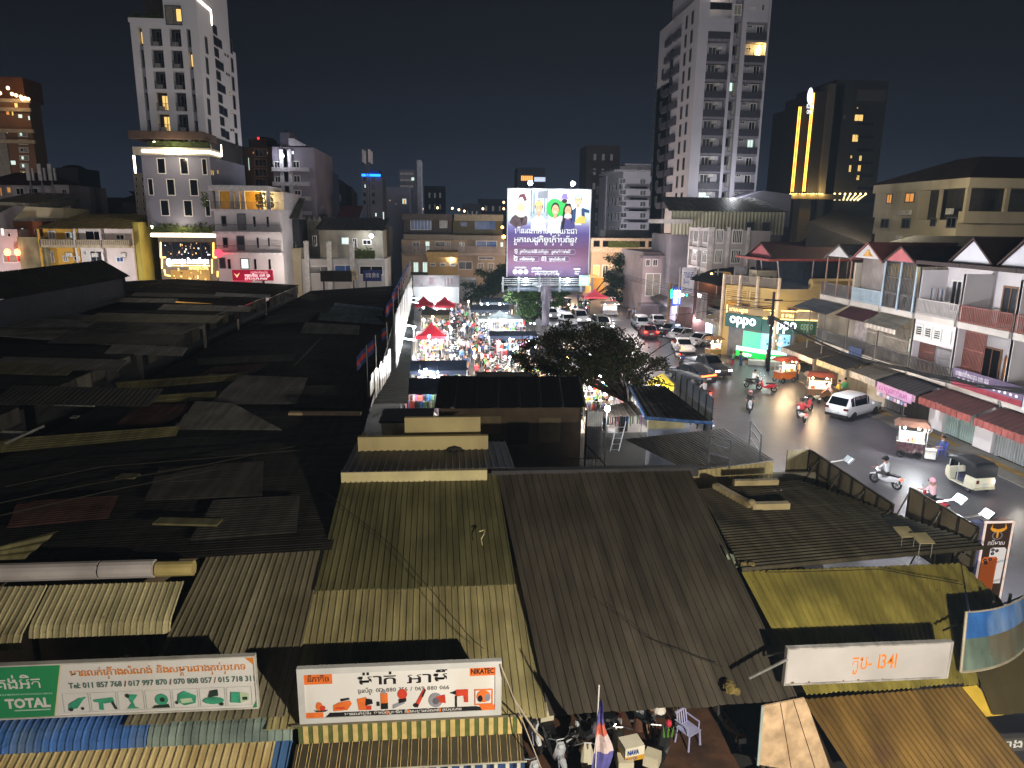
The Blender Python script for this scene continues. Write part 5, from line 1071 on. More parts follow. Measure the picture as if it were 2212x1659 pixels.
for(u0,u1,v0,c)in((873,978,470,'4a423e'),(976,1085,470,'5a543c')):
 a,b=D(u0,500,Y+2),D(u1,500,Y+2);mb=MB();mb.box(a.x,Y+2,zt-1,b.x,Y+13,D(u0,v0,Y+2).z);mb.build('upper_storey',mat(c,.85,0,.2,.4),r)
wpx(r,[(235,845,455,960,'blue'),(540,855,620,940,'dark')],Y+2,'blue','w',K4,mul=5);wpx(r,[(755,870,830,925,'blue'),(900,860,1125,960,'blue')],Y+2,'blue','g',K4,mul=5)
for(q0,q1,v)in(((150,790),(690,790),800),((670,795),(1200,800),845)):
 a,b=D(*K4(*q0),Y-.5),D(*K4(*q1),Y-.5);mb=MB();mb.box(a.x,Y-.5,a.z-1.2,b.x,Y+13,a.z);mb.build('roof_slab',mat('57504c' if v==800 else '8f8672',.8),r)
for(q0,q1)in(((165,1020),(690,1030)),((690,1030),(1200,1060))):
 a,b=D(*K4(*q0),Y-1.5),D(*K4(*q1),Y-1.5);mb=MB();mb.box(a.x,Y-1.5,a.z-.6,b.x,Y+2,a.z+.3);mb.build('canopy_slab',mat('7f786c',.8),r)
wpx(r,[(258,1080,335,1190,'grey'),(390,1075,440,1180,'cool'),(490,1075,600,1185,'dark'),(610,1080,655,1170,'curt'),(740,1085,800,1180,'dark'),(915,1070,1135,1160,'blue'),(1170,1085,1200,1140,'cool')],Y,'grey','w',K4)
wpx(r,[(265,1290,325,1400,'cool'),(360,1290,418,1410,'cool'),(735,1285,880,1370,'grey'),(940,1235,1105,1270,'shut'),(935,1300,1000,1370,'curt'),(1040,1300,1105,1380,'curt')],Y,'grey','w',K4)
z=D(*K4(500,1195),Y-1.5).z;mb=MB()
for k in range(90):x=xa+.4+(xb-xa-.8)*k/89;mb.box(x-.07,Y-1.5,z-.1,x+.07,Y-1.4,z+1.1)
mb.box(xa,Y-1.55,z+1.1,xb,Y-1.35,z+1.25);mb.box(xa,Y-1.6,z-.45,xb,Y,z-.1);mb.build('balcony_railing',mat('a89a92',.8,0,.3,.6),r)
b=D(1018,490,Y);mb=MB();mb.ball((b.x+6,Y-1,b.z),.3,6);mb.ball(D(*K4(1205,1030),Y-1.7),.4,6);mb.build('lamp',glow('ffb050',10),r)
for k,u in enumerate((908,930,945,978,991,1003,1044)):pass
mb=MB();
for u,v in((912,451),(945,449),(977,450),(991,453),(1003,456),(1043,451),(1088,437),(1088,451)):mb.ball(D(u,v,240),.42,5)
tag(mb.build('far_lamps',glow('ffcf90',5)),'scatter of small far off lamps above the long shop block','lamps',kind='stuff')
Y=128.0
r,xa,xb,zt=bld('box_building','plain tan box building with two rows of three small windows at the alley end','building',924,988,556,Y,8,mat('b08f58',.8,0,.12,.5),vref=590)
wpx(r,[(440+103*c,1300+145*q,500+103*c,1335+145*q,'shut')for c in range(3)for q in range(2)],Y,'shut','w',K4,mul=0)
mb=MB();a,b=D(*K4(415,1210),Y-.6),D(*K4(725,1245),Y-.6);mb.box(a.x-.2,Y-.6,b.z,b.x+.2,Y+8,a.z+.4);mb.build('parapet',mat('b8985f',.8),r)
mb=MB();z=D(900,611,Y-1).z;mb.box(D(895,611,Y).x,Y-4,z-.5,D(990,611,Y).x,Y,z);mb.build('canopy',mat('2e2c2e',.8),r)
r,xa,xb,zt=bld('shop','bright white lit shop front with a stained white fascia behind the red tents','shop',893,992,617,118,6,mat('c8ccd0',.6,0,.1,.5),vref=630)
p=Print((xa,117.7,zt-.2),(1,0,0),(0,0,1),xb-xa,1.9);p.rect(0,0,1,1,mat('8a868a',.6,0,.3,.8));
for q in((.35,.2,.45,.8),(.68,.05,.71,.7),(.74,.1,.78,.8),(.82,.3,.86,.75),(.17,.0,.2,.3)):p.rect(*q,mat('7a6a70'))
p.build('fascia',r);lamp('light',((xa+xb)/2,114.5,2.2),1300,(.95,.98,1),.5,r)
r,xa,xb,zt=bld('shop','green striped shop front left of the tan box building','shop',884,924,592,131,5,mat('7c7a3c',.8,0,.2,.6),vref=600)
r,xa,xb,zt=bld('shop','bright white kiosk with goods right of the tan box building','shop',994,1030,604,124,5,mat('b8bcc0',.6,0,.2,.5),vref=620)
for k,(u0,u1,vt,Yb,c,lb)in enumerate(((916,962,402,330,'16181e','black silhouette block right of the ribbon window block'),(1000,1040,440,300,'5a5c66','pale low far block with small lit windows left of the billboard'),(1035,1095,430,320,'3a3a44','dim wide far block touching the billboard'),(1268,1340,314,260,'4a4038','tall dim brown tower behind the white block right of the billboard'),(1404,1445,396,215,'8a6a68','pinkish plain block between the white block and the tall tower'),(500,530,420,260,'1c1c22','dark far block in the gap right of the hotel'))):
 r,xa,xb,zt=bld('tower_block',lb,'tower',u0,u1,vt,Yb,14,mat(c,.9,0,.1,.3))
 for q in range(3):
  for s in(.25,.5,.75):win(r,(xa+(xb-xa)*s,Yb,zt-4-5*q),(xb-xa)*.1,2.4,'dark','k',mul=0)
 if k==3:mb=MB();mb.box(xa+1,Yb-.6,zt-9,xb-1,Yb,zt-8.4);mb.build('ledge',mat('5d5148'),r)
Y=300.0
r,xa,xb,zt=bld('round_tower','far round topped building with a lit orange and white top floor above the billboard','tower',1118,1178,362,Y,14,mat('4c505c',.9,0,.1,.2))
mb=MB();mb.ball(((xa+xb)/2,Y+6,zt-1),(xb-xa)*.5,16,0,(1,.5,.28));mb.build('dome',mat('50535e',.9),r)
A,B=D(1126,390,Y-.2),D(1152,380,Y-.2);mb=MB();
for k in range(6):x=A.x+(B.x-A.x)*k/6;mb.box(x,Y-.3,A.z,x+.5,Y-.1,B.z)
mb.build('lit_floor',glow('ffb45a',1.6),r);A,B=D(1154,392,Y-.2),D(1178,383,Y-.2);mb=MB();mb.box(A.x,Y-.3,A.z,B.x,Y-.1,B.z);mb.build('lit_floor',glow('d8e6ff',.8),r)
Y=195.0
r,xa,xb,zt=bld('apartment_block','white seven storey block right of the billboard','building',1344,1404,371,Y,20,mat('c4bec4',.8,0,.08,.3),vref=440)
xs0=xa;mb=MB();mb.box(D(1410,360,Y).x-10.5,Y-.6,zt,xb+.8,Y+20,zt+.5);mb.box(xa+.5,Y+1,zt+.5,xb,Y+19,D(1370,353,Y).z,0);mb.build('roof_storey',mat('b4aeb2',.8),r)
y3=XP(1298,372,xa).y;mb=MB();mb.box(xa-.02,Y,0,xa,Y+20,zt);mb.box(xa-.4,Y+20,0,xa+8,Y+20+max(4,(y3-Y-20)),zt);mb.build('side_wing',mat('c4bec4',.8),r);lamp('unseen_light',(40,170,7),9000,(.95,.93,1),.5);lamp('unseen_light',(22,175,7),6000,(.85,.9,1),.5)  # both lights are added to brighten the white block, no lamps stand there
for k in range(6):
 wpx(r,[(325+2*k,1315+83*k,375+2*k,1355+83*k),(478,1318+83*k,522,1360+83*k)],Y,'dark','w',K5);
 for c in range(8):win(r,(xa-.03,Y+3+c*4.5,zt-3.5-k*4.1),2.2,2.4,'grey','w','-x',mul=0)
 mb=MB();z=D(1350,K5(0,1365+83*k)[1],Y).z;mb.box(xa+.5,Y-1.2,z-.9,xa+6.5,Y,z-.4);mb.box(xb-6,Y-1.2,z-.9,xb-.3,Y,z-.4);mb.build('balcony',mat('8f8a90',.8),r)
wpx(r,[(330,1225,460,1255,'dark'),(505,1238,530,1258,'dark')],Y+.98,'dark','w',K5)
Y=118.0
r=thing('apartment_tower','tall pale apartment tower with dark balconies right of centre','tower',(38,Y,0))
tw=mat('b4b2bc',.75,0,.1,.15,0,0,'96949c')
x0,x1=D(1484,440,Y).x,D(1633,410,Y).x;ztop=D(1580,-8,Y).z;yl=XP(1437,448,x0).y
zb0=D(1480,95,Y).z
bx1,bx2,st1,st2,pr2,bb1,bb2=[D(K5(c,1400)[0],410,Y).x for c in(905,1062,1070,1140,1160,1172,1332)]
mb=MB();mb.box(x0,Y+1.5,0,x1,Y+22,ztop,0);mb.box(x0,Y,0,bx1,Y+1.5,ztop,0);mb.box(bx2,Y,0,st1+.3,Y+1.5,ztop,0);mb.box(st2,Y,0,bb1,Y+1.5,ztop,0);mb.box(x1-.35,Y,0,x1,Y+1.5,ztop,0);mb.box(st1+.3,Y+.7,0,st2,Y+1.5,ztop,1)
mb.box(x0,Y+22,0,x1-3,yl,zb0-3,0);mb.build('tower_wall',[tw,mat('8a8892',.7)],r)
fl=[D(1500,K5(0,y)[1],Y).z for y in(1530,1397,1267,1132,1000,862,722,585,452,285,130)]
for k,z in enumerate(fl):
 if k==10:mb=MB();mb.box(bx1,Y+.02,z-2.4,bx2,Y+1.5,z+.1);mb.box(bb1,Y+.02,z-.3,x1-.4,Y+1.5,z+9);mb.build('spandrel',tw,r);continue
 mb=MB();mb.box(bx1,Y+.01,z-.2,bx2,Y+1.5,z+.1,0);mb.box(bb1,Y+.01,z-.2,x1-.35,Y+1.5,z+.1,0);mb.build('balcony_slab',mat('77757e',.8),r)
 mb=MB();mb.box(bx1,Y-.04,z+.1,bx2,Y+.01,z+1.15);mb.box(bb1,Y-.04,z+.1,x1-.35,Y+.01,z+1.15);mb.build('balcony_panel',mat('34343e',.5),r)
 kd={0:'cool',6:'dark'}.get(k,'grey');win(r,(bx1+(bx2-bx1)*.45,Y+1.49,z+1.4),(bx2-bx1)*.55,2.3,kd,'w',mul=2)
 win(r,(bb1+(x1-bb1)*.72,Y+1.49,z+1.4),(x1-bb1)*.3,2.3,{3:'cool',8:'cool'}.get(k,'dark'),'w',mul=1)
 win(r,(bb1+(x1-bb1)*.3,Y+1.49,z+2.4),(x1-bb1)*.24,.5,'grey','w',mul=1)
 win(r,(st1+.3+(st2-st1)*.3,Y+.69,z+1.9),1.0,1.5,'cool' if k==6 else 'dark','g',mul=0);win(r,(st1+.3+(st2-st1)*.72,Y+.69,z+1.6),1.0,2.3,'curt','g',mul=0)
 ac(r,(bx2-1.2,Y+1.3,z+2.3));ac(r,(bb1+1.2,Y+1.2,z+.55))
mb=MB();b=Vector((bb1+(x1-bb1)*.72,Y+1.0,fl[8]+2.6));mb.ball(b,.28,8);mb.build('balcony_lamp',glow('ffd070',20),r);lamp('light',b+Vector((0,-.5,-.1)),160,(1,.62,.15),.2,r)
wpx(r,[(998,15,1155,75,'dark')],Y,'dark','k',K5,mul=3);wpx(r,[(1172,30,1225,115,'curt'),(1288,52,1330,70,'grey'),(1378,30,1395,82,'dark')],Y,'curt','w',K5)
mb=MB();ya=XP(K5(840,900)[0],300,x0).y
yc0,yc1=Y+9,Y+13.5
mb.box(x0-.25,yc0+3.4,0,x0-.02,yc1,zb0+2);mb.build('dark_shaft',mat('26262c',.6),r)
for k in range(11):
 z=fl[0]+k*(fl[8]-fl[0])/8*1.0
 win(r,(x0,Y+3,z+1.5),1.0,2.0,'grey','g','-x',mul=0);win(r,(x0,Y+6,z+1.5),1.0,2.0,'grey','g','-x',mul=0)
 if z<zb0:win(r,(x0,yc1+5,z+1.5),1.2,1.8,'grey','g','-x',mul=0);win(r,(x0,yc1+9,z+1.5),1.2,1.8,'dark','g','-x',mul=0)
 mb=MB();mb.box(x0-.5,yc0-.4,z,x0,yc0+3.3,z+1.1);mb.box(x0-.5,yc1+.2,z,x0,yc1+3.2,z+1.1);mb.build('side_balcony',mat('44444e',.5),r)
mb=MB();mb.box(x0+1,Y+6,ztop,x1-2,Y+18,ztop+4);mb.tube((x0+2,Y+4,zb0),(x0+2,Y+4,zb0+3),.1,None,5);mb.build('roof_house',tw,r)
mb=MB();mb.box(x0-.1,Y-.1,ztop-.2,x0+4,Y+.1,ztop+.3);mb.build('light_strip',led,r)
lamp('unseen_light',(44,111.5,19),1500,(.95,.95,1),.5);lamp('unseen_light',(20,126,9),5000,(.9,.93,1),.5)  # unseen lights added to lift the tower's front and left face
Y=205.0
r,xa,xb,zt=bld('gold_tower','dark high rise with four golden light lines and a lit sign, upper right','tower',1784,1893,172,Y,24,mat('33322f',.8,0,.15,.15),vref=400)
A,B=D(1708,420,Y+3),D(1778,420,Y+3);zl=D(1745,195,Y).z;zg=D(1745,420,Y+2).z
mb=MB();mb.box(A.x,Y+3,0,D(1745,420,Y).x,Y+20,D(1720,228,Y+3).z,0);mb.box(D(1745,420,Y).x,Y+1,0,B.x,Y+20,zl,0);mb.box(D(1768,420,Y).x,Y,0,D(1800,420,Y).x,Y+5,D(1780,180,Y).z,1);mb.build('fin_wall',[mat('2c2822',.7,0,.1,.2),mat('5a554a',.7,0,.1,.2)],r)
mb=MB()
for k,(c0,c1,t)in enumerate(((1632,1688,775),(1645,1703,775),(1692,1765,680),(1705,1778,680))):
 a,b=D(*K5(c0,1410),Y-.2),D(*K5(c1,t),Y-.2);x=(a.x+b.x)/2;mb.box(x-.1,Y-.3+(3 if k<2 else 1),a.z,x+.1,Y-.02+(3 if k<2 else 1),b.z)
mb.build('light_strip',glow('ffb347',3),r)
mb=MB()
for k in range(12):u=1242.1+(1590+k*21)/3.4133;mb.ball(D(u,420+(k%2)*.5,Y-1.5),.36,6)
for k in range(7):mb.ball(D(1242.1+(1915+k*38)/3.4133,419,Y-1.5),.34,6)
mb.build('up_lamps',glow('ffdc90',4),r)
mb=MB()
for k in range(7):
 a=D(1242.1+(1915+k*38)/3.4133,420,Y-1.2);b=D(1242.1+(1915+k*36-10*max(0,k-1))/3.4133,433,Y-1.2);mb.tube(a,b,.16,.3,4)
mb.build('spot_streaks',glow('e8d8a8',1.5),r)
mb=MB();mb.box(D(1728,440,Y-1).x,Y-1,0,D(1752,440,Y-1).x,Y+3,D(1740,424,Y-1).z);mb.box(D(1708,425,Y-2).x,Y-2,D(1740,430,Y-2).z,B.x+3,Y+3,zg);mb.build('base_storey',mat('6a5f48',.7),r)
for u in(1715,1735,1755,1775):b=D(u,419,Y-2);lamp('light',(b.x,Y-2.4,b.z+.4),800,(1,.68,.25),.4,r)
for q in((2062,842,2122,895,'warm'),(2045,990,2085,1048,'warm'),(2030,1145,2042,1168,'warm'),(2095,1145,2112,1190,'warm'),(2020,1215,2034,1270,'warm'),(2085,1215,2105,1265,'warm'),(2075,1290,2095,1330,'warm'),(1980,845,1992,880,'curt'),(2078,790,2086,802,'warm')):wpx(r,[q],Y-.02,'warm','k',K5,mul=1)
A,B=D(*K5(2075,745),Y),D(*K5(2250,665),Y);mb=MB();mb.box(A.x,Y-.3,A.z,xb-.5,Y-.01,B.z);mb.build('pale_panel',mat('4d4a46',.7),r)
for k in range(7):z=D(1830,215+28*k,Y).z;wpx(r,[(2080,900+95*k,2200,930+95*k,'dark')],Y,'dark','k',K5,mul=3)
p=Print((D(1741,247,Y-.5).x,Y-.5,D(1741,247,Y-.5).z),(1,0,0),(0,0,1),2.1,4.4);gw=glow('f2f6ff',1.6)
p.text('TIM',.15,.7,.2,gw,.7,.02);p.text('FLOOR',.0,.37,.2,gw,1,.02);p.text('ONE',.08,.04,.2,gw,.75,.02);p.build('lettering',r)
a=D(1750,208,Y-.5);p=Print((a.x-.85,Y-.5,a.z-2.2),(1,0,0),(0,0,1),1.7,4.5)
p.ell(.5,.5,.5,.5,gw);dkm=mat('2c2824')
for q in((.2,.05,.28,.8),(.47,.0,.53,.9),(.72,.05,.8,.8)):p.rect(*q,dkm)
p.build('logo',r)
lamp('unseen_light',(-110,160,9),5000,(1,.85,.65),.6);lamp('unseen_light',(0,128,7),1500,(1,.92,.85),.4)  # first light is added ahead of the brown hotel, both are unseen
XF=32.5
def K7(x,y):return 1728.1+x/4.5714,621.1+y/4.5714
def railing(root,x,y0,y1,z,h,m,step=.14,solid=False,ax='x',r=.02):
 mb=MB();n=max(2,int(abs(y1-y0)/step))
 for k in range(n+1):
  y=y0+(y1-y0)*k/n
  if ax=='x':mb.box(x-r,y-r*1.4,z,x+r,y+r*1.4,z+h)
  else:mb.box(y-r*1.4,x-r,z,y+r*1.4,x+r,z+h)
 if ax=='x':mb.box(x-.05,y0,z+h,x+.05,y1,z+h+.06);mb.box(x-.04,y0,z+.05,x+.04,y1,z+.1)
 else:mb.box(y0,x-.05,z+h,y1,x+.05,z+h+.06)
 mb.build('balcony_railing',m,root)
wl=mat('c9c3c6',.8,0,.12,.5,0,0,'a29a98');wl2=mat('b0a698',.85,0,.25,.6,0,0,'7d7468')
gratem=flat('4a403c');blugr=mat('9fb4c4',.5,0,.2,1)
def grille(root,x,y0,y1,z0,z1,m,step=.13,name='grille'):
 mb=MB();n=int((y1-y0)/step)
 for k in range(n+1):y=y0+(y1-y0)*k/n;mb.box(x-.02,y-.022,z0,x+.02,y+.022,z1)
 for k in range(4):z=z0+(z1-z0)*k/3;mb.box(x-.03,y0,z-.03,x+.03,y1,z+.03)
 mb.build(name,m,root)
def rowhouse(name,label,y0,y1,wall,ztop,rails,extra):
 r=thing(name,label,'house',(XF,y0,0),'row houses along the right hand street')
 mb=MB();d=XF+1.9
 mb.box(d,y0,0,XF+9,y1,ztop)
 for yy in(y0,y1):mb.box(XF,yy-.12,0,d,yy+.12,ztop-.4)
 mb.build('wall',wall,r)
 mb=MB();mb.box(XF-.15,y0+.125,3.15,d,y1-.125,3.45);mb.box(XF-.15,y0+.125,7.1,d,y1-.125,7.5);mb.build('balcony_slab',mat('bab3ae',.8,0,.2,.7),r)
 railing(r,XF-.08,y0+.13,y1-.13,3.45,.95,rails[0]);railing(r,XF-.08,y0+.13,y1-.13,7.5,1.0,rails[1])
 return r,d
sil=mat('a8a4a4',.5,.3,.1,2);brn=mat('7d4a42',.6,0,.15,2);dgm=mat('4c4a4c',.5,.2)
rA,d=rowhouse('row_house','white townhouse with brown upper railings and an orange lit grille door',38.3,42.9,wl,10.9,(dgm,brn),None)
rB,d=rowhouse('row_house','white townhouse with washing behind pale grey upper railings and louvre vents',42.95,47.2,wl,10.9,(dgm,sil),None)
rZ,d=rowhouse('row_house','white townhouse cut off by the right frame edge beside the brown railings',33.2,38.25,wl,10.9,(dgm,brn),None)
for q in((39.2,8.7,1.1,2.3,'dark'),(41.2,8.7,1.3,2.4,'grey'),(41.9,4.7,1.6,2.5,'dark')):win(rA,(d,q[0],q[1]),q[2],q[3],q[4],'b','-x',mul=1)
win(rA,(d,39.6,6.3),2.0,.8,'amber','g','-x',mul=9);win(rA,(d,40.2,4.55),1.2,2.2,'amber','b','-x',mul=7)
grille(rA,XF+.5,40.9,42.7,3.5,6.9,brn,.12)
for q in((44.4,8.7,1.2,2.3,'grey'),(46.0,8.8,1.1,2.2,'dark'),(43.8,4.6,1.3,2.2,'curt')):win(rB,(d,q[0],q[1]),q[2],q[3],q[4],'w','-x',mul=1)
mb=MB();mb.box(XF,43.07,5.6,XF+.2,47.08,7.09);mb.build('upper_panel',wl,rB)
for k in range(4):win(rB,(XF,43.7+k*.95,6.35),.8,.85,'dark' if k else 'cool','w','-x',mul=0,bars=5)
grille(rB,XF+.5,45.4,47.0,3.5,5.6,mat('6a4038',.6),.11);win(rB,(d,44.0,4.6),1.2,2.2,'warm','k','-x',mul=5)
for k in range(7):
 mb=MB();y=45.3+.22*k;mb.prism([(-.14,0),(.14,0),(.17,-.9),(-.15,-.85)],(XF+.5,y,9.3),(.6,1,0),(0,0,1),(.03,0,0))
 tag(mb.build('washing',mat(('c8c4cc','31486e','b4bcc8','5a2c34','8a98a8','d4d0d0','2c3444')[k],.9)),('white shirt','dark blue trousers','pale blue towel','dark red shirt','grey blue cloth','white sheet','navy cloth')[k]+' hung to dry on the upper balcony of the townhouse with grey railings','laundry')
for rr,y0,y1 in((rA,38.3,42.9),(rB,42.95,47.2),(rZ,33.2,38.25)):
 mb=MB();mb.box(XF-.5,y0,10.9,XF+9,y1,11.15);mb.build('roof_slab',mat('3a3030',.8),rr)
def gable(root,y0,y1,zb,zp,m,rm,x=None,over=.35,deep=9):
 x=XF if x is None else x;ym=(y0+y1)/2;mb=MB();mb.prism([(y0+.1,zb),(y1-.1,zb),(ym,zp-.12)],(x,0,0),(0,1,0),(0,0,1),(.15,0,0));mb.build('gable',m,root)
 mb=MB()
 for a in(y0-over,y1+over):
  p=[(x-over,a,zb-.15),(x-over,ym,zp),(x+deep,ym,zp),(x+deep,a,zb-.15)];mb.face(p);mb.face([Vector(v)+Vector((0,0,-.1))for v in reversed(p)])
  mb.face([p[0],p[1],Vector(p[1])-Vector((0,0,.14)),Vector(p[0])-Vector((0,0,.14))])
 mb.build('roof',rm,root)
rdk=mat('3a2826',.75,0,.3,.8);gwh=mat('c4c4cc',.8,0,.1,.8)
gable(rA,40.6,44.6,11.2,12.8,gwh,rdk,XF+.1,.2);gable(rZ,36.2,40.4,11.2,13.0,gwh,rdk,XF+.1,.2)
rC,d=rowhouse('row_house','row house with a pink gable, blue posts and dark grilles on both floors',47.25,51.3,wl2,10.9,(dgm,dgm),None)
gable(rC,47.25,51.3,10.95,12.05,mat('b0666c',.8,0,.15,1),rdk,XF-.3,.1)
grille(rC,XF-.1,47.5,51.1,7.5,10.9,dgm,.16);grille(rC,XF+.2,47.5,50.8,3.5,6.2,mat('8d867c',.5),.15);
mb=MB();
for y in(47.4,49.2,51.15):mb.tube((XF-.2,y,7.4),(XF-.2,y,10.9),.07,None,6)
mb.build('blue_post',blugr,rC)
mb=MB()
for k in range(12):y=47.6+.29*k;mb.prism([(0,0),(.16,0),(.14,-.9-.5*R.random()),(.02,-.8)],(XF+.1,y,10.7),(0,1,0),(0,0,1),(.02,0,0))
mb.build('yellow_strips',mat('a8914c',.7),rC)
win(rC,(d,48.3,4.6),1.2,2.3,'dark','w','-x');win(rC,(d,49.9,4.7),.8,1.2,'cool','k','-x',mul=0)
rD,d=rowhouse('row_house','row house with a red edged white gable, gold ornament and a grey sheet wall',51.35,55.5,wl2,10.9,(dgm,blugr),None)
gable(rD,51.35,55.5,10.95,12.2,gwh,mat('7a4a44',.7,0,.2,1),XF-.3,.15)
mb=MB()
for k,(a,w,h)in enumerate(((0,.7,.18),(0,.45,.34),(0,.22,.52))):mb.prism([(53.4-w,11.1),(53.4+w,11.1),(53.4+w*.7,11.1+h),(53.4-w*.7,11.1+h)],(XF-.33-.02*k,0,0),(0,1,0),(0,0,1),(.02,0,0))
mb.build('gold_ornament',mat('b88a30',.4,.5),rD)
corr_mb((XF+.25,51.6,10.9),(XF+.25,54.9,10.9),(XF+.25,54.9,7.6),(XF+.25,51.6,7.6),.18,.03).build('sheet_wall',mat('8a8280',.6,.2,.2,1),rD)
grille(rD,XF+.3,51.6,53.2,3.5,6.2,mat('a0988c',.5),.17);mb=MB();mb.box(XF+.35,53.4,3.5,XF+.4,55.2,6.3);mb.build('curtain',mat('8f888a',.9,0,.3,4),rD)
rE,d=rowhouse('row_house','row house with an open roof terrace under a small white gable on posts',55.55,60.4,wl2,8.2,(dgm,dgm),None)
gable(rE,55.7,59.9,10.85,11.9,gwh,mat('55504e',.8),XF-.2,.12,4)
mb=MB()
for y in(55.9,57.8,59.7):mb.tube((XF-.1,y,7.4),(XF-.1,y,10.85),.07,None,6);mb.tube((XF+3.6,y,7.4),(XF+3.6,y,10.85),.06,None,6)
mb.build('post',mat('8a6a5a',.7,0,.3,2),rE)
for k,(y0,y1,c)in enumerate(((47.3,51.2,'6a665e'),(51.4,55.4,'42262a'),(55.7,61.5,'56585c'))):
 rr=(rC,rD,rE)[k];x0=XF-1.3 if k<2 else XF-1.9
 corr_mb((XF-.1,y0,7.0),(XF-.1,y1,7.0),(x0,y1+.1,6.25),(x0,y0,6.25),.3,.06 if k==0 else .03,'sine').build('canopy',mat(c,.7,.05,.2,1),rr)
mb=MB()
for k in range(16):mb.cbox((XF-1.31,47.35+.24*k,6.1),(.03,.2,.32),k%2)
mb.build('canopy_valance',[mat('bdb4ac',.9),mat('a39a92',.9)],rC)
mb=MB()
for y in(56,58.5,61.2):mb.tube((XF-1.8,y,3.0),(XF-1.8,y,6.25),.05,None,6)
mb.build('canopy_post',mat('6e6a66',.5,.3),rE)
mb=MB();mb.face([(XF+2,47,11.0),(XF+2,62,10.8),(XF+9,62,12.6),(XF+9,47,12.8)]);mb.face([(XF+9,47,12.8),(XF+9,62,12.6),(XF+16,62,10),(XF+16,47,10)])
tag(mb.build('tile_roof',mat('2c2220',.85,0,.4,1.5)),'dark tiled roof running behind the gables of the row houses','roof')
mb=MB();mb.face([(XF-.4,33,11.15),(XF-.4,47.3,11.15),(XF+10,47.3,12.3),(XF+10,33,12.3)])
tag(mb.build('tile_roof',mat('2c2220',.85,0,.4,1.5)),'dark tiled roof of the white townhouses at the right frame edge','roof')
gates=[(39.9,42.6,'8fa09c','pale green folding gate, nearest to the right frame edge'),(44.2,47.0,'3c3532','dark folding gate between white pillars'),(47.4,49.0,'6f7076','grey shutter gate with a hanging work shirt'),(34.8,38.2,'8d8f90','grey folding gate at the right frame edge'),(51.6,54.6,'8a8270','beige shutter below the first awning from the left'),(55.9,59.6,'6a5a4a','brown shutter behind the second food cart')]
for k,(y0,y1,c,lb)in enumerate(gates):
 r=thing('folding_gate',lb,'gate',(XF,y0,0),'shop gates of the row houses');mb=MB();n=int((y1-y0)/.1)
 for j in range(n):mb.box(XF-.06-(.03 if j%2 else 0),y0+j*.1,.15,XF-.03,y0+j*.1+.07,2.6)
 mb.build('leaves',mat(c,.5,.2,.15,2),r);mb=MB();mb.box(XF-.02,y0,.13,XF+.0,y1,2.6);mb.build('backing',mat('2a2726'),r)
 mb=MB();mb.box(XF-.1,y0-.05,2.6,XF+.05,y1+.05,2.75);mb.box(XF-.12,(y0+y1)/2-.03,.15,XF-.05,(y0+y1)/2+.03,2.6);mb.build('rail',mat(c,.5,.3),r)
for k,(y0,y1,w)in enumerate(((42.7,44.1,wl),(38.3,39.8,wl),(49.1,51.5,mat('a8a49c',.8,0,.2,1)),(54.7,55.8,wl2))):
 mb=MB();mb.box(XF-.2,y0,.13,XF-.01,y1,2.9);tag(mb.build('pillar',w),('broad white wall pillar between the green and the dark gate','white wall pillar right of the green gate','grey wall panel beside the shutter gate','beige wall pillar left of the second awning')[k],'pillar')
r=thing('work_shirt','blue and orange work shirt hung on the grey gate','shirt',(XF-.2,47.3,2));mb=MB();mb.prism([(-.25,0),(.25,0),(.4,-.3),(.28,-.35),(.25,-.9),(-.25,-.9),(-.28,-.35),(-.4,-.3)],(XF-.18,47.4,2.2),(0,-1,0),(0,0,1),(-.05,0,0));mb.build('shirt',mat('3a5680',.8,0,.3,4),r);mb=MB();mb.ball((XF-.22,47.4,2.35),.12,8);mb.build('cap',mat('d8902c',.7),r)
aws=[(38.4,43.2,2.95,1.7,'4a2c2a','dark red canvas awning over the pale green gate','8a4a44'),(43.6,48.6,2.9,1.7,'2f2b2e','black canvas awning with a pink and white printed valance','b48aa0'),(47.9,51.2,3.0,1.9,'55504a','grey brown ribbed awning with a pale valance behind the white SUV','a09a92'),(51.4,55.6,3.05,2.3,'2e2c2c','black awning with a pleated cream valance behind the white SUV','c4b48c'),(55.8,61.5,3.05,2.6,'3d352f','wide dark brown awning with four small hooks behind the food carts','b0a69c'),(33.4,38.2,2.9,1.6,'4a2c2a','dark red awning at the right frame edge','8a4a44')]
for y0,y1,z,dp,c,lb,c2 in aws:
 r=thing('shop_awning',lb,'awning',(XF,y0,z),'shop awnings along the right pavement');x1=XF-dp
 corr_mb((XF-.05,y0,z+.1),(XF-.05,y1,z+.1),(x1,y1,z-.5),(x1,y0,z-.5),.45,.025,'sine').build('canvas',mat(c,.8,0,.25,1),r)
 mb=MB();n=20
 for k in range(n):a=y0+(y1-y0)*k/n;b=y0+(y1-y0)*(k+1)/n;mb.box(x1-.01-(.03 if k%2 else 0),a,z-.5-.42-.05*R.random(),x1+.01,b,z-.5)
 mb.build('valance',mat(c2,.9,0,.3,3),r)
 mb=MB();mb.tube((XF-.1,y0+.1,z-.6),(x1,y0+.1,z-.5),.025,None,5);mb.tube((XF-.1,y1-.1,z-.6),(x1,y1-.1,z-.5),.025,None,5);mb.build('arm',flat('5a5a5c'),r)
vp=[(44,48.4,'c06aa0','pink and white printed shop board on the black awning','គ្រឿងសម្អាង សាឡន','3c3a5a'),]
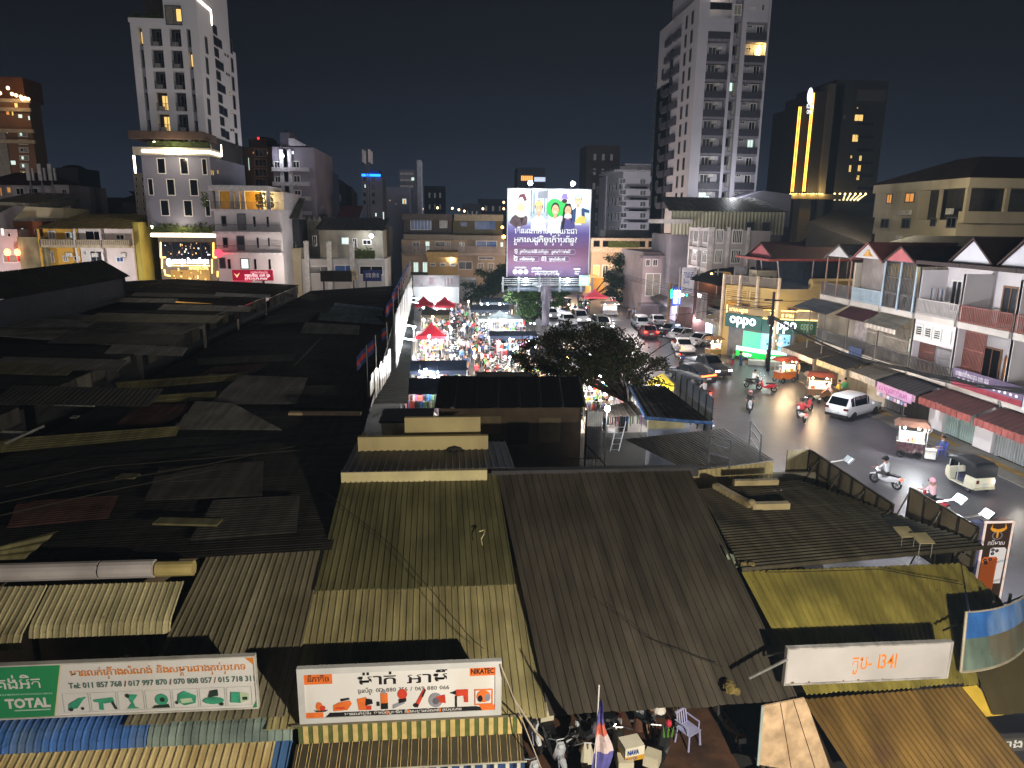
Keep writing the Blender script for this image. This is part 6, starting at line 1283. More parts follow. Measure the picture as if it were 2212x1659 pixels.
for k,(y0,y1,z0,z1,x,c,c2,tx,lb)in enumerate(((43.9,47.9,1.75,2.35,XF-1.76,'b890b4','9a3c80','សាឡនកាត់សក់','pink and violet printed board along the edge of the black awning'),(36.6,42.4,3.45,4.6,XF-.22,'6a5c78','e0d8e0','ហាងលក់គ្រឿងអលង្ការ ០១២ ៨៨៨','long violet and red shop board with utensil pictures below the brown railings'),(33.4,36.5,3.3,4.3,XF-.24,'c0c4d4','4a5a8a','ទូរស័ព្ទ','pale blue white shop board at the right frame edge'))):
 r=thing('shop_board',lb,'sign',(x,y0,z0));mb=MB();mb.box(x,y0,z0,x+.06,y1,z1);mb.build('board',mat(c,.7,0,.2,1.5),r)
 p=Print((x-.004,y1,z0),(0,-1,0),(0,0,1),y1-y0,z1-z0)
 if k==1:
  p.rect(0,0,1,.3,mat('9c3a4c',.7));p.text(tx,.04,.62,.22,mat(c2),.5,.03)
  for j in range(12):p.ell(.1+.075*j,.46,.02,.08,mat('d8d4dc'));
 else:p.text(tx,.08,.3,.5,mat(c2),.8,.05)
 if k==0:
  for j in range(9):p.rect(.03+.1*j,-.5,.11+.1*j,-.08,mat(('d8d0dc','8a90b8','c8a0b8')[j%3]))
 p.build('lettering',r)
r=thing('shop_board','small dark blue shop board hung under the first floor railing','sign',(XF-.25,53.5,3.2));mb=MB();mb.box(XF-.25,52.8,2.9,XF-.2,54.6,3.9);mb.build('board',mat('28406e',.6),r)
c=D(2095,384,73);Y2=XP(1894,404,c.x).y
r=thing('apartment_block','cream four storey block with air conditioners and a dark red hip roof, upper right','building',(c.x,73,0))
crw=mat('b8ad94',.8,0,.15,.3,0,0,'8a826e');zt=c.z
mb=MB();mb.box(c.x,73.9,0,c.x+16,Y2,zt-4.6,0);mb.box(c.x,81,zt-4.6,c.x+16,Y2,zt-.9,0);mb.box(c.x+1.4,75,zt-4.6,c.x+16,81,zt-.9,1);mb.box(c.x-.25,72.6,zt-1.0,c.x+16.3,Y2+.3,zt,0);mb.box(c.x,73,zt-4.6,c.x+16,73.9,zt-3.4,0)
for k in range(4):mb.box(c.x+k*4.4,73.01,zt-3.4,c.x+.4+k*4.4,73.4,zt-1,0)
mb.box(c.x,77.2,zt-4.6,c.x+.3,77.5,zt-1);mb.box(c.x,73.9,zt-4.6,c.x+.25,81,zt-4.3,0);mb.build('wall',crw if True else crw,r)if False else mb.build('wall',[crw,mat('3c3a38')],r)
K=K6
wxp(r,[(1105,455,1150,535,'amber'),(1255,445,1330,525,'amber'),(1058,655,1122,730,'dark'),(1225,650,1295,735,'dark'),(1458,648,1502,718,'dark'),(1588,642,1668,732,'dark')],c.x,'-x','dark','g',K)
for x,y in((1222,608),(1278,606),(1612,596),(1205,812),(1580,820)):P=XP(*K(x,y),c.x-.3);ac(r,P,'-x')
mb=MB();mb.box(c.x-.4,73-1.2,zt-7.3,c.x+16,73.9,zt-6.9,0);mb.build('canopy',mat('3c2c26',.8),r)
for k,u in enumerate((2125,2155,2185,2207)):win(r,(D(u,480,73.9).x,73.9,zt-9.2),1.6 if k%2 else 3,2.6,'dark','b','y',mul=2)
pk=D(2126,340,79);mb=MB();mb.loft([[(c.x-.8,72,zt),(c.x+17,72,zt),(c.x+17,Y2+.8,zt),(c.x-.8,Y2+.8,zt)],[(pk.x-1,78,pk.z),(pk.x+8,78,pk.z),(pk.x+8,82,pk.z),(pk.x-1,82,pk.z)]]);mb.build('hip_roof',mat('40241f',.8,0,.3,.5),r);lamp('unseen_light',(43,68,15),3000,(1,.86,.6),.4)  # unseen warm light added above the roofs to brighten this block
for k,(pts,m,lb)in enumerate((([(1745,480,70),(1810,452,84),(1890,470,84),(1880,530,70)],'1e1a19','big dark tiled temple like roof left of the cream block'),([(1690,545,78),(1755,505,90),(1890,505,84),(1885,560,72)],'241f1e','lower dark roof in front of the temple like roof'))):
 P=[D(*q)for q in pts];mb=MB();mb.face(P);mb.face([Vector((p.x,p.y+.3,p.z-.4))for p in reversed(P)]);a,b=P[0],P[3];mb.face([a,b,Vector((b.x,b.y,0)),Vector((a.x,a.y,0))]);tag(mb.build('dark_roof',mat(m,.85,0,.4,.8)),lb,'roof')
yw=mat('a08a58',.8,0,.15,.5,0,0,'8d7038')
r=thing('corner_house','yellow two storey corner house with balconies above the green phone shop','house',(33,68,0))
fp=[(28.2,72.0),(31.6,66.6),(42,66.6),(42,76),(32.5,76),(31.6,73.6)]
mb=MB();mb.prism(fp,(0,0,0),(1,0,0),(0,1,0),(0,0,7.3));mb.build('wall',yw,r)
mb=MB();mb.tube((34.6,66.45,7.9),(41.8,66.45,7.9),.48,None,10);mb.box(34.6,66.5,7.3,41.8,66.8,7.85);mb.build('round_parapet',yw,r)
dv=(Vector((31.6,66.6,0))-Vector((28.2,72,0)));L=dv.length;dv.normalize();nv=Vector((-dv.y,dv.x,0));nv=-nv if nv.y>0 else nv
def chf(t,z,o=0.0):return Vector((28.2,72,z))+dv*(t*L)+nv*o
def chwin(t0,t1,z0,z1,m,o=.05,name='window',bars=0):
 a,b=chf(t0,z0,o),chf(t1,z0,o);mb=MB();h=Vector((0,0,z1-z0));mb.face([a,b,b+h,a+h],0)
 for p,q in((a,b),(b,b+h),(b+h,a+h),(a+h,a)):mb.tube(p,q,.06,None,4,1)
 for k in range(bars):mb.tube(a+h*((k+1)/(bars+1)),b+h*((k+1)/(bars+1)),.03,None,4,1)
 mb.build(name,m,r)
ygl=mat('7d6430',.8,0,.2,1);shut=mat('c0a878',.7)
chwin(.05,.27,5.9,6.9,[ygl,shut],bars=4);chwin(.33,.45,6.0,6.9,[ygl,shut],bars=3);chwin(.5,.62,5.9,6.9,[ygl,shut],bars=3)
chwin(.08,.3,3.8,5.7,[mat('a87a2c',.8),mat('8a6a34')]);chwin(.36,.5,3.8,5.6,[mat('4a2c1c',.7),mat('8a6a34')],name='door');chwin(.66,.9,3.8,5.4,[mat('382818',.7),mat('8a6a34')])
for t in(0,.31,.63,1):mb=MB();mb.tube(chf(t,0,.12),chf(t,8.4,.12),.17,None,6);mb.build('pillar',mat('b0a090',.8),r)
for k in range(3):
 a,b=chf((.02,.33,.65)[k],7.4,.05),chf((.29,.61,.97)[k],7.4,.05);mb=MB();n=16
 for j in range(n+1):p=a.lerp(b,j/n);mb.tube(p,p+Vector((0,0,.9)),.025,None,4)
 mb.tube(a+Vector((0,0,.9)),b+Vector((0,0,.9)),.04,None,4);mb.build('roof_railing',mat('8a8078',.6),r)
for q in((35.2,5.4,2.8,.7,'shut'),):win(r,(36.3,66.6,5.6),2.8,.75,'shut','w','y',mul=3)
win(r,(38.6,66.6,4.5),1.3,1.8,'dark','b','y');win(r,(33.0,66.6,4.6),1.0,2.0,'dark','b','y')
rs=thing('roof_shelter','roof shelter with a dusty pink gable and dark red eaves on the yellow corner house','shelter',(33,70,7.3))
gable(rs,67.6,74.5,10.2,11.7,mat('a05a60',.8,0,.15,1),mat('3a2220',.8),31.5,.3,9)
mb=MB();mb.box(30.4,66.8,9.95,31.2,75.2,10.15);mb.box(31.2,66.9,10.0,41,67.2,10.2);mb.build('eave',mat('8a4038',.7),rs)
mb=MB()
for y in(67.2,71,74.6):mb.tube((31.9,y,7.3),(31.4,y,10.2),.07,None,6)
for x in(35,38.5):mb.tube((x,67.1,7.3),(x,67.1,10),.06,None,6)
mb.build('post',mat('8a7a78',.6),rs)
mb=MB();mb.box(33,75.6,7.3,41,75.8,10.1);mb.build('rear_wall',mat('3a3c44',.8),rs)
mb=MB();corr_mb((29.2,72.3,9.1),(31.4,73.4,9.1),(31.4,73.4,7.4),(29.2,72.3,7.4),.18,.05,'sine',mb);tag(mb.build('tin_fence',mat('b0acac',.5,.3)),'pale corrugated fence on the roof left of the pink gable','fence')
r2=thing('water_tank','grey plastered tank block on the roof of the yellow house','tank',(31.3,69.6,7.3));mb=MB();mb.box(30.5,69.6,7.4,32.6,71.5,8.9);mb.build('block',mat('8a8470',.8,0,.3,1),r2);mb=MB();mb.tube((31,69.55,8.2),(31,69.5,8.2),.18,None,8);mb.tube((32,69.55,8.2),(32,69.5,8.2),.18,None,8);mb.build('vent',mat('5a5648'),r2)
gb=thing('light_board','gold outlined light board with glowing letters above the green phone shop','sign',(31,67,4.3))
def seg(a,b,z0,z1,m,o,name,root):
 A,B=Vector(a),Vector(b);n=Vector(((B-A).y,-(B-A).x,0)).normalized();mb=MB();h=Vector((0,0,1));P=[A+h*z0,B+h*z0,B+h*z1,A+h*z1];mb.face([p+n*o for p in P]);mb.face([p+n*(o-.12)for p in reversed(P)])
 for i2 in range(4):mb.face([P[i2]+n*o,P[i2]+n*(o-.12),P[(i2+1)%4]+n*(o-.12),P[(i2+1)%4]+n*o])
 return mb.build(name,m,root)
pL,pM,pR=(28.35,71.2,0),(30.5,67.3,0),(33.4,66.1,0);pE=(36.0,65.4,0)
bd=mat('8a7858',.7,0,.2,1);seg(pL,pM,4.55,5.3,bd,.0,'board',gb);seg(pM,pR,4.4,5.2,bd,.0,'board',gb);seg(pR,pE,4.4,5.3,mat('9a8c7c',.7),.0,'board',gb)
gg=glow('ffd880',3);mb=MB();h=Vector((0,0,1))
for a,b,z in((pM,pR,5.22),(pR,pE,5.32),(pR,pE,4.4),(pM,pR,4.4)):
 A,B=Vector(a),Vector(b);n=Vector(((B-A).y,-(B-A).x,0)).normalized()*.06;mb.tube(A+h*z+n,B+h*z+n,.045,None,4)
mb.tube(Vector(pE)+h*4.4,Vector(pE)+h*5.3,.045,None,4);mb.tube(Vector(pL)+h*4.5,Vector(pL)+h*5.3,.05,None,4);mb.build('light_strip',gg,gb)
def stext(root,a,b,z,t,hh,m,t0,t1,o=.06,bold=.04):
 A,B=Vector(a),Vector(b);u=(B-A);L2=u.length;u.normalize();n=Vector((u.y,-u.x,0));mb=MB();text_mb(mb,t,A+u*(L2*t0)+n*o+Vector((0,0,z)),u,(0,0,1),hh,0,L2*(t1-t0),bold);return mb.build('lettering',m,root)
stext(gb,pL,pM,4.75,'អាហារដ្ឋាន',.28,gg,.08,.6);stext(gb,pM,pR,4.6,'សែនសុខ មាស',.3,gg,.2,.9)
lamp('light',(30.8,64.6,5.6),260,(1,.76,.4),.5,gb)
sh=thing('phone_shop','green glowing phone shop booth at the yellow corner house','shop',(30.5,67.3,0))
gsn=mat('1f4a48',.5,0,.1,1,.12);seg(pL,pM,3.1,4.5,gsn,.12,'sign_board',sh);seg(pM,pR,3.0,4.35,gsn,.12,'sign_board',sh);seg(pR,(35.2,65.6,0),3.0,4.3,mat('3a5a40',.6,0,.2,1),.1,'sign_board',sh)
sw2=glow('f4f8ff',3.2);stext(sh,pL,pM,3.55,'oppo',.86,sw2,.14,.86,.2,.015);stext(sh,pM,pR,3.42,'oppo',.95,sw2,.22,1.0,.2,.015);stext(sh,pR,(35.2,65.6,0),3.5,'oppo',.7,mat('8ab09a'),.2,.8,.2,.015)
seg((28.6,70.9,0),pM,.1,3.1,mat('56585e',.6),.02,'side_wall',sh);seg(pM,pR,.1,3.0,mat('56585e',.6),.02,'side_wall',sh)
seg((29.5,69.18,0),pM,1.3,2.9,glow('48b890',.5),.08,'glass',sh);seg(pM,(33.0,66.27,0),1.3,2.9,glow('8cc0dc',.5),.08,'glass',sh)
mb=MB()
for k in range(26):t=R.random();A=Vector((30.6,67.2,0)).lerp(Vector((33,66.2,0)),t);mb.cbox(A+Vector((-.04,-.1,R.uniform(1.35,2.8))),(.14,.06,.2),k%3,-.4)
mb.build('phone_shelf',[glow('e8f4ff',2),mat('2a6a8a',.4),glow('60a8d0',.8)],sh)
seg((28.9,69.2,0),(30.55,66.7,0),.95,1.35,glow('c8e4f4',1.0),.1,'counter_top',sh);seg((30.55,66.7,0),(32.6,65.8,0),.95,1.35,glow('c0e0f0',.9),.1,'counter_top',sh)
gcn=glow('14b048',.7);seg((28.9,69.2,0),(30.55,66.7,0),.35,.95,gcn,.12,'counter_front',sh);seg((30.55,66.7,0),(32.6,65.8,0),.35,.95,gcn,.12,'counter_front',sh)
stext(sh,(28.9,69.2,0),(30.55,66.7,0),.52,'oppo',.3,sw2,.3,.62,.2,.01);stext(sh,(30.55,66.7,0),(32.6,65.8,0),.52,'oppo',.34,sw2,.35,.8,.2,.01)
lamp('light',(29.8,64.8,2.6),240,(.85,1,.93),.4,sh)
mb=MB();mb.cbox((30.4,65.6,.25),(3.2,.9,.45),0,-.42);tag(mb.build('covered_counter',mat('b4b2aa',.8,0,.2,1)),'pale covered bench in front of the green phone shop counter','bench')
r=thing('flex_sign','silvery reflecting square poster above the small shops left of the gold letters','sign',(30,79,4));mb=MB();fa,fb=D(1503,690,79),D(1529,632,79);mb.box(fa.x,79,fa.z,fb.x,79.1,fb.z);mb.build('board',mat('a8a0a4',.3,.2,.35,.5),r);p=Print((fa.x,78.995,fa.z),(1,0,0),(0,0,1),fb.x-fa.x,fb.z-fa.z);p.poly([(.02,.9),(.1,.8),(.2,.88),(.3,.78),(.4,.86),(.4,.95),(.02,.98)],glow('ffffff',2));p.build('print',r)  # glowing white patch laid on the poster as a painted reflection
Y=100.0
A,B=D(1448,505,Y),D(1692,500,Y);r=thing('warehouse','long warehouse clad in pale ribbed sheet with a grey roof below the tall tower','building',((A.x+B.x)/2,Y,0));z1=D(1560,457,Y).z;z0=D(1560,507,Y).z
corr_mb((A.x,Y,z1),(B.x,Y,z1),(B.x,Y,z0),(A.x,Y,z0),.5,.08,'sine').build('cladding',mat('a8a894',.6,.2,.1,.4),r)
corr_mb((A.x+1,Y+9,z1+2.2),(B.x-1,Y+9,z1+2.2),(B.x+.5,Y-.4,z1),(A.x-.5,Y-.4,z1),.6,.06).build('roof',mat('5f635c',.6,.1,.2,.4),r)
mb=MB();mb.box(A.x+.2,Y+.15,0,B.x-.2,Y+10,z0-.01);mb.box(A.x+.2,Y+.15,z0-.01,B.x-.2,Y+.4,z1);mb.build('lower_wall',mat('77737a',.85,0,.35,.4,0,0,'55525a'),r)
for x in(1620,1654):wpx(r,[(x-8,480,x+8,502)],Y-.1,'grey','g',mul=0)
mb=MB();e=D(1436,478,Y-1);mb.box(e.x-.4,Y-1,e.z-.3,e.x+4,Y+6,e.z+.3);mb.build('porch_roof',mat('b8b4b4',.8),r)
mb=MB();a,b=D(1590,430,112),D(1680,462,112);c3=D(1650,412,112);mb.prism([(a.x,b.z-2),(b.x+2,b.z-2),(b.x+2,b.z+3),(c3.x,c3.z),(a.x,a.z)],(0,112,0),(1,0,0),(0,0,1),(0,10,0));tag(mb.build('gabled_house',mat('8a8896',.8,0,.1,.4)),'pale gabled house end peeping over the warehouse roof','house')
r=thing('townhouse','narrow white four storey townhouse with dark barred windows by the signboard','house',(33,88,0))
mb=MB();mb.box(31.5,86,0,39,93,12.6);mb.build('wall',mat('a8a2a4',.8,0,.12,.5,0,0,'8a8488'),r)
mb=MB()
for k in range(5):mb.box(31.2,86-.1,2.9+2.4*k,31.5,93,3.3+2.4*k)
for y in(86.0,89.5,93):mb.box(31.15,y-.15,0,31.5,y+.15,13)
for x in(31.5,33.5,36):mb.box(x,85.8,0,x+.35,85.999,13)
mb.build('frame',mat('c4bebe',.8),r)
for k in range(4):
 for y in(87.7,91.3):win(r,(31.5,y,4.6+2.4*k),1.7,1.6,'dark' if k!=1 else 'curt','w','-x',mul=3)
 win(r,(32.6,86,4.7+2.4*k),1.0,1.7,'grey','w','y',mul=4);win(r,(34.8,86,4.7+2.4*k),1.3,1.7,'dark','w','y',mul=4)
P=[D(1490,600,83),D(1628,548,92),D(1702,548,90),D(1592,622,80)]
mb=MB();mb.face(P);mb.face([p-Vector((0,0,.2))for p in reversed(P)]);r=mb.build('slant_roof',mat('2b2f2e',.8,0,.2,.5));tag(r,'dark slanting roof between the narrow townhouse and the yellow corner house','roof')
r,xa,xb,zt=bld('house','red brown walled house under the slanting dark roof','house',1500,1575,600,84,6,mat('5a3a34',.85,0,.25,.6),vref=640)
mb=MB()
for u in(1507,1548):a=D(u,640,83.5);mb.tube((a.x,83.6,a.z),(a.x,83.6,a.z+3.4),.08,None,5)
mb.build('post',mat('8d8884'),r)
P=[D(1540,640,78),D(1572,628,80),D(1590,640,78),D(1560,650,76)];mb=MB();mb.face(P);tag(mb.build('tin_roof',mat('6a3a34',.7)),'small rusty roof piece beside the street lamp','roof')
r=thing('street_sign','white double signboard on posts with blue Khmer letters over the right street','sign',(30.2,84,0));Y=84.0
A,B=D(1472,635,Y),D(1501,578,Y);mb=MB();mb.box(A.x,Y,A.z,B.x,Y+.2,B.z);mb.build('board',mat('c4c4d0',.6,0,.1,1),r)
for u in(1466,1498):a=D(u,660,Y);mb=MB();mb.tube((a.x,Y+.3,2.5),(a.x,Y+.3,B.z),.09,None,6);mb.build('post',mat('a09a9c'),r)
mb=MB();a,b=D(1468,690,Y),D(1500,640,Y);mb.box(a.x,Y+.1,a.z+1.5,b.x,Y+.25,b.z);mb.build('lower_board',mat('8a8286',.7,0,.3,1),r)
p=Print((A.x,Y-.01,A.z),(1,0,0),(0,0,1),B.x-A.x,B.z-A.z);p.text('តូបលក់',.08,.6,.22,mat('2c3f86'),.84,.06);p.text('ទូរស័ព្ទ',.1,.4,.1,mat('2c3f86'),.5,.03);p.text('៨៨៨ ៩៩៩',.1,.12,.08,mat('5a6a9a'),.8,.03);p.build('lettering',r)
for k,(y0,y1,c,lb,lit)in enumerate(((72.2,75.5,'9a8f86','shop with a brown shutter and a printed pink valance left of the phone shop',0),(75.6,78.5,'55585e','shop with a black doorway under a beige canopy',0),(78.6,81.4,'8d8a60','shop with an olive doorway under a beige canopy',0),(81.5,85.6,'c8d8ff','bright blue white lit shop behind the parked cars',1),(94,99,'b0a8c0','lilac lit shop front with a small white counter',2),(99.5,104,'a08a80','brown shop front beside the red banner',0))):
 r=thing('street_shop',lb,'shop',(31,y0,0),'small shops along the far right street');mb=MB();mb.box(31,y0,0,36,y1,3.6);mb.build('wall',mat('8f8880',.8,0,.25,.7),r)
 mb=MB();mb.box(30.94,y0+.4,.1,30.99,y1-.4,2.5);mb.build('doorway',glow(c,1.6)if lit==1 else glow(c,.5)if lit==2 else mat(c,.6,0,.3,2),r)
 mb=MB();mb.face([(31,y0,3.1),(31,y1,3.1),(29.6,y1,2.7),(29.6,y0,2.7)]);mb.box(29.58,y0,2.2,29.62,y1,2.7);mb.build('canopy',mat(('a8887c','a09484','a09484','3a3c48','5a5560','4a4442')[k],.8,0,.3,2),r)
 if lit==1:lamp('light',(29.7,(y0+y1)/2,2.2),700,(.8,.88,1),.3,r)
 if lit==2:lamp('light',(29.7,(y0+y1)/2,2.2),400,(.9,.85,1),.3,r)
mb=MB();mb.face([(31,72,3.9),(31,100,4.2),(34,100,6.0),(34,72,5.4)]);tag(mb.build('lean_to_roof',mat('3a3836',.8,0,.4,1)),'long dark lean to roof over the small shops of the far right street','roof')
r=thing('neon_sign','blue and green neon shop sign on the right street left of the wooden pole','sign',(28.2,86,4));p=Print((27.1,85.9,3.4),(1,0,0),(0,0,1),1.7,2.2)
mb=MB();mb.box(27.1,85.92,3.4,28.8,86.1,5.8);mb.build('board',mat('2a3a7a',.5,0,.1,1,.3),r);p.text('K24',.12,.5,.3,glow('e0ecff',7),.76,.08);p.rect(.1,.12,.9,.4,glow('6a7cff',2.5));p.rect(-.12,.45,-.0,.95,glow('18e08a',5));p.rect(1.02,.45,1.15,.95,glow('18e08a',5));p.build('print',r);lamp('light',(28,85,4.3),320,(.6,.7,1),.3,r)
for k,(u0,v0,u1,v1,Y,c,e,lb)in enumerate(((1374,590,1388,690,112,'8a6aa8',.25,'tall violet light board with pink and white letters on a shop corner'),(1402,668,1420,720,108,'8a2028',.2,'dark red banner hung beside the parked motorbikes'),(1318,640,1330,668,118,'d84848',.6,'tall white and red pole sign with three white boxes'))):
 A,B=D(u0,v1,Y),D(u1,v0,Y);r=thing('shop_sign',lb,'sign',(A.x,Y,0));mb=MB();mb.box(A.x,Y,A.z,B.x,Y+.3,B.z);mb.build('board',mat(c,.6,0,.1,1,e),r)
 mb=MB();mb.tube((A.x+.3,Y+.15,0),(A.x+.3,Y+.15,A.z),.12,None,6);mb.build('post',flat('77777a'),r);p=Print((A.x,Y-.02,A.z),(1,0,0),(0,0,1),B.x-A.x,B.z-A.z)
 if k==0:p.text('សម្លៀក',.08,.74,.1,glow('ff5ad0',4),.84,.06);p.text('បំពាក់',.1,.55,.1,glow('f0f4ff',5),.8,.08);p.rect(.15,.3,.85,.5,glow('dfeaff',2.5));p.rect(.2,.04,.8,.24,glow('c8e8f0',3))
 if k==2:p.ell(.5,.85,.5,.16,glow('ffe8e8',3));p.rect(.0,.4,1,.62,glow('ffffff',4));p.rect(0,.16,1,.36,glow('ffffff',4));p.rect(0,-.1,1,.12,glow('ffffff',4))
 if k!=1:p.build('print',r)
Y=136.0
r,xa,xb,zt=bld('shop_house','cream colonial house row with a verandah closing the far end of the right street','building',1276,1432,545,Y,12,mat('a89684',.8,0,.2,.4),vref=600)
mb=MB();z=D(1350,520,Y).z;mb.box(xa,Y+1.5,zt,xb,Y+12,z,1);mb.box(xa-.3,Y-1,z,xb+.3,Y+12,z+.5,2)
for k in range(9):x=xa+(xb-xa)*k/8;mb.box(x-.25,Y-.3,zt-.01,x+.25,Y+.2,z,0)
mb.box(xa,Y-.4,zt,xb,Y-.1,zt+1.0,0);mb.build('verandah',[mat('b0a294',.8),mat('2c2e2c',.8),mat('a89a90',.8)],r)
for k in range(8):wpx(r,[(1282+19*k,572,1294+19*k,600)],Y,('amber','dark','curt')[k%3],'w')
mb=MB();a,b=D(1308,508,150),D(1436,498,150);mb.box(a.x,150,0,b.x,156,b.z);mb.build('rear_wall',mat('8d8a84',.8,0,.3,.4),r)
hedge(r,xa+3,Y-.6,zt+.9,xa+9,Y,zt+2.6);hedge(r,xa+12,Y-.6,zt+.9,xa+17,Y,zt+2.4)
lamp('light',(30,128,5),3000,(1,.7,.42),.5,r);lamp('light',(21,126,5),3500,(1,.62,.3),.5,r)
r,xa,xb,zt=bld('shop_house','lilac lit corner shop house with balconies right of the street tree','house',1388,1470,545,104,14,mat('9a8a8c',.8,0,.2,.5),vref=600)
wpx(r,[(1395,560,1404,575),(1410,560,1420,575,'grey'),(1430,560,1445,640,'dark'),(1395,590,1425,640,'curt')],104,'dark','w')
mb=MB()
for v in(552,655):z=D(1430,v,103).z;mb.box(xa-.5,102.4,z-.4,xb,104,z);
mb.build('balcony',mat('6a6268',.8),r)
r,xa,xb,zt=bld('shop_house','amber lit house side behind the small green sign under the billboard','house',1276,1302,600,125,8,mat('b08a54',.8,0,.2,.6),vref=640);lamp('light',(xb+1,122,4),1300,(1,.62,.28),.4,r)
r=thing('billboard','huge floodlit billboard on a single post with people above and white lettering on purple','billboard',(12.3,92,0))
bx0,bx1,bz0,bz1=7.1,17.65,6.5,17.4
mb=MB();mb.box(bx0,92,bz0,bx1,92.9,bz1);mb.build('box',flat('3a3c42'),r)
mb=MB();mb.box(bx0-.08,91.93,bz0-.08,bx0+.02,92.1,bz1+.08);mb.box(bx1-.02,91.93,bz0-.08,bx1+.08,92.1,bz1+.08);mb.box(bx0+.02,91.93,bz1-.02,bx1-.02,92.1,bz1+.08);mb.build('frame',flat('b8bac4'),r)
m=bpy.data.materials.new('surface_poster');m.use_nodes=True;t=m.node_tree;b=t.nodes['Principled BSDF'];tc=t.nodes.new('ShaderNodeTexCoord');sx=t.nodes.new('ShaderNodeSeparateXYZ');cr=t.nodes.new('ShaderNodeValToRGB')
t.links.new(tc.outputs['Generated'],sx.inputs[0]);t.links.new(sx.outputs['Z'],cr.inputs[0]);t.links.new(cr.outputs[0],b.inputs['Base Color']);b.inputs['Roughness'].default_value=.6
e=cr.color_ramp.elements;e[0].position=0;e[0].color=(*hexc('5a4a76'),1);e[1].position=1;e[1].color=(*hexc('d4ecec'),1)
for p,c in((.18,'7a5672'),(.32,'6a4468'),(.5,'54488a'),(.58,'7a74b0'),(.66,'c4cede'),(.8,'dcf0f0')):k=e.new(p);k.color=(*hexc(c),1)
mb=MB();mb.face([(bx0+.02,91.99,bz0),(bx1-.02,91.99,bz0),(bx1-.02,91.99,bz1-.02),(bx0+.02,91.99,bz1-.02)]);mb.build('poster',m,r)
p=Print((bx0+.02,91.985,bz0),(1,0,0),(0,0,1),bx1-bx0-.04,bz1-bz0,.0022)
wh=flat('eceef4');skin=mat('c89878',.7,0,.12,2);hair=flat('1c1618');pale2=mat('d8e2ea',.7,0,.1,.8)
p.rect(.27,.66,.49,.995,mat('a8b4c0',.7,0,.3,1.2));
for q in((.275,.7,.285,.99),(.31,.72,.32,.99),(.44,.74,.45,.99),(.47,.7,.478,.99)):p.rect(*q,flat('4c5660'))
p.rect(.36,.9,.47,.98,flat('6a6a74'));p.rect(.5,.66,.505,.995,flat('7a8898'))
p.poly([(.02,.62),(.05,.68),(.12,.73),(.2,.73),(.24,.68),(.23,.6),(.1,.56)],mat('5a4a52',.7,0,.4,2));p.poly([(.13,.73),(.17,.6),(.2,.73)],flat('2a2024'))
p.ell(.16,.77,.085,.09,mat('e2e6d4',.7));p.ell(.155,.795,.04,.05,mat('c8c090'));p.poly([(.1,.84),(.14,.94),(.2,.95),(.23,.88),(.2,.86),(.17,.91),(.14,.9)],flat('5a2a34'))
def person_print(x,y,s,sh,hr,long=False,cap=None):
 p.poly([(x-.1*s,y-.26*s),(x-.085*s,y-.13*s),(x-.03*s,y-.085*s),(x+.03*s,y-.085*s),(x+.085*s,y-.13*s),(x+.1*s,y-.26*s)],sh)
 if long:p.poly([(x-.06*s,y+.03*s),(x-.03*s,y+.09*s),(x+.03*s,y+.09*s),(x+.06*s,y),(x+.05*s,y-.16*s),(x+.03*s,y-.08*s),(x-.03*s,y-.08*s),(x-.055*s,y-.24*s),(x-.08*s,y-.24*s)],hr)
 p.rect(x-.018*s,y-.1*s,x+.018*s,y-.03*s,skin)
 if not long:p.ell(x,y+.02*s,.05*s,.066*s,hr)
 p.ell(x,y,.042*s,.06*s,skin);p.ell(x-.015*s,y+.012*s,.006*s,.004*s,hair,8);p.ell(x+.015*s,y+.012*s,.006*s,.004*s,hair,8);p.ell(x,y-.028*s,.014*s,.006*s,wh,8)
 if cap:p.ell(x+.0*s,y+.03*s,.054*s,.05*s,cap,12,0,180);
p.ell(.565,.79,.1,.11,mat('2faa4c',.7,0,.15,1));p.ell(.66,.79,.06,.09,mat('2faa4c',.7));p.ell(.685,.9,.055,.015,flat('9a86b4'));p.poly([(.645,.9),(.655,.955),(.71,.955),(.725,.9)],flat('6a5a9a'));p.ell(.685,.87,.035,.025,flat('2a1c1a'))
person_print(.375,.79,1.0,pale2,hair,cap=mat('d8b070'));person_print(.575,.77,1.0,pale2,hair)
person_print(.85,.88,.95,mat('2c4a72',.7,0,.3,2),hair,cap=flat('8a9aac'));p.poly([(.9,.8),(.99,.77),(.99,.74),(.9,.75)],mat('2c4a72'));p.poly([(.82,.6),(.83,.8),(.89,.8),(.9,.6)],pale2)
person_print(.73,.76,.95,flat('4a4680'),hair,long=True);p.poly([(.685,.68),(.775,.68),(.77,.72),(.69,.72)],pale2);p.poly([(.81,.62),(.84,.68),(.9,.71),(.95,.69),(.95,.62)],mat('dcc468',.7,0,.2,1))
dke=flat('3a3264')
p.text('តើនរណាអាចចុះឈ្មោះជា',.083,.497,.05,dke,.765,.07);p.text('តើនរណាអាចចុះឈ្មោះជា',.085,.5,.05,wh,.76,.045)
p.text('អ្នកសេដ្ឋកិច្ចក្រៅប្រព័ន្ធ?',.073,.397,.05,dke,.78,.07);p.text('អ្នកសេដ្ឋកិច្ចក្រៅប្រព័ន្ធ?',.075,.4,.05,wh,.775,.045)
pill=mat('9a90a8',.6);pin=mat('6a4a6c',.6)
for x0p,x1p,yy in((.1,.82,.29),(.1,.375,.205),(.45,.75,.205)):
 p.rect(x0p,yy-.031,x1p,yy+.031,pill);p.ell(x1p,yy,.014,.031,pill,12);p.rect(x0p,yy-.025,x1p,yy+.025,pin);p.ell(x1p,yy,.01,.025,pin,12)
for tx,x,yy,w in(('១',.085,.268,.035),('២',.075,.185,.045),('៣',.42,.185,.055)):p.text(tx,x,yy,.05,wh,w,.05)
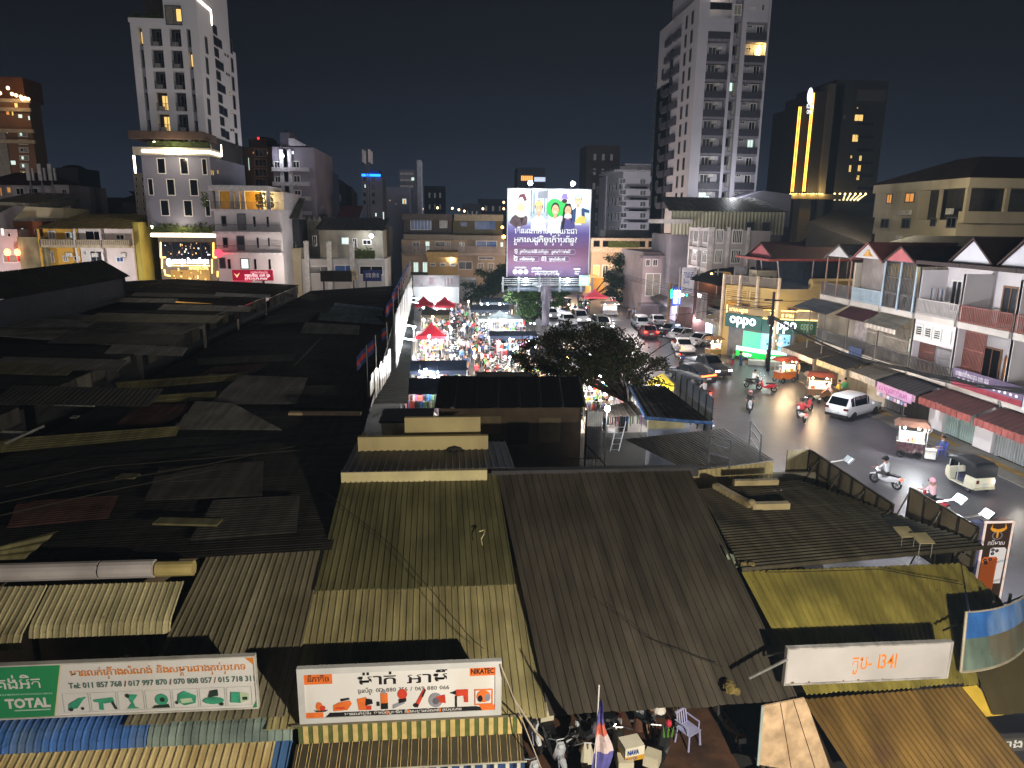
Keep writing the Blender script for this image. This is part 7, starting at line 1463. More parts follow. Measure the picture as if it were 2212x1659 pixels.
p.text('អ្នកបើកបរយានជំនិះ សាមីបុគ្គល',.15,.276,.026,wh,.35,.03);p.text('អ្នករត់តាក់ស៊ី',.54,.276,.026,wh,.23,.03);p.text('អាជីវករលក់ដូរ',.15,.19,.026,wh,.18,.03);p.text('បុគ្គលស្វ័យនិយោជន៍',.51,.19,.026,wh,.2,.03)
for k,c in enumerate(('b8d0d8','dfe4ea','f0ece0')):p.ell(.095+.066*k,.055,.029,.028,wh);p.ell(.095+.066*k,.055,.022,.021,flat(c))
p.poly([(.15,.06),(.161,.05),(.175,.068),(.161,.04)],flat('4a6a8a'));p.text('សហការដោយ',.09,.095,.018,wh,.14,.02)
p.text('១២៨៦',.3,.085,.02,wh,.12,.02);p.text('www.informal.digitaleconomy.gov.kh',.3,.052,.018,wh,.32,.02);p.text('ប្រព័ន្ធសេដ្ឋកិច្ចក្រៅប្រព័ន្ធ',.34,.022,.018,wh,.3,.02)
for k,c in enumerate(('dfe4ea','dfe4ea','d84a5a')):p.ell(.305+.0,.09-.033*k,.008,.008,flat(c),8)
p.rect(.82,.085,.9,.1,wh);p.text('App Store',.835,.055,.015,wh,.065,.02);p.text('Play',.835,.028,.015,wh,.05,.02)
p.build('print',r)
mb=MB()
for z in(5.5,5.75,6.0,6.25):mb.box(6.5,91.0,z,18.0,91.06,z+.1)
for x in(6.5,8.5,11.2,13.8,16.6,18.0):mb.box(x-.12,90.9,4.6,x+.12,91.0,6.5);mb.box(x-.1,91.06,5.45,x+.1,93,5.55)
mb.box(6.5,91.06,5.4,18,92.4,5.44);mb.build('catwalk',mat('9ca4ac',.5,.3,.2,1),r)
mb=MB();mb.tube((7.3,92.6,4.85),(17.4,92.6,4.85),.32,.32,12);mb.build('cross_beam',mat('7a8698',.5,.3,.2,.8),r)
mb=MB();mb.tube((12.3,92.6,0),(12.3,92.6,4.0),.5,.5,14);mb.tube((12.3,92.6,4.0),(12.3,92.6,6.4),.62,.62,14)
for k in range(10):a=.63*k;mb.box(12.3+.62*math.cos(a)-.05,92.6+.62*math.sin(a)-.05,3.2,12.3+.62*math.cos(a)+.05,92.6+.62*math.sin(a)+.05,5.2)
mb.build('post',mat('8a8494',.6,.1,.3,.6,0,0,'6a6470'),r)
for k,(x,z)in enumerate(((9.75,17.9),(15.05,17.9),(9.4,6.05),(14.75,6.05))):
 up=k<2;mb=MB();mb.tube((x,92,z-.3 if up else z-.4),(x,90.6,z+.15 if up else z),.05,None,5);mb.build('lamp_arm',flat('8a8c90'),r)
 mb=MB();mb.ball((x,90.4,z+.15 if up else z+.1),.3,8);mb.build('flood_lamp',glow('f2fbff',30),r)
 lamp('light',(x,89.6,z+.5 if up else z-.2),1350 if up else 620,(.9,1,1),.3,r,130,(x,92,z-4 if up else z+4),.6)
 lamp('light',(x,91.3,z+.9 if up else z-.6),160,(.9,1,1),.3,r)
sg=thing('small_sign','small pale green sign hung at the right end of the billboard catwalk','sign',(16.5,90.8,5));mb=MB();a,b=D(1251,617,90.7),D(1274,595,90.7);mb.box(a.x,90.7,a.z,b.x,90.85,b.z);mb.build('board',mat('a8d4c8',.5,0,.1,1,.5),sg)
p=Print((a.x,90.69,a.z),(1,0,0),(0,0,1),b.x-a.x,b.z-a.z);p.text('ហាង ៩៧',.12,.45,.3,glow('f4fff4',1.5),.7,.05);p.text('បាយ សាច់',.2,.12,.18,glow('f4fff4',1.2),.6,.03);p.build('lettering',sg)
leafm={'d':[mat('2c3418',.8,0,.4,3),mat('45391e',.8,0,.4,3),mat('1f2614',.8,0,.3,3)],'g':[mat('3c5a26',.7,0,.4,2),mat('56783a',.7,0,.4,2),mat('263c1c',.7,0,.3,2)],'k':[mat('22341e',.8,0,.4,2),mat('1a2818',.8,0,.3,2),mat('30441f',.8,0,.3,2)]}
bark=mat('3a2e24',.9,0,.4,3,0,.4)
def tree(name,label,base,clumps,kind,n,ls,limbs=True,twigs=(),tr=.28,cat='tree'):
 r=thing(name,label,cat,base);base=Vector(base);mb=MB();fork=base+Vector((.2,0,min(c[0][2]for c in clumps)*.45))
 pr=base
 for k in range(4):
  q=base.lerp(fork,(k+1)/4)+Vector((.06*math.sin(k*2),.05*math.cos(k),0));mb.tube(pr,q,tr*(1-.12*k),tr*(1-.12*(k+1)),8,0,False);pr=q
 for c,rad in clumps:
  c=Vector(c);mid=fork.lerp(c,.5)+Vector((R.uniform(-.3,.3),R.uniform(-.3,.3),.3));mb.tube(fork,mid,tr*.5,tr*.3,6,0,False);mb.tube(mid,c,tr*.3,tr*.08,6,0,False)
  for _ in range(5):e=c+Vector((R.uniform(-1,1),R.uniform(-1,1),R.uniform(-.6,.8)))*rad*.9;mb.tube(mid.lerp(c,R.random()),e,tr*.09,.01,4,0,False)
 for a,b in twigs:
  a=Vector(a);b=Vector(b);pr=a
  for k in range(4):q=a.lerp(b,(k+1)/4)+Vector((R.uniform(-.12,.12),0,R.uniform(-.12,.12)));mb.tube(pr,q,.05-.01*k,.04-.01*k,4,0,False);mb.tube(q,q+Vector((R.uniform(-.3,.7),R.uniform(-.4,.4),R.uniform(-.1,.7))),.018,.005,4,0,False);pr=q
 mb.build('trunk',bark,r)
 mb=MB();tot=sum(c[1]**2 for c in clumps)
 for c,rad in clumps:
  c=Vector(c)
  sub=[c+Vector((R.gauss(0,1),R.gauss(0,1),R.gauss(0,.75)))*rad*.5 for _ in range(max(5,int(rad*7)))]
  for _ in range(int(n*rad*rad/tot)):
   s=R.choice(sub);p0=s+Vector((R.gauss(0,1),R.gauss(0,1),R.gauss(0,.7)))*rad*.2
   d=Vector((R.uniform(-1,1),R.uniform(-1,1),R.uniform(-1.1,.4))).normalized()*ls*R.uniform(.6,1.3);w=d.cross(Vector((R.random(),R.random(),R.random()))).normalized()*ls*.3
   mb.face([p0,p0+d*.5+w,p0+d,p0+d*.5-w],R.choice((0,0,1,2)))
 mb.build('crown',leafm[kind],r);return r
cl=[(D(u,v,y),rd)for u,v,y,rd in((1160,772,42,1.35),(1205,748,43,1.5),(1255,735,43,1.6),(1310,745,42,1.7),(1350,775,41,1.6),(1290,790,40.5,1.6),(1230,790,41,1.5),(1180,800,41,1.0),(1395,800,42,1.3),(1300,730,44,1.3),(1340,810,41,1.1),(1265,805,40.5,.9),(1420,780,42.5,.8),(1215,722,43.5,.9),(1135,790,42,.8))]
tb=G(1345,930);tw2=[(D(1380,790,42),D(1470,715,42)),(D(1390,800,42),D(1490,800,41)),(D(1395,815,41),D(1500,845,40)),(D(1370,770,42),D(1425,690,43)),(D(1400,790,42),D(1465,760,42)),(D(1360,760,42),D(1390,700,43))]
tree('big_tree','big dark spreading tree with brownish leaves and bare twigs in front of the market',tb,cl,'d',24000,.17,True,tw2,.34)
cl=[(D(u,v,y),rd)for u,v,y,rd in((1120,640,97,1.5),(1150,632,97,1.6),(1195,640,98,1.4),(1130,665,96,1.4),(1160,660,96,1.3),(1205,632,97,1.1),(1112,690,95,.9),(1145,690,95,.8),(1108,625,97,1.0),(1175,640,99,1.4))]
tree('post_tree','floodlit green leafy tree round the billboard post',(11.2,97,0),cl,'g',9000,.34)
cl=[(D(u,v,y),rd)for u,v,y,rd in((1030,625,112,1.8),(1060,605,113,2.1),(1085,590,114,1.9),(1075,625,112,2.0),(1045,645,111,1.3),(1100,610,114,1.6),(1020,640,111,1.0))]
tree('dark_tree','dark green tree at the alley end left of the billboard post',(5,112,0),cl,'k',7000,.4)
cl=[(D(u,v,y),rd)for u,v,y,rd in((1338,570,118,2.0),(1325,590,117,1.7),(1352,592,117,1.9),(1335,615,116,1.8),(1345,640,116,1.3),(1322,632,116,1.0))]
tree('street_tree','dark layered tree on the right street above the pink tent',(22.5,117,0),cl,'k',6000,.4)
cl=[(Vector((36.5,65.2,3.1)),.6),(Vector((37.6,65.0,3.3)),.7),(Vector((38.6,65,3.0)),.5)]
tree('terrace_shrub','bushy shrub on the terrace of the yellow corner house',(37.5,65.2,2.4),cl,'g',900,.2,tr=.06,cat='shrub')
skinm=mat('a87a5c',.6,0,.1,4);shirtm=oc_mat('shirt_cloth',.85);trousm=oc_mat('trouser_cloth',.85,True);hairm=flat('15110f');shoem=flat('2c2a2c')
def person_mesh(pose):
 """one skinned body: joints joined by edges, a radius for each joint; faces take skin, shirt or trousers from the nearest bone"""
 J={};E=[];B={}
 def j(n,p,r):J[n]=(Vector(p),r)
 hip,lean,sit=.92,0.0,False
 if pose in('ride','sit'):hip,sit=(.82 if pose=='ride' else .5),True
 tl={'ride':.12,'sit':-.12,'walk':.05,'bend':.45}.get(pose,.0)
 j('pelvis',(0,0,hip),.135);j('belly',(0,tl*.3,hip+.18),.125);j('chest',(0,tl*.75,hip+.38-abs(tl)*.1),.15);j('neck',(0,tl,hip+.55-abs(tl)*.2),.058);j('jaw',(0,tl+.05,hip+.64-abs(tl)*.25),.075);j('skull',(0,tl+.025,hip+.73-abs(tl)*.3),.098);j('nose',(0,tl+.135,hip+.68-abs(tl)*.3),.014)
 for a,b,m in(('pelvis','belly',1),('belly','chest',1),('chest','neck',0),('neck','jaw',0),('jaw','skull',0),('jaw','nose',0)):E.append((a,b));B[(a,b)]=m
 for s,S2 in((-1,'l'),(1,'r')):
  ch=J['chest'][0];j('ear'+S2,J['skull'][0]+Vector((s*.1,-.01,-.05)),.014);E.append(('skull','ear'+S2));B[('skull','ear'+S2)]=0
  j('sh'+S2,ch+Vector((s*.19,0,.06)),.075);hh=.1*s
  if pose=='ride':el,wr=ch+Vector((s*.27,.2,-.16)),ch+Vector((s*.27,.42,-.2))
  elif pose=='sit':el,wr=(ch+Vector((s*.25,.05,-.2)),ch+Vector((s*.18,.28,-.2)))if s<0 else(ch+Vector((.24,-.02,.1)),ch+Vector((.16,.02,.35)))
  elif pose=='walk':el,wr=ch+Vector((s*.25,-.1*s,-.24)),ch+Vector((s*.25,.1-.12*s,-.44))
  elif pose=='hold':el,wr=ch+Vector((s*.24,.05,-.24)),ch+Vector((s*.13,.3,-.18))
  elif pose=='bend':el,wr=ch+Vector((s*.23,.15,-.22)),ch+Vector((s*.16,.3,-.4))
  else:el,wr=ch+Vector((s*.24,-.02,-.26)),ch+Vector((s*.25,.05,-.5))
  j('el'+S2,el,.043);j('wr'+S2,wr,.03);d=(wr-el).normalized();j('palm'+S2,wr+d*.07,.034)
  for a,b,m in(('chest','sh'+S2,1),('sh'+S2,'el'+S2,1),('el'+S2,'wr'+S2,0),('wr'+S2,'palm'+S2,0)):E.append((a,b));B[(a,b)]=m
  side=d.cross(Vector((0,0,1)));side=side.normalized()if side.length>.1 else Vector((0,1,0))
  for k in range(4):j('f%d'%k+S2,wr+d*(.155+.012*(1-abs(k-1.4)))+side*(.024*(k-1.5)),.009);E.append(('palm'+S2,'f%d'%k+S2));B[E[-1]]=0
  j('th'+S2,wr+d*.08+side*.055*s,.01);E.append(('palm'+S2,'th'+S2));B[E[-1]]=0
  j('hp'+S2,(s*.095,0,hip-.04),.1)
  if pose=='ride':kn,an=Vector((s*.2,.42,hip-.1)),Vector((s*.17,.3,.28))
  elif pose=='sit':kn,an=Vector((s*.13,.42,hip+.0)),Vector((s*.12,.55,.08))
  elif pose=='walk':kn,an=Vector((s*.09,.16*s,.48)),Vector((s*.09,.2*s-.08,.09))
  else:kn,an=Vector((s*.1,.02,.48)),Vector((s*.1,-.02,.08))
  j('kn'+S2,kn,.062);j('an'+S2,an,.042);j('toe'+S2,an+Vector((0,.16,-.045)),.035)
  for a,b,m in(('pelvis','hp'+S2,2),('hp'+S2,'kn'+S2,2),('kn'+S2,'an'+S2,2 if pose!='sit' else 0),('an'+S2,'toe'+S2,3)):E.append((a,b));B[(a,b)]=m
 names=list(J);me=bpy.data.meshes.new('p');me.from_pydata([J[n][0]for n in names],[(names.index(a),names.index(b))for a,b in E],[])
 o=bpy.data.objects.new('p',me);COL.objects.link(o);o.modifiers.new('s','SKIN');o.modifiers.new('u','SUBSURF').levels=1
 lay=me.skin_vertices[0].data
 for i,n in enumerate(names):lay[i].radius=(J[n][1],J[n][1]);lay[i].use_root=(n=='pelvis')
 dg=bpy.context.evaluated_depsgraph_get();dg.update();out=bpy.data.meshes.new_from_object(o.evaluated_get(dg));out.name='person_'+pose
 bpy.data.objects.remove(o);out.materials.clear()
 for m in(skinm,shirtm,trousm,shoem):out.materials.append(m)
 segs=[(J[a][0],J[b][0],B[(a,b)],(J[a][1]+J[b][1])/2)for a,b in E]
 for f in out.polygons:
  c=f.center;best=None
  for a,b,m,rr in segs:
   d=b-a;t=max(0,min(1,(c-a).dot(d)/max(d.length_squared,1e-9)));q=(c-(a+d*t)).length-rr
   if best is None or q<best[0]:best=(q,m)
  f.material_index=best[1];f.use_smooth=True
 return out,J['skull'][0]
PM={}
SHIRTS={'white':(.75,.75,.76),'pale pink':(.7,.42,.45),'black':(.02,.02,.025),'navy':(.03,.05,.14),'grey':(.28,.28,.3),'red':(.45,.04,.05),'green':(.06,.3,.12),'tan':(.42,.3,.18),'blue':(.08,.2,.5),'yellow':(.6,.45,.08),'light blue':(.35,.5,.68)}
def person(pose,loc,rz,shirt,label,group=None,helmet=None,cat='person'):
 if pose not in PM:PM[pose]=person_mesh(pose)
 me,sk=PM[pose];o=bpy.data.objects.new('person',me);COL.objects.link(o);o.location=loc;o.rotation_euler=(0,0,rz);o.color=(*SHIRTS[shirt],1);s=R.uniform(.95,1.04);o.scale=(s,s,s)
 tag(o,label,cat,group)
 key=('helmet',helmet,pose)if helmet else('hair',pose)
 if key not in PM:
  mb=MB();mb.ball((sk.x,sk.y-.02,sk.z+.025),.112 if not helmet else .145,12,0,(1,1.1,.95))
  if helmet:mb.box(sk.x-.1,sk.y+.1,sk.z-.06,sk.x+.1,sk.y+.145,sk.z+.02,1)
  h=mb.build('hair',[flat(helmet),flat('14161a')]if helmet else hairm,None,True);PM[key]=h.data;bpy.data.objects.remove(h)
  mb=MB();
  for s2 in(-1,1):mb.ball((sk.x+.035*s2,sk.y+.085,sk.z-.03),.014,6)
  mb.box(sk.x-.025,sk.y+.1,sk.z-.115,sk.x+.025,sk.y+.112,sk.z-.103);h=mb.build('eyes',flat('241814'));PM[key+('e',)]=h.data;bpy.data.objects.remove(h)
 h=bpy.data.objects.new('helmet' if helmet else 'hair',PM[key]);COL.objects.link(h);h.parent=o
 h=bpy.data.objects.new('face_features',PM[key+('e',)]);COL.objects.link(h);h.parent=o
 return o
paint=oc_mat('vehicle_paint',.35);tyre=flat('141414');chrome=mat('b0b2b6',.25,.9,.1,3);redon=glow('ff2a1a',14);redoff=mat('5a1010',.3);whon=glow('f4f8ff',16);whoff=mat('c8ccd0',.2);seatm=flat('151417')
def make_bike(name,lights=False,basket=False):
 r=thing(name,'bike','motorbike');
 for y in(-.62,.62):
  mb=MB();mb.torus((0,y,.28),.23,.055,14,6);w=mb.build('wheel',tyre,r)
  mb=MB();mb.tube((-.03,y,.28),(.03,y,.28),.06,None,8)
  for k in range(5):a=k*1.256;mb.tube((0,y,.28),(0,y+.2*math.cos(a),.28+.2*math.sin(a)),.015,None,4)
  mb.build('rim',chrome,w)
 mb=MB()
 def ring(y,z0,z1,w):return[(-w*.6,y,z0),(-w,y,(z0+z1)/2),(-w*.55,y,z1),(w*.55,y,z1),(w,y,(z0+z1)/2),(w*.6,y,z0)]
 mb.loft([ring(-.82,.58,.66,.06),ring(-.6,.45,.7,.12),ring(-.25,.3,.66,.15),ring(.0,.28,.45,.14),ring(.25,.3,.42,.13),ring(.36,.35,.7,.16),ring(.45,.5,.95,.15),ring(.5,.62,.92,.08)])
 mb.loft([ring(.42,.5,.56,.07),ring(.62,.52,.6,.09),ring(.86,.42,.5,.06)]);mb.build('body',paint,r)
 mb=MB();mb.loft([[(-.1,-.72,.7),(-.12,-.72,.76),(.12,-.72,.76),(.1,-.72,.7)],[(-.13,-.4,.68),(-.14,-.4,.77),(.14,-.4,.77),(.13,-.4,.68)],[(-.1,.02,.62),(-.1,.02,.72),(.1,.02,.72),(.1,.02,.62)]]);mb.build('seat',seatm,r)
 mb=MB();mb.path([(-.34,.3,1.02),(-.1,.42,1.0),(.1,.42,1.0),(.34,.3,1.02)],.018,6);mb.tube((0,.45,.6),(0,.42,1.0),.03,None,6);mb.tube((-.07,.5,.6),(-.07,.63,.28),.025,None,5);mb.tube((.07,.5,.6),(.07,.63,.28),.025,None,5)
 for s in(-1,1):mb.tube((.2*s,.38,1.0),(.28*s,.36,1.2),.008,None,4);mb.cbox((.3*s,.36,1.24),(.1,.02,.07))
 mb.tube((.14,-.2,.26),(.14,-.8,.36),.04,.05,7);mb.build('handlebar',chrome,r)
 mb=MB();mb.ball((0,.52,.86),.085,8,0,(1.1,.6,.9));mb.build('headlight',whon if lights else whoff,r)
 mb=MB();mb.cbox((0,-.84,.62),(.16,.05,.08));mb.build('tail_light',redon if lights else redoff,r)
 mb=MB();mb.cbox((0,-.87,.46),(.19,.015,.15));mb.build('plate',flat('c8c8c4'),r)
 if basket:
  mb=MB();mb.cbox((0,-.72,.92),(.36,.34,.3));mb.build('top_box',mat('c9c0a8',.5,0,.15,2),r)
 return r
bikeA=make_bike('motorbike');bikeB=make_bike('motorbike',True);bikeC=make_bike('motorbike',False,True);uA,uB,uC=[],[],[]
BC={'black':(.02,.02,.022),'white':(.7,.7,.72),'red':(.4,.02,.03),'blue':(.04,.08,.3),'grey':(.2,.2,.22),'silver':(.45,.46,.5),'cream':(.55,.5,.38)}
def bike(loc,rz,col,label,group=None,kind='A'):
 return place(*{'A':(bikeA,uA),'B':(bikeB,uB),'C':(bikeC,uC)}[kind],loc,rz,label,group,BC[col])
def head(dx,dy):return math.atan2(-dx,dy)
for(u,v,hd,col,sh,hel,kind,lb,lp)in((1617,889,(-.3,-1),'silver','black','c08a8a','A','silver scooter riding towards the viewer in the middle of the right street','rider in black with a pink helmet in the middle of the right street'),(1730,908,(.15,1),'white','red','2a2424','B','white scooter with a glowing red tail light riding away near the second food cart','rider in a dark red shirt riding away near the second food cart'),(1521,861,(-.2,1),'black','grey','3a3a3c','B','dark motorbike with a square red tail light behind the black coupe','rider in grey behind the black coupe'),(1911,1050,(-.5,1),'white','white','1a1a1e','B','white scooter with a bright tail light passing the near street panels','rider in white with a black helmet passing the near street panels'),(1626,836,(1,.25),'black','white',None,'A','black motorbike standing crosswise in the road near the phone shop','man in a white shirt on the black motorbike in the road'),(1475,795,(-.1,1),'black','navy',None,'B','motorbike with red tail light waiting behind the twigs of the big tree','rider in navy waiting behind the twigs of the big tree'),(1463,775,(.1,1),'white','grey','c8c8cc','B','white motorbike with red tail light ahead of the waiting one','rider in grey with a white helmet in the queue beyond the big tree')):
 P=G(u,v);bike(P,head(*hd),col,lb,None,kind);person('ride',P+Vector((0,0,-.06)),head(*hd),sh,lp,None,hel)
P=G(2010,1104);bike(P,head(-.3,1),'red','dark red scooter half hidden by the nearer street panel');person('ride',P,head(-.3,1),'pale pink','two tone rider in pink half hidden behind the nearer street panel',None,'d898a8')
for u,v,hd,col,lb in((1655,845,(-.6,.6),'red','red and white scooter parked by the wooden pole near the food carts'),(1465,850,(.2,1),'white','white scooter parked at the lattice panel, left of the dark motorbike'),(1470,868,(.1,1),'white','second white scooter parked at the lattice panel, nearer'),(1487,858,(.3,-1),'grey','grey motorbike parked beside the white scooters by the lattice panel'),(1643,778,(1,.1),'black','black motorbike parked before the covered bench of the phone shop'),(1739,890,(.9,.5),'red','red motorbike parked beside the cart with the orange roof'),(1532,923,(.2,1),'silver','silver motorbike parked under the edge of the flat dark roof by the road'),(1384,668,(1,.1),'black','black motorbike parked under the red banner'),(1392,667,(1,.1),'white','white motorbike parked under the red banner'),(1762,868,(.2,1),'cream','cream motorbike parked in front of the cart with the orange roof')):
 bike(G(u,v),head(*hd),col,lb)
for x,y,hd,col,kind,lb in((1.9,16.3,(.3,-1),'white','A','white motorbike at the back left of the workshop under the dark roof'),(2.5,15.4,(.2,-1),'silver','C','motorbike with a grey top box left of the limp flag'),(3.6,15.9,(-.9,-.4),'black','A','black motorbike standing crosswise behind the flag'),(4.1,14.9,(.1,1),'cream','C','motorbike with a cream and yellow top box right of the flag'),(3.2,14.4,(.1,1),'cream','C','cream motorbike with a pale top box at the bottom edge'),(5.1,14.9,(.5,.8),'black','C','motorbike with a white helmet on its mirror in the workshop'),(7.3,16.1,(-.1,1),'black','A','black motorbike parked alone at the right side of the workshop'),(1.7,14.8,(.4,-1),'silver','A','silver motorbike beside the blue white striped awning'),(2.9,17.2,(1,.2),'black','A','dark motorbike deep in the workshop under the roof')):
 bike((x,y,0),head(*hd),col,lb,'motorbikes in the workshop under the dark roof',kind)
mb=MB();mb.ball((5.2,15.45,1.35),.17,12,0,(1,1.15,.85));mb.box(5.1,15.27,1.25,5.3,15.32,1.33,1);tag(mb.build('helmet',[mat('d8d2c8',.3,0,.1,3),flat('1a1a1c')]),'white helmet hung over the mirror of a workshop motorbike','helmet')
mb=MB();mb.ball((3.5,15.0,1.25),.16,10,0,(1,1.1,1));tag(mb.build('helmet',mat('7a7680',.25,.2,.1,3)),'grey helmet lying on a seat right of the flag','helmet')
r=thing('goods_box','yellow and white carton standing among the workshop motorbikes','box',(4.15,14.25,.9));mb=MB();mb.cbox((4.2,14.35,1.2),(.5,.42,.36),0,.2);mb.build('carton',mat('d8d0bc',.6,0,.1,2),r);mb=MB();mb.cbox((4.2,14.345,1.08),(.505,.425,.12),0,.2);mb.build('yellow_band',mat('c8962c',.6),r);mb=MB();text_mb(mb,'P  LUCK',(4.02,14.09,1.05),(1,.2,0),(0,0,1),.06,0,.3,.03);text_mb(mb,'NAVA',(4.05,14.09,1.2),(1,.2,0),(0,0,1),.1,0,.3,.05);mb.build('lettering',flat('2a4a8a'),r)
r=thing('plastic_chair','pale lilac plastic chair beside the cream table in the workshop','chair',(6.15,15.8,0))
def plastic_chair(r,m,c,rz=0.0):
 T=Matrix.Translation(c)@Matrix.Rotation(rz,4,'Z')
 mb=MB()
 for x in(-.2,.2):
  for y in(-.2,.2):mb.tube(T@Vector((x*1.15,y*1.15,0)),T@Vector((x,y,.44)),.028,.024,5)
 mb.build('legs',m,r);mb=MB();mb.cbox(None,(.46,.46,.03),0,0,T@Matrix.Translation((0,0,.45)));mb.build('seat',m,r)
 mb=MB()
 for k in range(5):x=-.17+.085*k;mb.tube(T@Vector((x,-.21,.46)),T@Vector((x,-.29,.84)),.022,None,4)
 mb.tube(T@Vector((-.22,-.29,.85)),T@Vector((.22,-.29,.85)),.035,None,6)
 for x in(-.23,.23):mb.tube(T@Vector((x,-.28,.66)),T@Vector((x,.15,.66)),.02,None,5);mb.tube(T@Vector((x,.15,.66)),T@Vector((x*.95,.15,.45)),.02,None,5)
 mb.build('backrest',m,r)
plastic_chair(r,mat('a8a8cc',.4),(6.15,15.8,0),-2.6)
r=thing('table','small cream plastic table under the edge of the dark roof','table',(5.75,16.7,0));mb=MB();mb.cbox((5.75,16.7,.72),(.85,.6,.04),0,.2);mb.build('top',mat('c8b890',.5),r);mb=MB()
for x in(-.35,.35):
 for y in(-.24,.24):mb.tube((5.75+x,16.7+y,0),(5.75+x*.9,16.7+y*.9,.7),.03,None,5)
mb.build('legs',mat('a89a78',.5),r)
person('sit',(5.0,16.5,0),head(.6,-1),'grey','person in grey sitting half hidden under the dark roof of the workshop')
mb=MB();mb.tube((5.0,16.45,0),(5.0,16.45,.42),.16,.14,10);tag(mb.build('stool',mat('6a4a3c',.6)),'low stool under the seated person in the workshop','stool')
r=thing('tulip_toy','red flower with green leaves stuck on a workshop motorbike','flower',(5.3,15.0,1.1));mb=MB();mb.ball((5.32,15.0,1.3),.08,8,0,(1,1,1.3));mb.build('blossom',mat('c83848',.5),r);mb=MB()
for s in(-.1,0,.1):mb.tube((5.32+s,15,.9),(5.32+s*1.3,15,1.2),.03,.01,4)
mb.build('leaves',mat('5a8a38',.6),r)
mb=MB();mb.ball((5.2,17.6,.9),.25,9,0,(1.4,.8,.8));tag(mb.build('blue_bag',mat('34408a',.7,0,.3,4)),'dark blue bag hanging at the back of the workshop','bag')
for k in range(9):
 mb=MB();x,y=R.uniform(1.4,7),R.uniform(17,20);mb.cbox((x,y,.3),(R.uniform(.3,.7),.4,R.uniform(.3,.7)),0,R.uniform(0,1));tag(mb.build('workshop_crate',mat(R.choice(('5a4a3a','6c6458','3a3c44')),.8)),'crate in the dark back of the motorbike workshop','crate','crates at the back of the workshop')
mb=MB();mb.cbox((7.35,13.9,.35),(.5,.4,.4),0,.3);tag(mb.build('carton',mat('c8963c',.8)),'open brown carton by the plywood panel at the bottom edge','box')
glassm=mat('0c0f14',.08,0,0,1,0,0,None,.7)
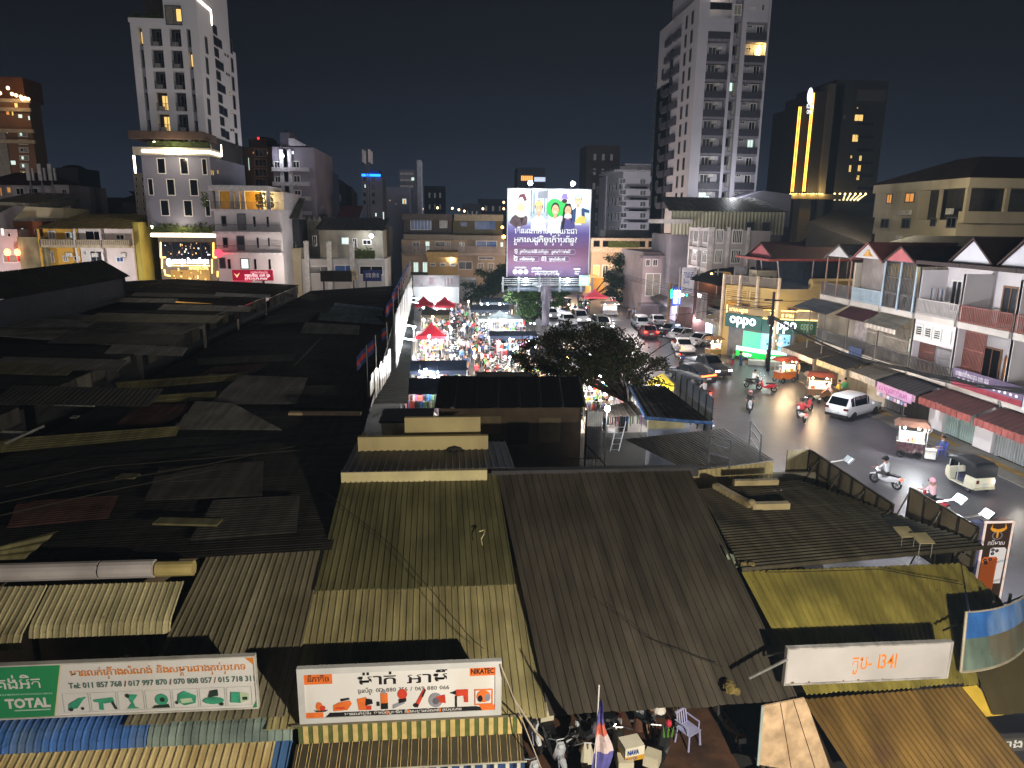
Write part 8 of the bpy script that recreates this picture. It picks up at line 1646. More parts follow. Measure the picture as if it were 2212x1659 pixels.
def make_car(kind,lon=False,ron=False,bar=False):
 r=thing('parked_car',kind,'car');H={'suv':1.72,'sedan':1.44,'pickup':1.75,'coupe':1.6}[kind];L={'suv':4.7,'sedan':4.5,'pickup':5.1,'coupe':4.7}[kind];w=.9;a=-L/2;zb=.28 if kind!='sedan' else .22;bt=.98 if kind!='sedan' else .88
 if kind=='pickup':bt=1.08
 st={'suv':[(0,.9,.95,0),(.02,1.0,1.02,0),(.1,bt+.04,H-.12,1),(.18,bt+.03,H,1),(.55,bt,H-.02,1),(.72,bt-.02,bt+.0,2),(.9,bt-.12,bt-.1,0),(.98,.78,.8,0),(1,.6,.64,0)],'sedan':[(0,.75,.8,0),(.03,.9,.92,0),(.16,bt+.03,bt+.05,2),(.3,bt+.02,H,1),(.55,bt,H-.02,1),(.72,bt-.02,bt,2),(.92,bt-.14,bt-.12,0),(.99,.68,.7,0),(1,.5,.54,0)],'coupe':[(0,.85,.92,0),(.03,1.04,1.08,0),(.1,bt+.05,bt+.16,1),(.34,bt+.03,H,1),(.55,bt,H-.02,1),(.73,bt-.02,bt,2),(.92,bt-.12,bt-.1,0),(.99,.74,.76,0),(1,.55,.6,0)],'pickup':[(0,.95,1.0,0),(.02,bt,bt+.02,0),(.36,bt,bt+.03,0),(.38,bt,bt+.05,2),(.42,bt,H,1),(.6,bt,H-.02,1),(.74,bt,bt+.02,2),(.92,bt-.04,bt-.02,0),(.99,.85,.9,0),(1,.6,.66,0)]}[kind]
 rings=[]
 for t,b,z,f in st:
  y=a+L*t;e=1-.1*(abs(t-.5)*2)**4;ww=w*e;wr=ww*.8 if f==1 else ww*.9
  rings.append([(-ww*.92,y,zb),(-ww,y,zb+.3),(-ww*.98,y,b),(-wr,y,z-.03 if f==1 else z),(-wr*.6,y,z+.02),(wr*.6,y,z+.02),(wr,y,z-.03 if f==1 else z),(ww*.98,y,b),(ww,y,zb+.3),(ww*.92,y,zb)])
 MB().loft(rings).build('body',paint,r,True)
 mb=MB();me2=MB()
 idx=[i for i,s in enumerate(st)if s[3]]
 for i,i2 in zip(idx,idx[1:]):
  A,B2=rings[i],rings[i2]
  for q in((2,3),(7,6)):
   p4=[Vector(A[q[0]]),Vector(B2[q[0]]),Vector(B2[q[1]]),Vector(A[q[1]])];c=sum(p4,Vector())/4;o=Vector((.02 if c.x>0 else-.02,0,0))
   p4=[v.lerp(c,.05)+o for v in p4]
   if(p4[0]-p4[3]).length>.05 or(p4[1]-p4[2]).length>.05:mb.face(p4)
 for i in range(len(st)-1):
  if(st[i][3],st[i+1][3])in((2,1),(1,2),(0,1)):
   p4=[Vector(rings[i][3]),Vector(rings[i][6]),Vector(rings[i+1][6]),Vector(rings[i+1][3])];c=sum(p4,Vector())/4;nn=(p4[1]-p4[0]).cross(p4[3]-p4[0]).normalized();nn=nn if nn.z>0 else-nn
   mb.face([v.lerp(c,.1)+nn*.045 for v in p4])
 mb.build('windows',glassm,r)
 for y in(a+L*.2,a+L*.81):
  for s in(-1,1):
   mb=MB();mb.torus((s*.82,y,.33),.24,.09,16,6);wl3=mb.build('wheel',tyre,r);mb=MB();mb.tube((s*.86,y,.33),(s*.93,y,.33),.2,.2,12);mb.build('rim',chrome if kind!='suv' else flat('2a2a2c'),wl3)
 for s in(-1,1):
  mb=MB();mb.cbox((s*.66,L/2-.06,.7),(.36,.14,.14));mb.build('headlight',whon if lon else whoff,r)
  if not bar:mb=MB();mb.cbox((s*.7,-L/2+.03,.86),(.3,.12,.16));mb.build('tail_light',redon if ron else redoff,r)
  mb=MB();mb.cbox((s*1.0,.75,bt+.05),(.18,.1,.13));mb.build('mirror',paint,r)
 if bar:mb=MB();mb.box(-.8,-L/2-.05,.84,.8,-L/2+.1,.96);mb.build('tail_light',glow('ff4a20',12),r)
 mb=MB();mb.cbox((0,-L/2-.02,.62),(.48,.04,.14));mb.build('plate',flat('c4c8cc'),r)
 mb=MB();mb.box(-.8,-L/2-.02,zb-.04,.8,-L/2+.2,zb+.16);mb.box(-.8,L/2-.2,zb-.04,.8,L/2+.02,zb+.16);mb.build('bumper',flat('1e1e20'),r)
 return r
PROT={}
def car(kind,loc,hd,col,label,lon=False,ron=False,bar=False,group='cars on the right hand street'):
 k=(kind,lon,ron,bar)
 if k not in PROT:PROT[k]=(make_car(*k),[])
 o=place(*PROT[k],loc,head(*hd),label,group,col);return o
car('suv',(29.0,47.6,0),(2.5,1.5),(.72,.73,.76),'white SUV parked at an angle in front of the shop gates')
car('coupe',(20.7,59.2,0),(-1.7,4),(.025,.03,.05),'black coupe SUV with a full width red light bar in the road',bar=True)
car('pickup',(23.3,62.3,0),(.9,-3),(.03,.035,.045),'black pickup coming towards the viewer with one bright headlight',lon=True);
car('sedan',(28.4,77.2,0),(2.2,1.3),(.5,.52,.55),'silver sedan parked at an angle, nearest of the parked row by the phone shop')
car('sedan',(27.4,81.2,0),(2.2,1.3),(.42,.42,.45),'grey sedan parked behind the silver one')
car('sedan',(27.2,84.6,0),(2.2,1.3),(.05,.055,.07),'dark sedan parked third in the row by the wooden pole')
car('sedan',(24.6,73.2,0),(-.3,-3),(.65,.65,.66),'white car with an amber lamp facing the viewer beyond the twigs')
car('sedan',(23.6,83.5,0),(.2,3),(.2,.02,.03),'dark red car with glowing red tail lights',ron=True)
car('suv',(24.6,91,0),(.3,3),(.55,.56,.6),'silver SUV ahead of the dark red car')
car('suv',(19.2,89.5,0),(.3,-3),(.16,.18,.16),'olive jeep with two round headlights facing the viewer',lon=True)
car('suv',(17.4,95.5,0),(.2,-3),(.6,.6,.63),'white SUV facing the viewer left of the olive jeep',lon=True)
car('sedan',(15.4,93.5,0),(.2,-3),(.6,.6,.62),'white sedan facing the viewer, right of the billboard post')
car('sedan',(14.0,100,0),(.3,-3),(.5,.52,.56),'silver sedan beyond the billboard post',lon=True)
car('sedan',(27.4,93,0),(.2,3),(.5,.5,.55),'pale car parked beside the bright blue white shop')
mb=MB();mb.ball((23.9,71.0,.8),.16,8);
tag(mb.build('amber_lamp',glow('ffa030',14)),'amber indicator lamp of the white car beyond the twigs','lamp')
def tuktuk(loc,rz,body,label,lon=False):
 r=thing('tuk_tuk',label,'tuk tuk',(0,0,0));mb=MB()
 def ring(y,z0,z1,w,t=.9):return[(-w,y,z0),(-w,y,(z0+z1)/2),(-w*t,y,z1),(w*t,y,z1),(w,y,(z0+z1)/2),(w,y,z0)]
 mb.loft([ring(-1.3,.45,1.0,.66),ring(-1.2,.3,1.05,.7),ring(-.55,.28,1.02,.7),ring(-.5,.26,.42,.68)]);mb.loft([ring(-.5,.26,.34,.66),ring(.6,.26,.34,.6)]);mb.loft([ring(.6,.26,.4,.6),ring(.75,.3,1.0,.58),ring(1.15,.4,.98,.42),ring(1.35,.5,.8,.25)]);mb.build('body',body,r,False)
 mb=MB();cm=flat('17181b');rg=lambda y,z0,z1,w:[(-w,y,z0),(-w,y,(z0+z1)/2),(-w*.95,y,z1-.09),(-w*.82,y,z1-.02),(-w*.5,y,z1),(w*.5,y,z1),(w*.82,y,z1-.02),(w*.95,y,z1-.09),(w,y,(z0+z1)/2),(w,y,z0)];mb.loft([rg(-1.33,1.02,1.6,.68),rg(-1.27,1.02,1.76,.7),rg(-1.1,1.3,1.84,.72),rg(-.5,1.5,1.88,.72),rg(.3,1.58,1.88,.7),rg(.95,1.55,1.76,.62)]);mb.box(-.7,-1.3,1.02,-.66,-.55,1.66);mb.box(.66,-1.3,1.02,.7,-.55,1.66);mb.box(-.66,-1.3,1.02,.66,-1.26,1.6);mb.build('canopy',cm,r)
 mb=MB()
 for s in(-1,1):mb.tube((s*.62,.05,.3),(s*.62,.05,1.68),.03,None,5);mb.tube((s*.5,.85,1.0),(s*.55,.75,1.68),.03,None,5)
 mb.build('frame',flat('c8c8c4'),r)
 mb=MB();mb.box(-.55,-.5,.42,.55,.0,.62);mb.box(-.55,-.56,.6,.55,-.46,1.1);mb.box(-.3,.2,.35,.3,.5,.75);mb.build('seat',mat('4a4a60',.7),r)
 mb=MB();mb.face([(-.5,.83,1.02),(.5,.83,1.02),(.52,.78,1.6),(-.52,.78,1.6)]);mb.build('windscreen',glassm,r)
 for x,y in((-.6,-.85),(.6,-.85),(0,1.15)):
  mb=MB();mb.torus((x,y,.25),.18,.07,14,6);wv=mb.build('wheel',tyre,r);mb=MB();mb.tube((x-.08,y,.25),(x+.08,y,.25),.14,None,10);mb.build('rim',chrome,wv)
 for s in(-1,1):mb=MB();mb.cbox((s*.52,-1.32,.78),(.14,.06,.2));mb.build('tail_light',redoff if s<0 else glow('ff9a90',6),r)
 mb=MB();mb.ball((0,1.32,.78),.1,8);mb.build('headlight',whon if lon else whoff,r);mb=MB();mb.cbox((0,-1.33,.6),(.4,.03,.14));mb.build('plate',flat('c8c8c0'),r)
 mb=MB();mb.box(-.66,-1.34,.3,.66,-1.24,.44);mb.build('bumper',mat('b8b49a',.5),r)
 r.location=loc;r.rotation_euler=(0,0,rz);r.scale=(.9,)*3;return r
tuktuk((27.1,33.4,0),head(-.1,1),mat('d8d4bc',.4,0,.08,1),'white three wheeled tuk tuk with a black canopy, near the right edge')
lamp('light',(28.6,31.4,1.3),60,(1,.9,.75),.1)
tuktuk((20.3,108,0),head(.1,-1),mat('8a5a60',.5),'pink red tuk tuk facing the viewer on the far right street',True)
tuktuk((18.2,112,0),head(.1,-1),mat('a8702c',.5),'orange lit tuk tuk far up the right street',True)
def cart(loc,rz,label,body,roofc,warm,w=1.7):
 r=thing('food_cart',label,'food cart',(0,0,0));mb=MB();mb.box(-w/2,-.45,.35,w/2,.45,.95);mb.build('cabinet',body,r)
 mb=MB();mb.box(-w/2-.05,-.5,.95,w/2+.05,.5,1.0);mb.build('counter',mat('b8b4ac',.35,.5),r)
 mb=MB()
 for x in(-w/2+.05,w/2-.05):
  for y in(-.4,.4):mb.tube((x,y,1.0),(x,y,2.0),.022,None,5)
 mb.build('post',mat('c8c8c8',.3,.6),r)
 mb=MB();mb.loft([[(-w/2-.25,-.7,1.95),(w/2+.25,-.7,1.95),(w/2+.25,.7,1.95),(-w/2-.25,.7,1.95)],[(-w/2,-.35,2.25),(w/2,-.35,2.25),(w/2,.35,2.25),(-w/2,.35,2.25)]]);mb.build('roof',mat(roofc,.7,0,.3,2),r)
 mb=MB();mb.box(-w/2+.1,-.38,1.02,w/2-.1,-.36,1.55);mb.box(-w/2+.1,-.36,1.53,w/2-.1,.2,1.55);mb.build('glass_case',mat('c8d8d8',.1,0,0,1),r)
 mb=MB()
 for k in range(26):x,y=R.uniform(-w/2+.1,w/2-.2),R.uniform(-.46,.35);h=R.uniform(.1,.34);mb.box(x,y-.1,1.0,x+R.uniform(.06,.16),y,1.0+h,k%4)
 mb.build('goods',[mat('c88a3c',.6),mat('b84a2c',.6),mat('d8d0c0',.5),mat('7a8a4a',.6)],r)
 for x in(-w/2+.25,w/2-.25):
  mb=MB();mb.torus((x,-.5,.25),.2,.05,12,5,0,'Y');mb.torus((x,.5,.25),.2,.05,12,5,0,'Y');mb.build('wheel',tyre,r)
 mb=MB();mb.ball((-w/2+.3,-.3,1.8),.07,8);mb.ball((w/2-.35,-.25,1.8),.07,8);mb.build('bulb',glow('ffdca8' if warm else 'eef8ff',30),r)
 c=(1,.72,.4)if warm else(.92,.98,1)
 r.location=loc;r.rotation_euler=(0,0,rz)
 for x in(-.3,.5):
  l=bpy.data.lights.new('light','POINT');l.energy=95;l.color=c;l.shadow_soft_size=.06;o=bpy.data.objects.new('light',l);COL.objects.link(o);o.parent=r;o.location=(x,-.62,1.7)
 return r
cart((28.9,58.4,0),.35,'food cart with orange panels and a red roof edge, left of the two warm carts',mat('a85a28',.6,0,.2,1),'8a3a2c',True)
cart((28.6,52.0,0),-.3,'food cart with a reddish brown roof beside the white SUV',mat('5a4434',.6,0,.2,1),'6a3426',True)
cart((27.2,38.4,0),-.55,'snack cart with cold white lamps and picture panels near the man on the blue chair',mat('4a3034',.6,0,.6,6,0,0,'9a8a84'),'6a4a3c',False,1.4)
cart((26.6,69.6,0),.3,'yellow lit snack cart left of the phone shop counter',mat('8a6a34',.6),'7a5a3a',True,1.3)
cart((22.8,101.5,0),.1,'far food cart with a bright lamp row under the pink tent',mat('8a8a8c',.6),'6a6460',False,2.2)
lamp('light',(27,36.6,2.6),420,(.93,.98,1),.1);lamp('light',(28,56.5,2.4),300,(1,.72,.42),.1);lamp('light',(27.6,50.2,2.4),260,(1,.68,.36),.1)
r=thing('fan','small stand fan on the near snack cart','fan',(28.1,38.2,1));mb=MB();mb.tube((28.1,38.2,.0),(28.1,38.2,1.6),.02,None,5);mb.build('stand',flat('c8c8cc'),r);mb=MB();mb.torus((28.1,38.15,1.7),.2,.015,12,4,0,'Y');mb.tube((28.1,38.12,1.7),(28.1,38.18,1.7),.05,None,6);mb.build('guard',flat('d0d0d4'),r)
mb=MB();mb.cbox((27.9,37.5,.42),(.55,.4,.5),0,-.5);mb.cbox((27.88,37.45,.7),(.58,.44,.06),1,-.5);tag(mb.build('cool_box',[mat('d8d4d0',.5),mat('c0b0a8',.5)]),'white cool box standing in front of the near snack cart','cool box')
pc=thing('plastic_chair','blue plastic chair under the man with his arm raised','chair',(29.15,38.35,0));plastic_chair(pc,mat('4a5ac8',.4),(29.15,38.35,0),math.radians(80))
person('sit',(29.15,38.35,-.02),math.radians(80),'navy','man in a navy shirt sitting on the blue chair with a hand behind his head')
for u,v,pose,rz,sh,lb in((1685,826,'stand',2,'blue','man in a blue shirt standing left of the orange food cart'),(1697,812,'hold',-.5,'tan','vendor in tan behind the orange food cart'),(1722,822,'stand',1.5,'tan','woman in tan between the two warm food carts'),(1750,812,'hold',2,'black','person in black under the brown awning behind the carts'),(1795,872,'bend',1,'pale pink','person in pink sitting low behind the white SUV'),(1809,866,'hold',.4,'yellow','vendor in yellow behind the white SUV'),(1822,862,'stand',0,'green','person in green at the pleated awning'),(1582,786,'sit',1.6,'green','woman in green by the yellow lit snack cart'),(1600,788,'sit',-1.4,'navy','person sitting on a deckchair before the phone shop'),(1655,795,'stand',.7,'tan','person in tan beside the dark pole at the phone shop'),(1587,760,'hold',.2,'red','vendor in red behind the yellow lit snack cart'),(1460,705,'stand',1,'white','person in white in front of the bright blue white shop'),(1358,690,'stand',3,'black','person in a black jacket at the far food cart'),(1368,690,'bend',3,'light blue','child sized figure in light blue beside the far food cart')):
 person(pose,G(u,v),rz,sh,lb)
for k,(u,v)in enumerate(((1582,787),(1600,789))):mb=MB();b=G(u,v);mb.tube(b,b+Vector((0,0,.42)),.17,.15,8);tag(mb.build('stool',mat(('b03040','3a3a70')[k],.5)),('red','blue')[k]+' plastic stool of a sitter before the phone shop','stool')
mb=MB();mb.tube((29.5,63,0),(29.4,63,7.4),.17,.12,8);mb.box(29.1,62.8,4.4,29.6,63.2,5.2);mb.box(28.6,62.95,6.6,30.3,63.05,6.7);tag(mb.build('utility_pole',mat('1e1c1c',.8)),'black utility pole in front of the second glowing word of the phone shop','pole')
mb=MB();mb.tube((27.2,87.6,0),(27.3,87.6,6.2),.2,.15,8);tag(mb.build('utility_pole',mat('8a6a4c',.8,0,.3,2)),'lit wooden utility pole beside the parked cars and the neon sign','pole')
r=thing('street_lamp','curved street lamp post lit amber in front of the yellow corner house','street lamp',(28,73,0));mb=MB();a=D(1574,660,73);b=D(1582,600,73);mb.path([(a.x,73,0),(a.x,73,a.z),(b.x,73,b.z),(b.x-.3,73,b.z+.5),(b.x-1.2,73,b.z+.6)],.1,7);mb.build('post',mat('b08a44',.5,.2),r);mb=MB();mb.cbox((b.x-1.5,73,b.z+.6),(.8,.25,.14));mb.build('lamp_head',flat('5a5650'),r)
r=thing('wall_lamp','small bright wall lamp on a bracket beyond the street lamp','lamp',(31,88,6));b=D(1537,592,84);mb=MB();mb.tube(b,b+Vector((3,0,-.2)),.06,None,5);mb.build('arm',flat('8a8a8c'),r);mb=MB();mb.ball(b,.16,6);mb.build('bulb',glow('ffc870',14),r);lamp('light',b-Vector((0,.3,.5)),220,(1,.7,.3),.2,r)
def cable(pts,rad,label,n=8):
 mb=MB();
 for a,b in zip(pts,pts[1:]):
  a,b=Vector(a),Vector(b);q=[a.lerp(b,k/n)-Vector((0,0,.25*(a-b).length*.06*4*(k/n)*(1-k/n)))for k in range(n+1)];mb.path(q,rad,5)
 return tag(mb.build('overhead_cable',mat('161618',.8)),label,'cable','overhead cables of the right street')
P=[(29.4,63,5.2),XP(1820,757,30.9),XP(1960,795,30.9),XP(2060,822,30.9),XP(2215,845,30.9),(30.9,22,4.2)]
for k in range(6):cable([Vector(p)+Vector((R.uniform(-.2,.1),0,R.uniform(-.22,.22)))for p in P],.05 if k<3 else .03,('thick black cable bundle strand along the row houses, lowest','thick black cable strand along the row houses, second from below','thick black cable strand along the row houses, middle','thin cable strand above the thick bundle','thin cable strand crossing the railing of the row houses','topmost thin cable strand along the row houses')[k])
for k in range(4):cable([(29.4,63,6.7-.35*k),(27.3,87.6,6.0-.2*k),(26,120,6.2-.2*k)],.03,('topmost','second','third','lowest')[k]+' cable from the black pole to the wooden pole')
cable([(29.4,63,6.6),(36,66.4,6.4)],.025,'thin cable from the black pole to the yellow wall');cable([(29.4,63,6.2),(24,64,5.6),(15,60,5.4)],.02,'thin cable crossing the right street from the black pole')
def gazebo(loc,w,d,h,col,label,rise=1.0,flat_top=False,rz=0.0):
 r=thing('market_tent',label,'tent',(0,0,0),None);m=mat(col,.75,0,.2,1)
 mb=MB();n=8
 for x in(-w/2,w/2):
  for y in(-d/2,d/2):mb.tube((x,y,0),(x,y,h),.035,None,6)
 mb.build('post',mat('b8b8bc',.4,.4),r);mb=MB()
 cs=[(-w/2,-d/2),(w/2,-d/2),(w/2,d/2),(-w/2,d/2)]
 rings=[]
 for k in range(n+1):
  t=k/n;s=1-t;z=h+rise*(t**1.7);rings.append([(c[0]*s if not flat_top else c[0],c[1]*s,z if not flat_top else h+rise*t)for c in cs])
 mb.loft(rings,0,False);
 for(a,b)in zip(cs,cs[1:]+cs[:1]):
  for k in range(6):
   p0=(a[0]+(b[0]-a[0])*k/6,a[1]+(b[1]-a[1])*k/6);p1=(a[0]+(b[0]-a[0])*(k+1)/6,a[1]+(b[1]-a[1])*(k+1)/6);mb.face([(p0[0],p0[1],h),(p1[0],p1[1],h),(p1[0],p1[1],h-.28),((p0[0]+p1[0])/2,(p0[1]+p1[1])/2,h-.34),(p0[0],p0[1],h-.28)])
 mb.build('canopy',m,r);r.location=loc;r.rotation_euler=(0,0,rz);return r
for(x,y,w,d,h,col,rise,ft,lb)in((-3.9,98,3.1,3,2.2,'b02838',1.1,False,'left of the two dark red tents before the white lit shop'),(-1.0,98,3.1,3,2.2,'b02838',1.1,False,'right of the two dark red tents before the white lit shop'),(-2.0,87,3.4,3.2,2.3,'2c2b26',.5,True,'black tent with warm light beneath, behind the single red tent'),(-2.1,72.5,3.2,3,2.1,'a81c2c',1.2,False,'single dark red tent in the left row of the night market'),(-1.4,54.5,5.0,2.6,2.3,'2a3346',.55,True,'dark blue ridge tent, upper of the two near the black hall'),(-.9,48.2,5.2,2.6,2.3,'262e40',.55,True,'dark blue ridge tent, lower of the two near the black hall'),(6.1,71,4.8,2.6,2.3,'222a3e',.3,True,'flat dark blue awning tent on the right side of the alley'),(5.6,83,5,3.2,2.4,'a8b4b8',.8,False,'pale grey tent glowing with white lamps on the right side of the alley'),(4.8,91.5,5,3,2.4,'2c3440',.5,True,'dark tent behind the glowing pale tent'),(6.5,100,5,3,2.4,'25303a',.5,True,'dark tent farthest up the right side of the alley'),(21.6,107,3.6,3,2.5,'e8586a',1.1,False,'pink tent on the far right street'),(8.6,60,4,2.4,2.3,'1e2630',.4,True,'small dark tent half hidden by the big tree')):
 gazebo((x,y,0),w,d,h,col,lb,rise,ft)
mb=MB();
for k in range(10):a=k*.628;b=(k+1)*.628;mb.face([(-3.3+1.2*math.cos(a),93+1.2*math.sin(a),2.0),(-3.3+1.2*math.cos(b),93+1.2*math.sin(b),2.0),(-3.3,93,2.6)])
mb.tube((-3.3,93,0),(-3.3,93,2.6),.03,None,6);tag(mb.build('parasol',mat('3a3a3c',.8)),'dark parasol between the red tents and the black tent','parasol')
r=thing('yellow_tarp','bright yellow tarpaulin over a stall behind the blue edged shed','tarpaulin',(15,50,0));P=[D(1394,826,50),D(1432,806,53),D(1462,836,50),D(1438,852,47)];mb=MB();mb.face(P);mb.face([p-Vector((0,0,.05))for p in reversed(P)]);mb.build('tarp',mat('d8c010',.6,0,.15,1),r);c=sum(P,Vector())/4
mb=MB()
for p in P:mb.tube((p.x,p.y,0),p,.03,None,5)
mb.build('post',flat('8a8a8c'),r);lamp('light',c+Vector((-.6,-.5,1.5)),260,(1,1,.85),.15);
PAL=[mat('d8d4d0',.6),mat('c84a3c',.6),mat('3c6a9a',.6),mat('d8b04c',.6),mat('5a8a4c',.6),mat('8a5a8a',.6),mat('2a2a30',.6),mat('d89a8a',.6)]
tabs=[]
for y in range(47,98,3):tabs.append((-2.4+.15*(y%2),y+R.uniform(-.4,.4),'left'))
for y in range(60,98,3):tabs.append((7.4+R.uniform(-.6,.6),y,'right'))
for y in range(46,60,3):tabs+=[(7.2+R.uniform(-.4,.4),y,'tree'),(10.2+R.uniform(-.4,.4),y+1,'tree')]
tproto=thing('stall_table','','table');mb=MB();mb.box(-1.1,-.5,.72,1.1,.5,.76);mb.build('top',mat('b8b4ac',.6),tproto);mb=MB()
for x in(-1,1):
 for y in(-.42,.42):mb.tube((x,y,0),(x,y,.72),.025,None,5)
mb.build('legs',mat('8a8a8c',.5,.4),tproto);uT=[]
wh2={'left':'in the left row of the night market','right':'in the right row of the night market','tree':'behind the big dark tree'}
gp=[]
for k in range(4):
 mb=MB()
 for q in range(46):x,y=R.uniform(-1.05,.95),R.uniform(-.46,.36);h=R.uniform(.05,.32);mb.box(x,y,.76,x+R.uniform(.05,.2),y+R.uniform(.05,.16),.76+h,R.randrange(8))
 o=mb.build('goods',PAL);gp.append(o.data);bpy.data.objects.remove(o)
for k,(x,y,s)in enumerate(tabs):
 rz=R.uniform(-.15,.15)+(math.pi/2 if s=='left' else 0)*0
 place(tproto,uT,(x,y,0),rz,'trestle table covered with small goods '+wh2[s],'goods tables '+wh2[s])
 o=bpy.data.objects.new('goods',gp[k%4]);COL.objects.link(o);o.location=(x,y,0);o.rotation_euler=(0,0,rz);tag(o,'colourful heap of small wares spread on a table '+wh2[s],'goods','wares '+wh2[s],'stuff')
rp=thing('clothes_rack','','clothes rack');mb=MB();mb.tube((-1.2,0,1.7),(1.2,0,1.7),.02,None,5)
for x in(-1.15,1.15):mb.tube((x,0,0),(x,0,1.7),.025,None,5)
mb.build('rail',mat('a8a8ac',.4,.5),rp);mb=MB()
for k in range(14):x=-1.1+.165*k;mb.prism([(-.05,0),(.05,0),(.2,-.12),(.16,-.3),(.15,-.8-.3*R.random()),(-.15,-.8),(-.16,-.3),(-.2,-.12)],(x,0,1.66),(.5,.86,0),(0,0,1),(.03,0,0),R.randrange(8))
mb.build('garments',PAL,rp);uR=[]
for k in range(26):
 s='left' if k<8 else 'tree' if k<20 else 'right';x,y=((R.uniform(-3,.2),45.6+R.uniform(0,12))if s=='left' else(R.uniform(5.2,12.5),R.uniform(40.5,57))if s=='tree' else(R.uniform(5,8.5),R.uniform(62,76)))
 place(rp,uR,(x,y,0),R.uniform(-.4,.4),'rail of hanging clothes '+wh2[s],'clothes rails '+wh2[s])
cols=list(BC);n=0
for y0,y1,xs2 in((58,106,(0.4,3.8)),(47,58,(2.9,4.6)),(62,84,(4.9,))):
 for xq in xs2:
  y=y0
  while y<y1:
   c=R.choice(cols);side='left' if xq<2 else 'right'
   bike((xq+R.uniform(-.35,.35),y,0),R.choice((math.pi/2,-math.pi/2))+R.uniform(-.5,.5),c,c+' motorbike parked in the row on the '+side+' side of the market lane','motorbikes parked along the market lane ('+c+', '+side+')')
   y+=R.uniform(.75,1.25);n+=1
for u,v,hd,c,sh,lb,lp in((1039,762,(-.1,1),'red','red','motorbike with a bright red tail light in the upper market lane','rider in red in the upper market lane'),(1024,672,(.1,1),'black','white','motorbike with a red tail light far up the market lane','rider in white far up the market lane'),(1054,812,(.1,1),'black','grey','motorbike with a square red light just above the black hall roof','rider in grey just above the black hall roof'),(1225,808,(0,1),'red','black','motorbike with red light behind the big tree','rider in black behind the big tree')):
 P=G(u,v);bike(P,head(*hd),c,lb,None,'B');person('ride',P,head(*hd),sh,lp)
for u,v,sh,lb in((1027,745,'white','man in a loose white shirt walking up the market lane'),(996,760,'pale pink','woman in pink standing among motorbikes, left of the lane'),(1022,772,'white','man in white behind the amber lamp in the lane'),(1035,778,'white','person in white right of the man behind the amber lamp'),(1050,772,'white','woman in a white jacket on the right of the lane'),(1013,768,'pale pink','woman in pale pink in the middle of the lane'),(997,785,'blue','man in blue beside the upper dark blue tent'),(939,760,'white','man in white behind the upper dark blue tent'),(932,765,'light blue','person in light blue behind the upper dark blue tent'),(957,755,'tan','woman in tan behind the upper dark blue tent'),(1108,745,'pale pink','woman in pink beneath the flat dark blue awning tent'),(1056,760,'grey','man in grey at the foot of the parked motorbikes')):
 person('walk' if 'walk' in lb else 'stand',G(u,v+3),R.uniform(0,6),sh,lb)
ks=list(SHIRTS);zones=(('in the market lane between the motorbikes',.8,3.4,58,110,34),('at the left row of stalls in the night market',-2.8,-.3,47,100,30),('at the right row of stalls in the night market',5,9,62,104,26),('among the stalls behind the big dark tree',4.5,13,43,60,34),('on the far right street by the traffic',14,22,100,124,14))
for z,xa,xb,ya,yb,cnt in zones:
 for k in range(cnt):
  sh=R.choice(ks);ps=R.choice(('stand','walk','hold','bend'))
  person(ps,(R.uniform(xa,xb),R.uniform(ya,yb),0),R.uniform(0,6.28),sh,'person in '+sh+' '+{'stand':'standing','walk':'walking','hold':'holding something','bend':'leaning forward'}[ps]+' '+z,'people '+z+' ('+sh+', '+ps+')')
KM=lambda x,y:(837.1+x/5.12,567+y/5.12)
KT=lambda x,y:(1107+x/10.24,675+y/10.24)
lp=[(KM(x,y),w)for x,y,w in((395,500,0),(500,600,1),(455,755,0),(460,815,0),(595,880,0),(705,1035,0),(335,1170,0),(420,940,0),(700,735,0),(290,720,0),(1040,465,0),(1105,460,0),(1240,460,0),(895,430,1),(1185,590,0),(1310,565,0),(1245,640,0),(1355,850,0),(1350,1055,0),(400,630,1),(850,690,0),(960,965,2),(520,1290,0),(610,455,0),(1120,640,0),(1400,600,0),(1230,880,0),(420,1190,0))]
lp+=[(KT(x,y),w)for x,y,w in((800,1340,0),(1930,1420,0),(690,1240,1),(1215,1000,1),(330,1050,1),(1450,1250,1),(100,780,0),(1650,1330,1))]
LU=[];bl={}
for k,((u,v),w)in enumerate(lp):
 P=G(u,v,2.35);r=thing('market_lamp',('bare white','warm yellow','amber')[w]+' bulb on a thin pole lighting the night market stalls','lamp',P,'bulbs of the night market, '+('white','warm','amber')[w])
 if w not in bl:
  mb=MB();mb.ball((0,0,0),.13,8);o=mb.build('bulb',glow(('f2f7ff','ffd08a','ff9a30')[w],26));bl[w]=o.data;bpy.data.objects.remove(o)
  mb=MB();mb.tube((0,.04,-P.z),(0,.04,.1),.02,None,5);o=mb.build('pole',flat('9a9a9e'));bl[w,'p']=o.data;bpy.data.objects.remove(o)
 for nm,q in(('bulb',w),('pole',(w,'p'))):o=bpy.data.objects.new(nm,bl[q]);COL.objects.link(o);o.parent=r
 lamp('light',P+Vector((.1,-.25,-.12)),(620,480,260)[w],((.93,.97,1),(1,.74,.42),(1,.55,.2))[w],.12,r)
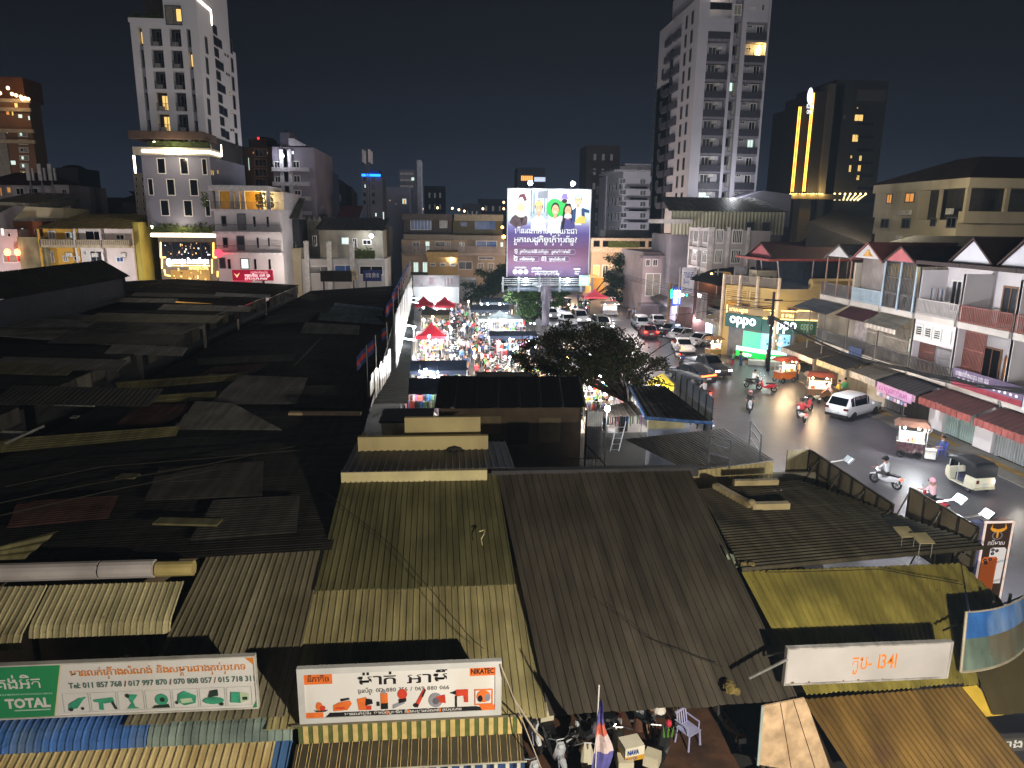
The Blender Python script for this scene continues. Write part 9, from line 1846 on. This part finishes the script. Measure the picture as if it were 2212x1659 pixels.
for k in range(90):
 s=R.random();x,y=(R.uniform(-3,.3),R.uniform(46,108))if s<.4 else(R.uniform(4.6,9.5),R.uniform(60,108))if s<.72 else(R.uniform(4,13),R.uniform(43,60))
 w=0 if R.random()<(.75 if s<.72 else .45)else 1;z=R.uniform(1.7,2.5);r=thing('stall_bulb',('small white','small warm')[w]+' bulb hung low over the wares of the night market','lamp',(x,y,z),'small bulbs over the night market wares, '+('white','warm')[w])
 if('s',w)not in bl:
  mb=MB();mb.ball((0,0,0),.085,6);o=mb.build('bulb',glow(('f2f7ff','ffcf90')[w],22));bl['s',w]=o.data;bpy.data.objects.remove(o)
  mb=MB();mb.tube((0,0,.08),(0,0,.5),.012,None,4);o=mb.build('wire',flat('1a1a1c'));bl['s',w,'w']=o.data;bpy.data.objects.remove(o)
 for nm,q in(('bulb',('s',w)),('wire',('s',w,'w'))):o=bpy.data.objects.new(nm,bl[q]);COL.objects.link(o);o.parent=r
 if k%3==0:lamp('light',Vector((x,y-.2,z-.2)),260,((.93,.97,1),(1,.76,.45))[w],.1,r)
for k,(u,v)in enumerate(((895,645),(895,655),(887,706),(882,735))):
 P=G(u,v,3.7);mb=MB();mb.tube(P+Vector((-.9,0,.25)),P+Vector((.5,0,0)),.06,None,6);o=mb.build('tube_lamp',glow('eef6ff',10 if k>1 else 3));tag(o,('far dim tube lamp over the teal awning','second dim tube lamp over the teal awning','bright tube lamp over the teal awning beside the red tent','nearest bright tube lamp over the teal awning')[k],'lamp')
 lamp('light',P+Vector((.1,-.3,.6)),50 if k>1 else 20,(.93,.97,1),.2)
lamp('light',(-3.2,78,6.9),60,(1,.75,.45),.2)
r=thing('yard_lamp','pair of round white lamps behind the blue edged shed','lamp',G(1415,838,2.6));mb=MB();mb.ball(G(1421,834,2.8),.15,8);mb.ball(G(1405,840,2.6),.13,8);mb.build('bulb',glow('f2f7ff',26),r);lamp('light',G(1412,845,2.6),420,(.95,.98,1),.15,r)
lamp('unseen_light',(22,44,9),4400,(.96,.96,1),.3);lamp('light',(9.5,47,2.5),520,(1,.78,.5),.1);lamp('light',(11.6,50,2.6),420,(.95,.97,1),.1)  # first one is an unseen light added to brighten row houses and road
lamp('unseen_light',(6.2,2.6,8.5),10000,(1,.92,.76),.06)  # street lamp out of frame, inferred from the shadows of the signs
lamp('road_flood',(17.6,20.8,5.2),4200,(.93,.96,1),.3,None,140,(26,34,0));lamp('road_flood',(17.8,27,5.2),1800,(.9,.94,1),.3,None,140,(25,40,0))
lamp('unseen_light',(21,70,7.5),2600,(1,.84,.78),.3);lamp('unseen_light',(25,96,7),3000,(1,.84,.8),.3)  # unseen lights added over the road to brighten it
lamp('unseen_light',(-95,104,6.5),1200,(1,.82,.5),.3);lamp('unseen_light',(-78,104,6.5),1000,(1,.8,.45),.3)  # added lights in front of the far left shops, their source is unseen
lamp('unseen_light',(-24,107,6.5),1500,(1,.88,.75),.3)  # unseen light added in front of the house row beside the alley
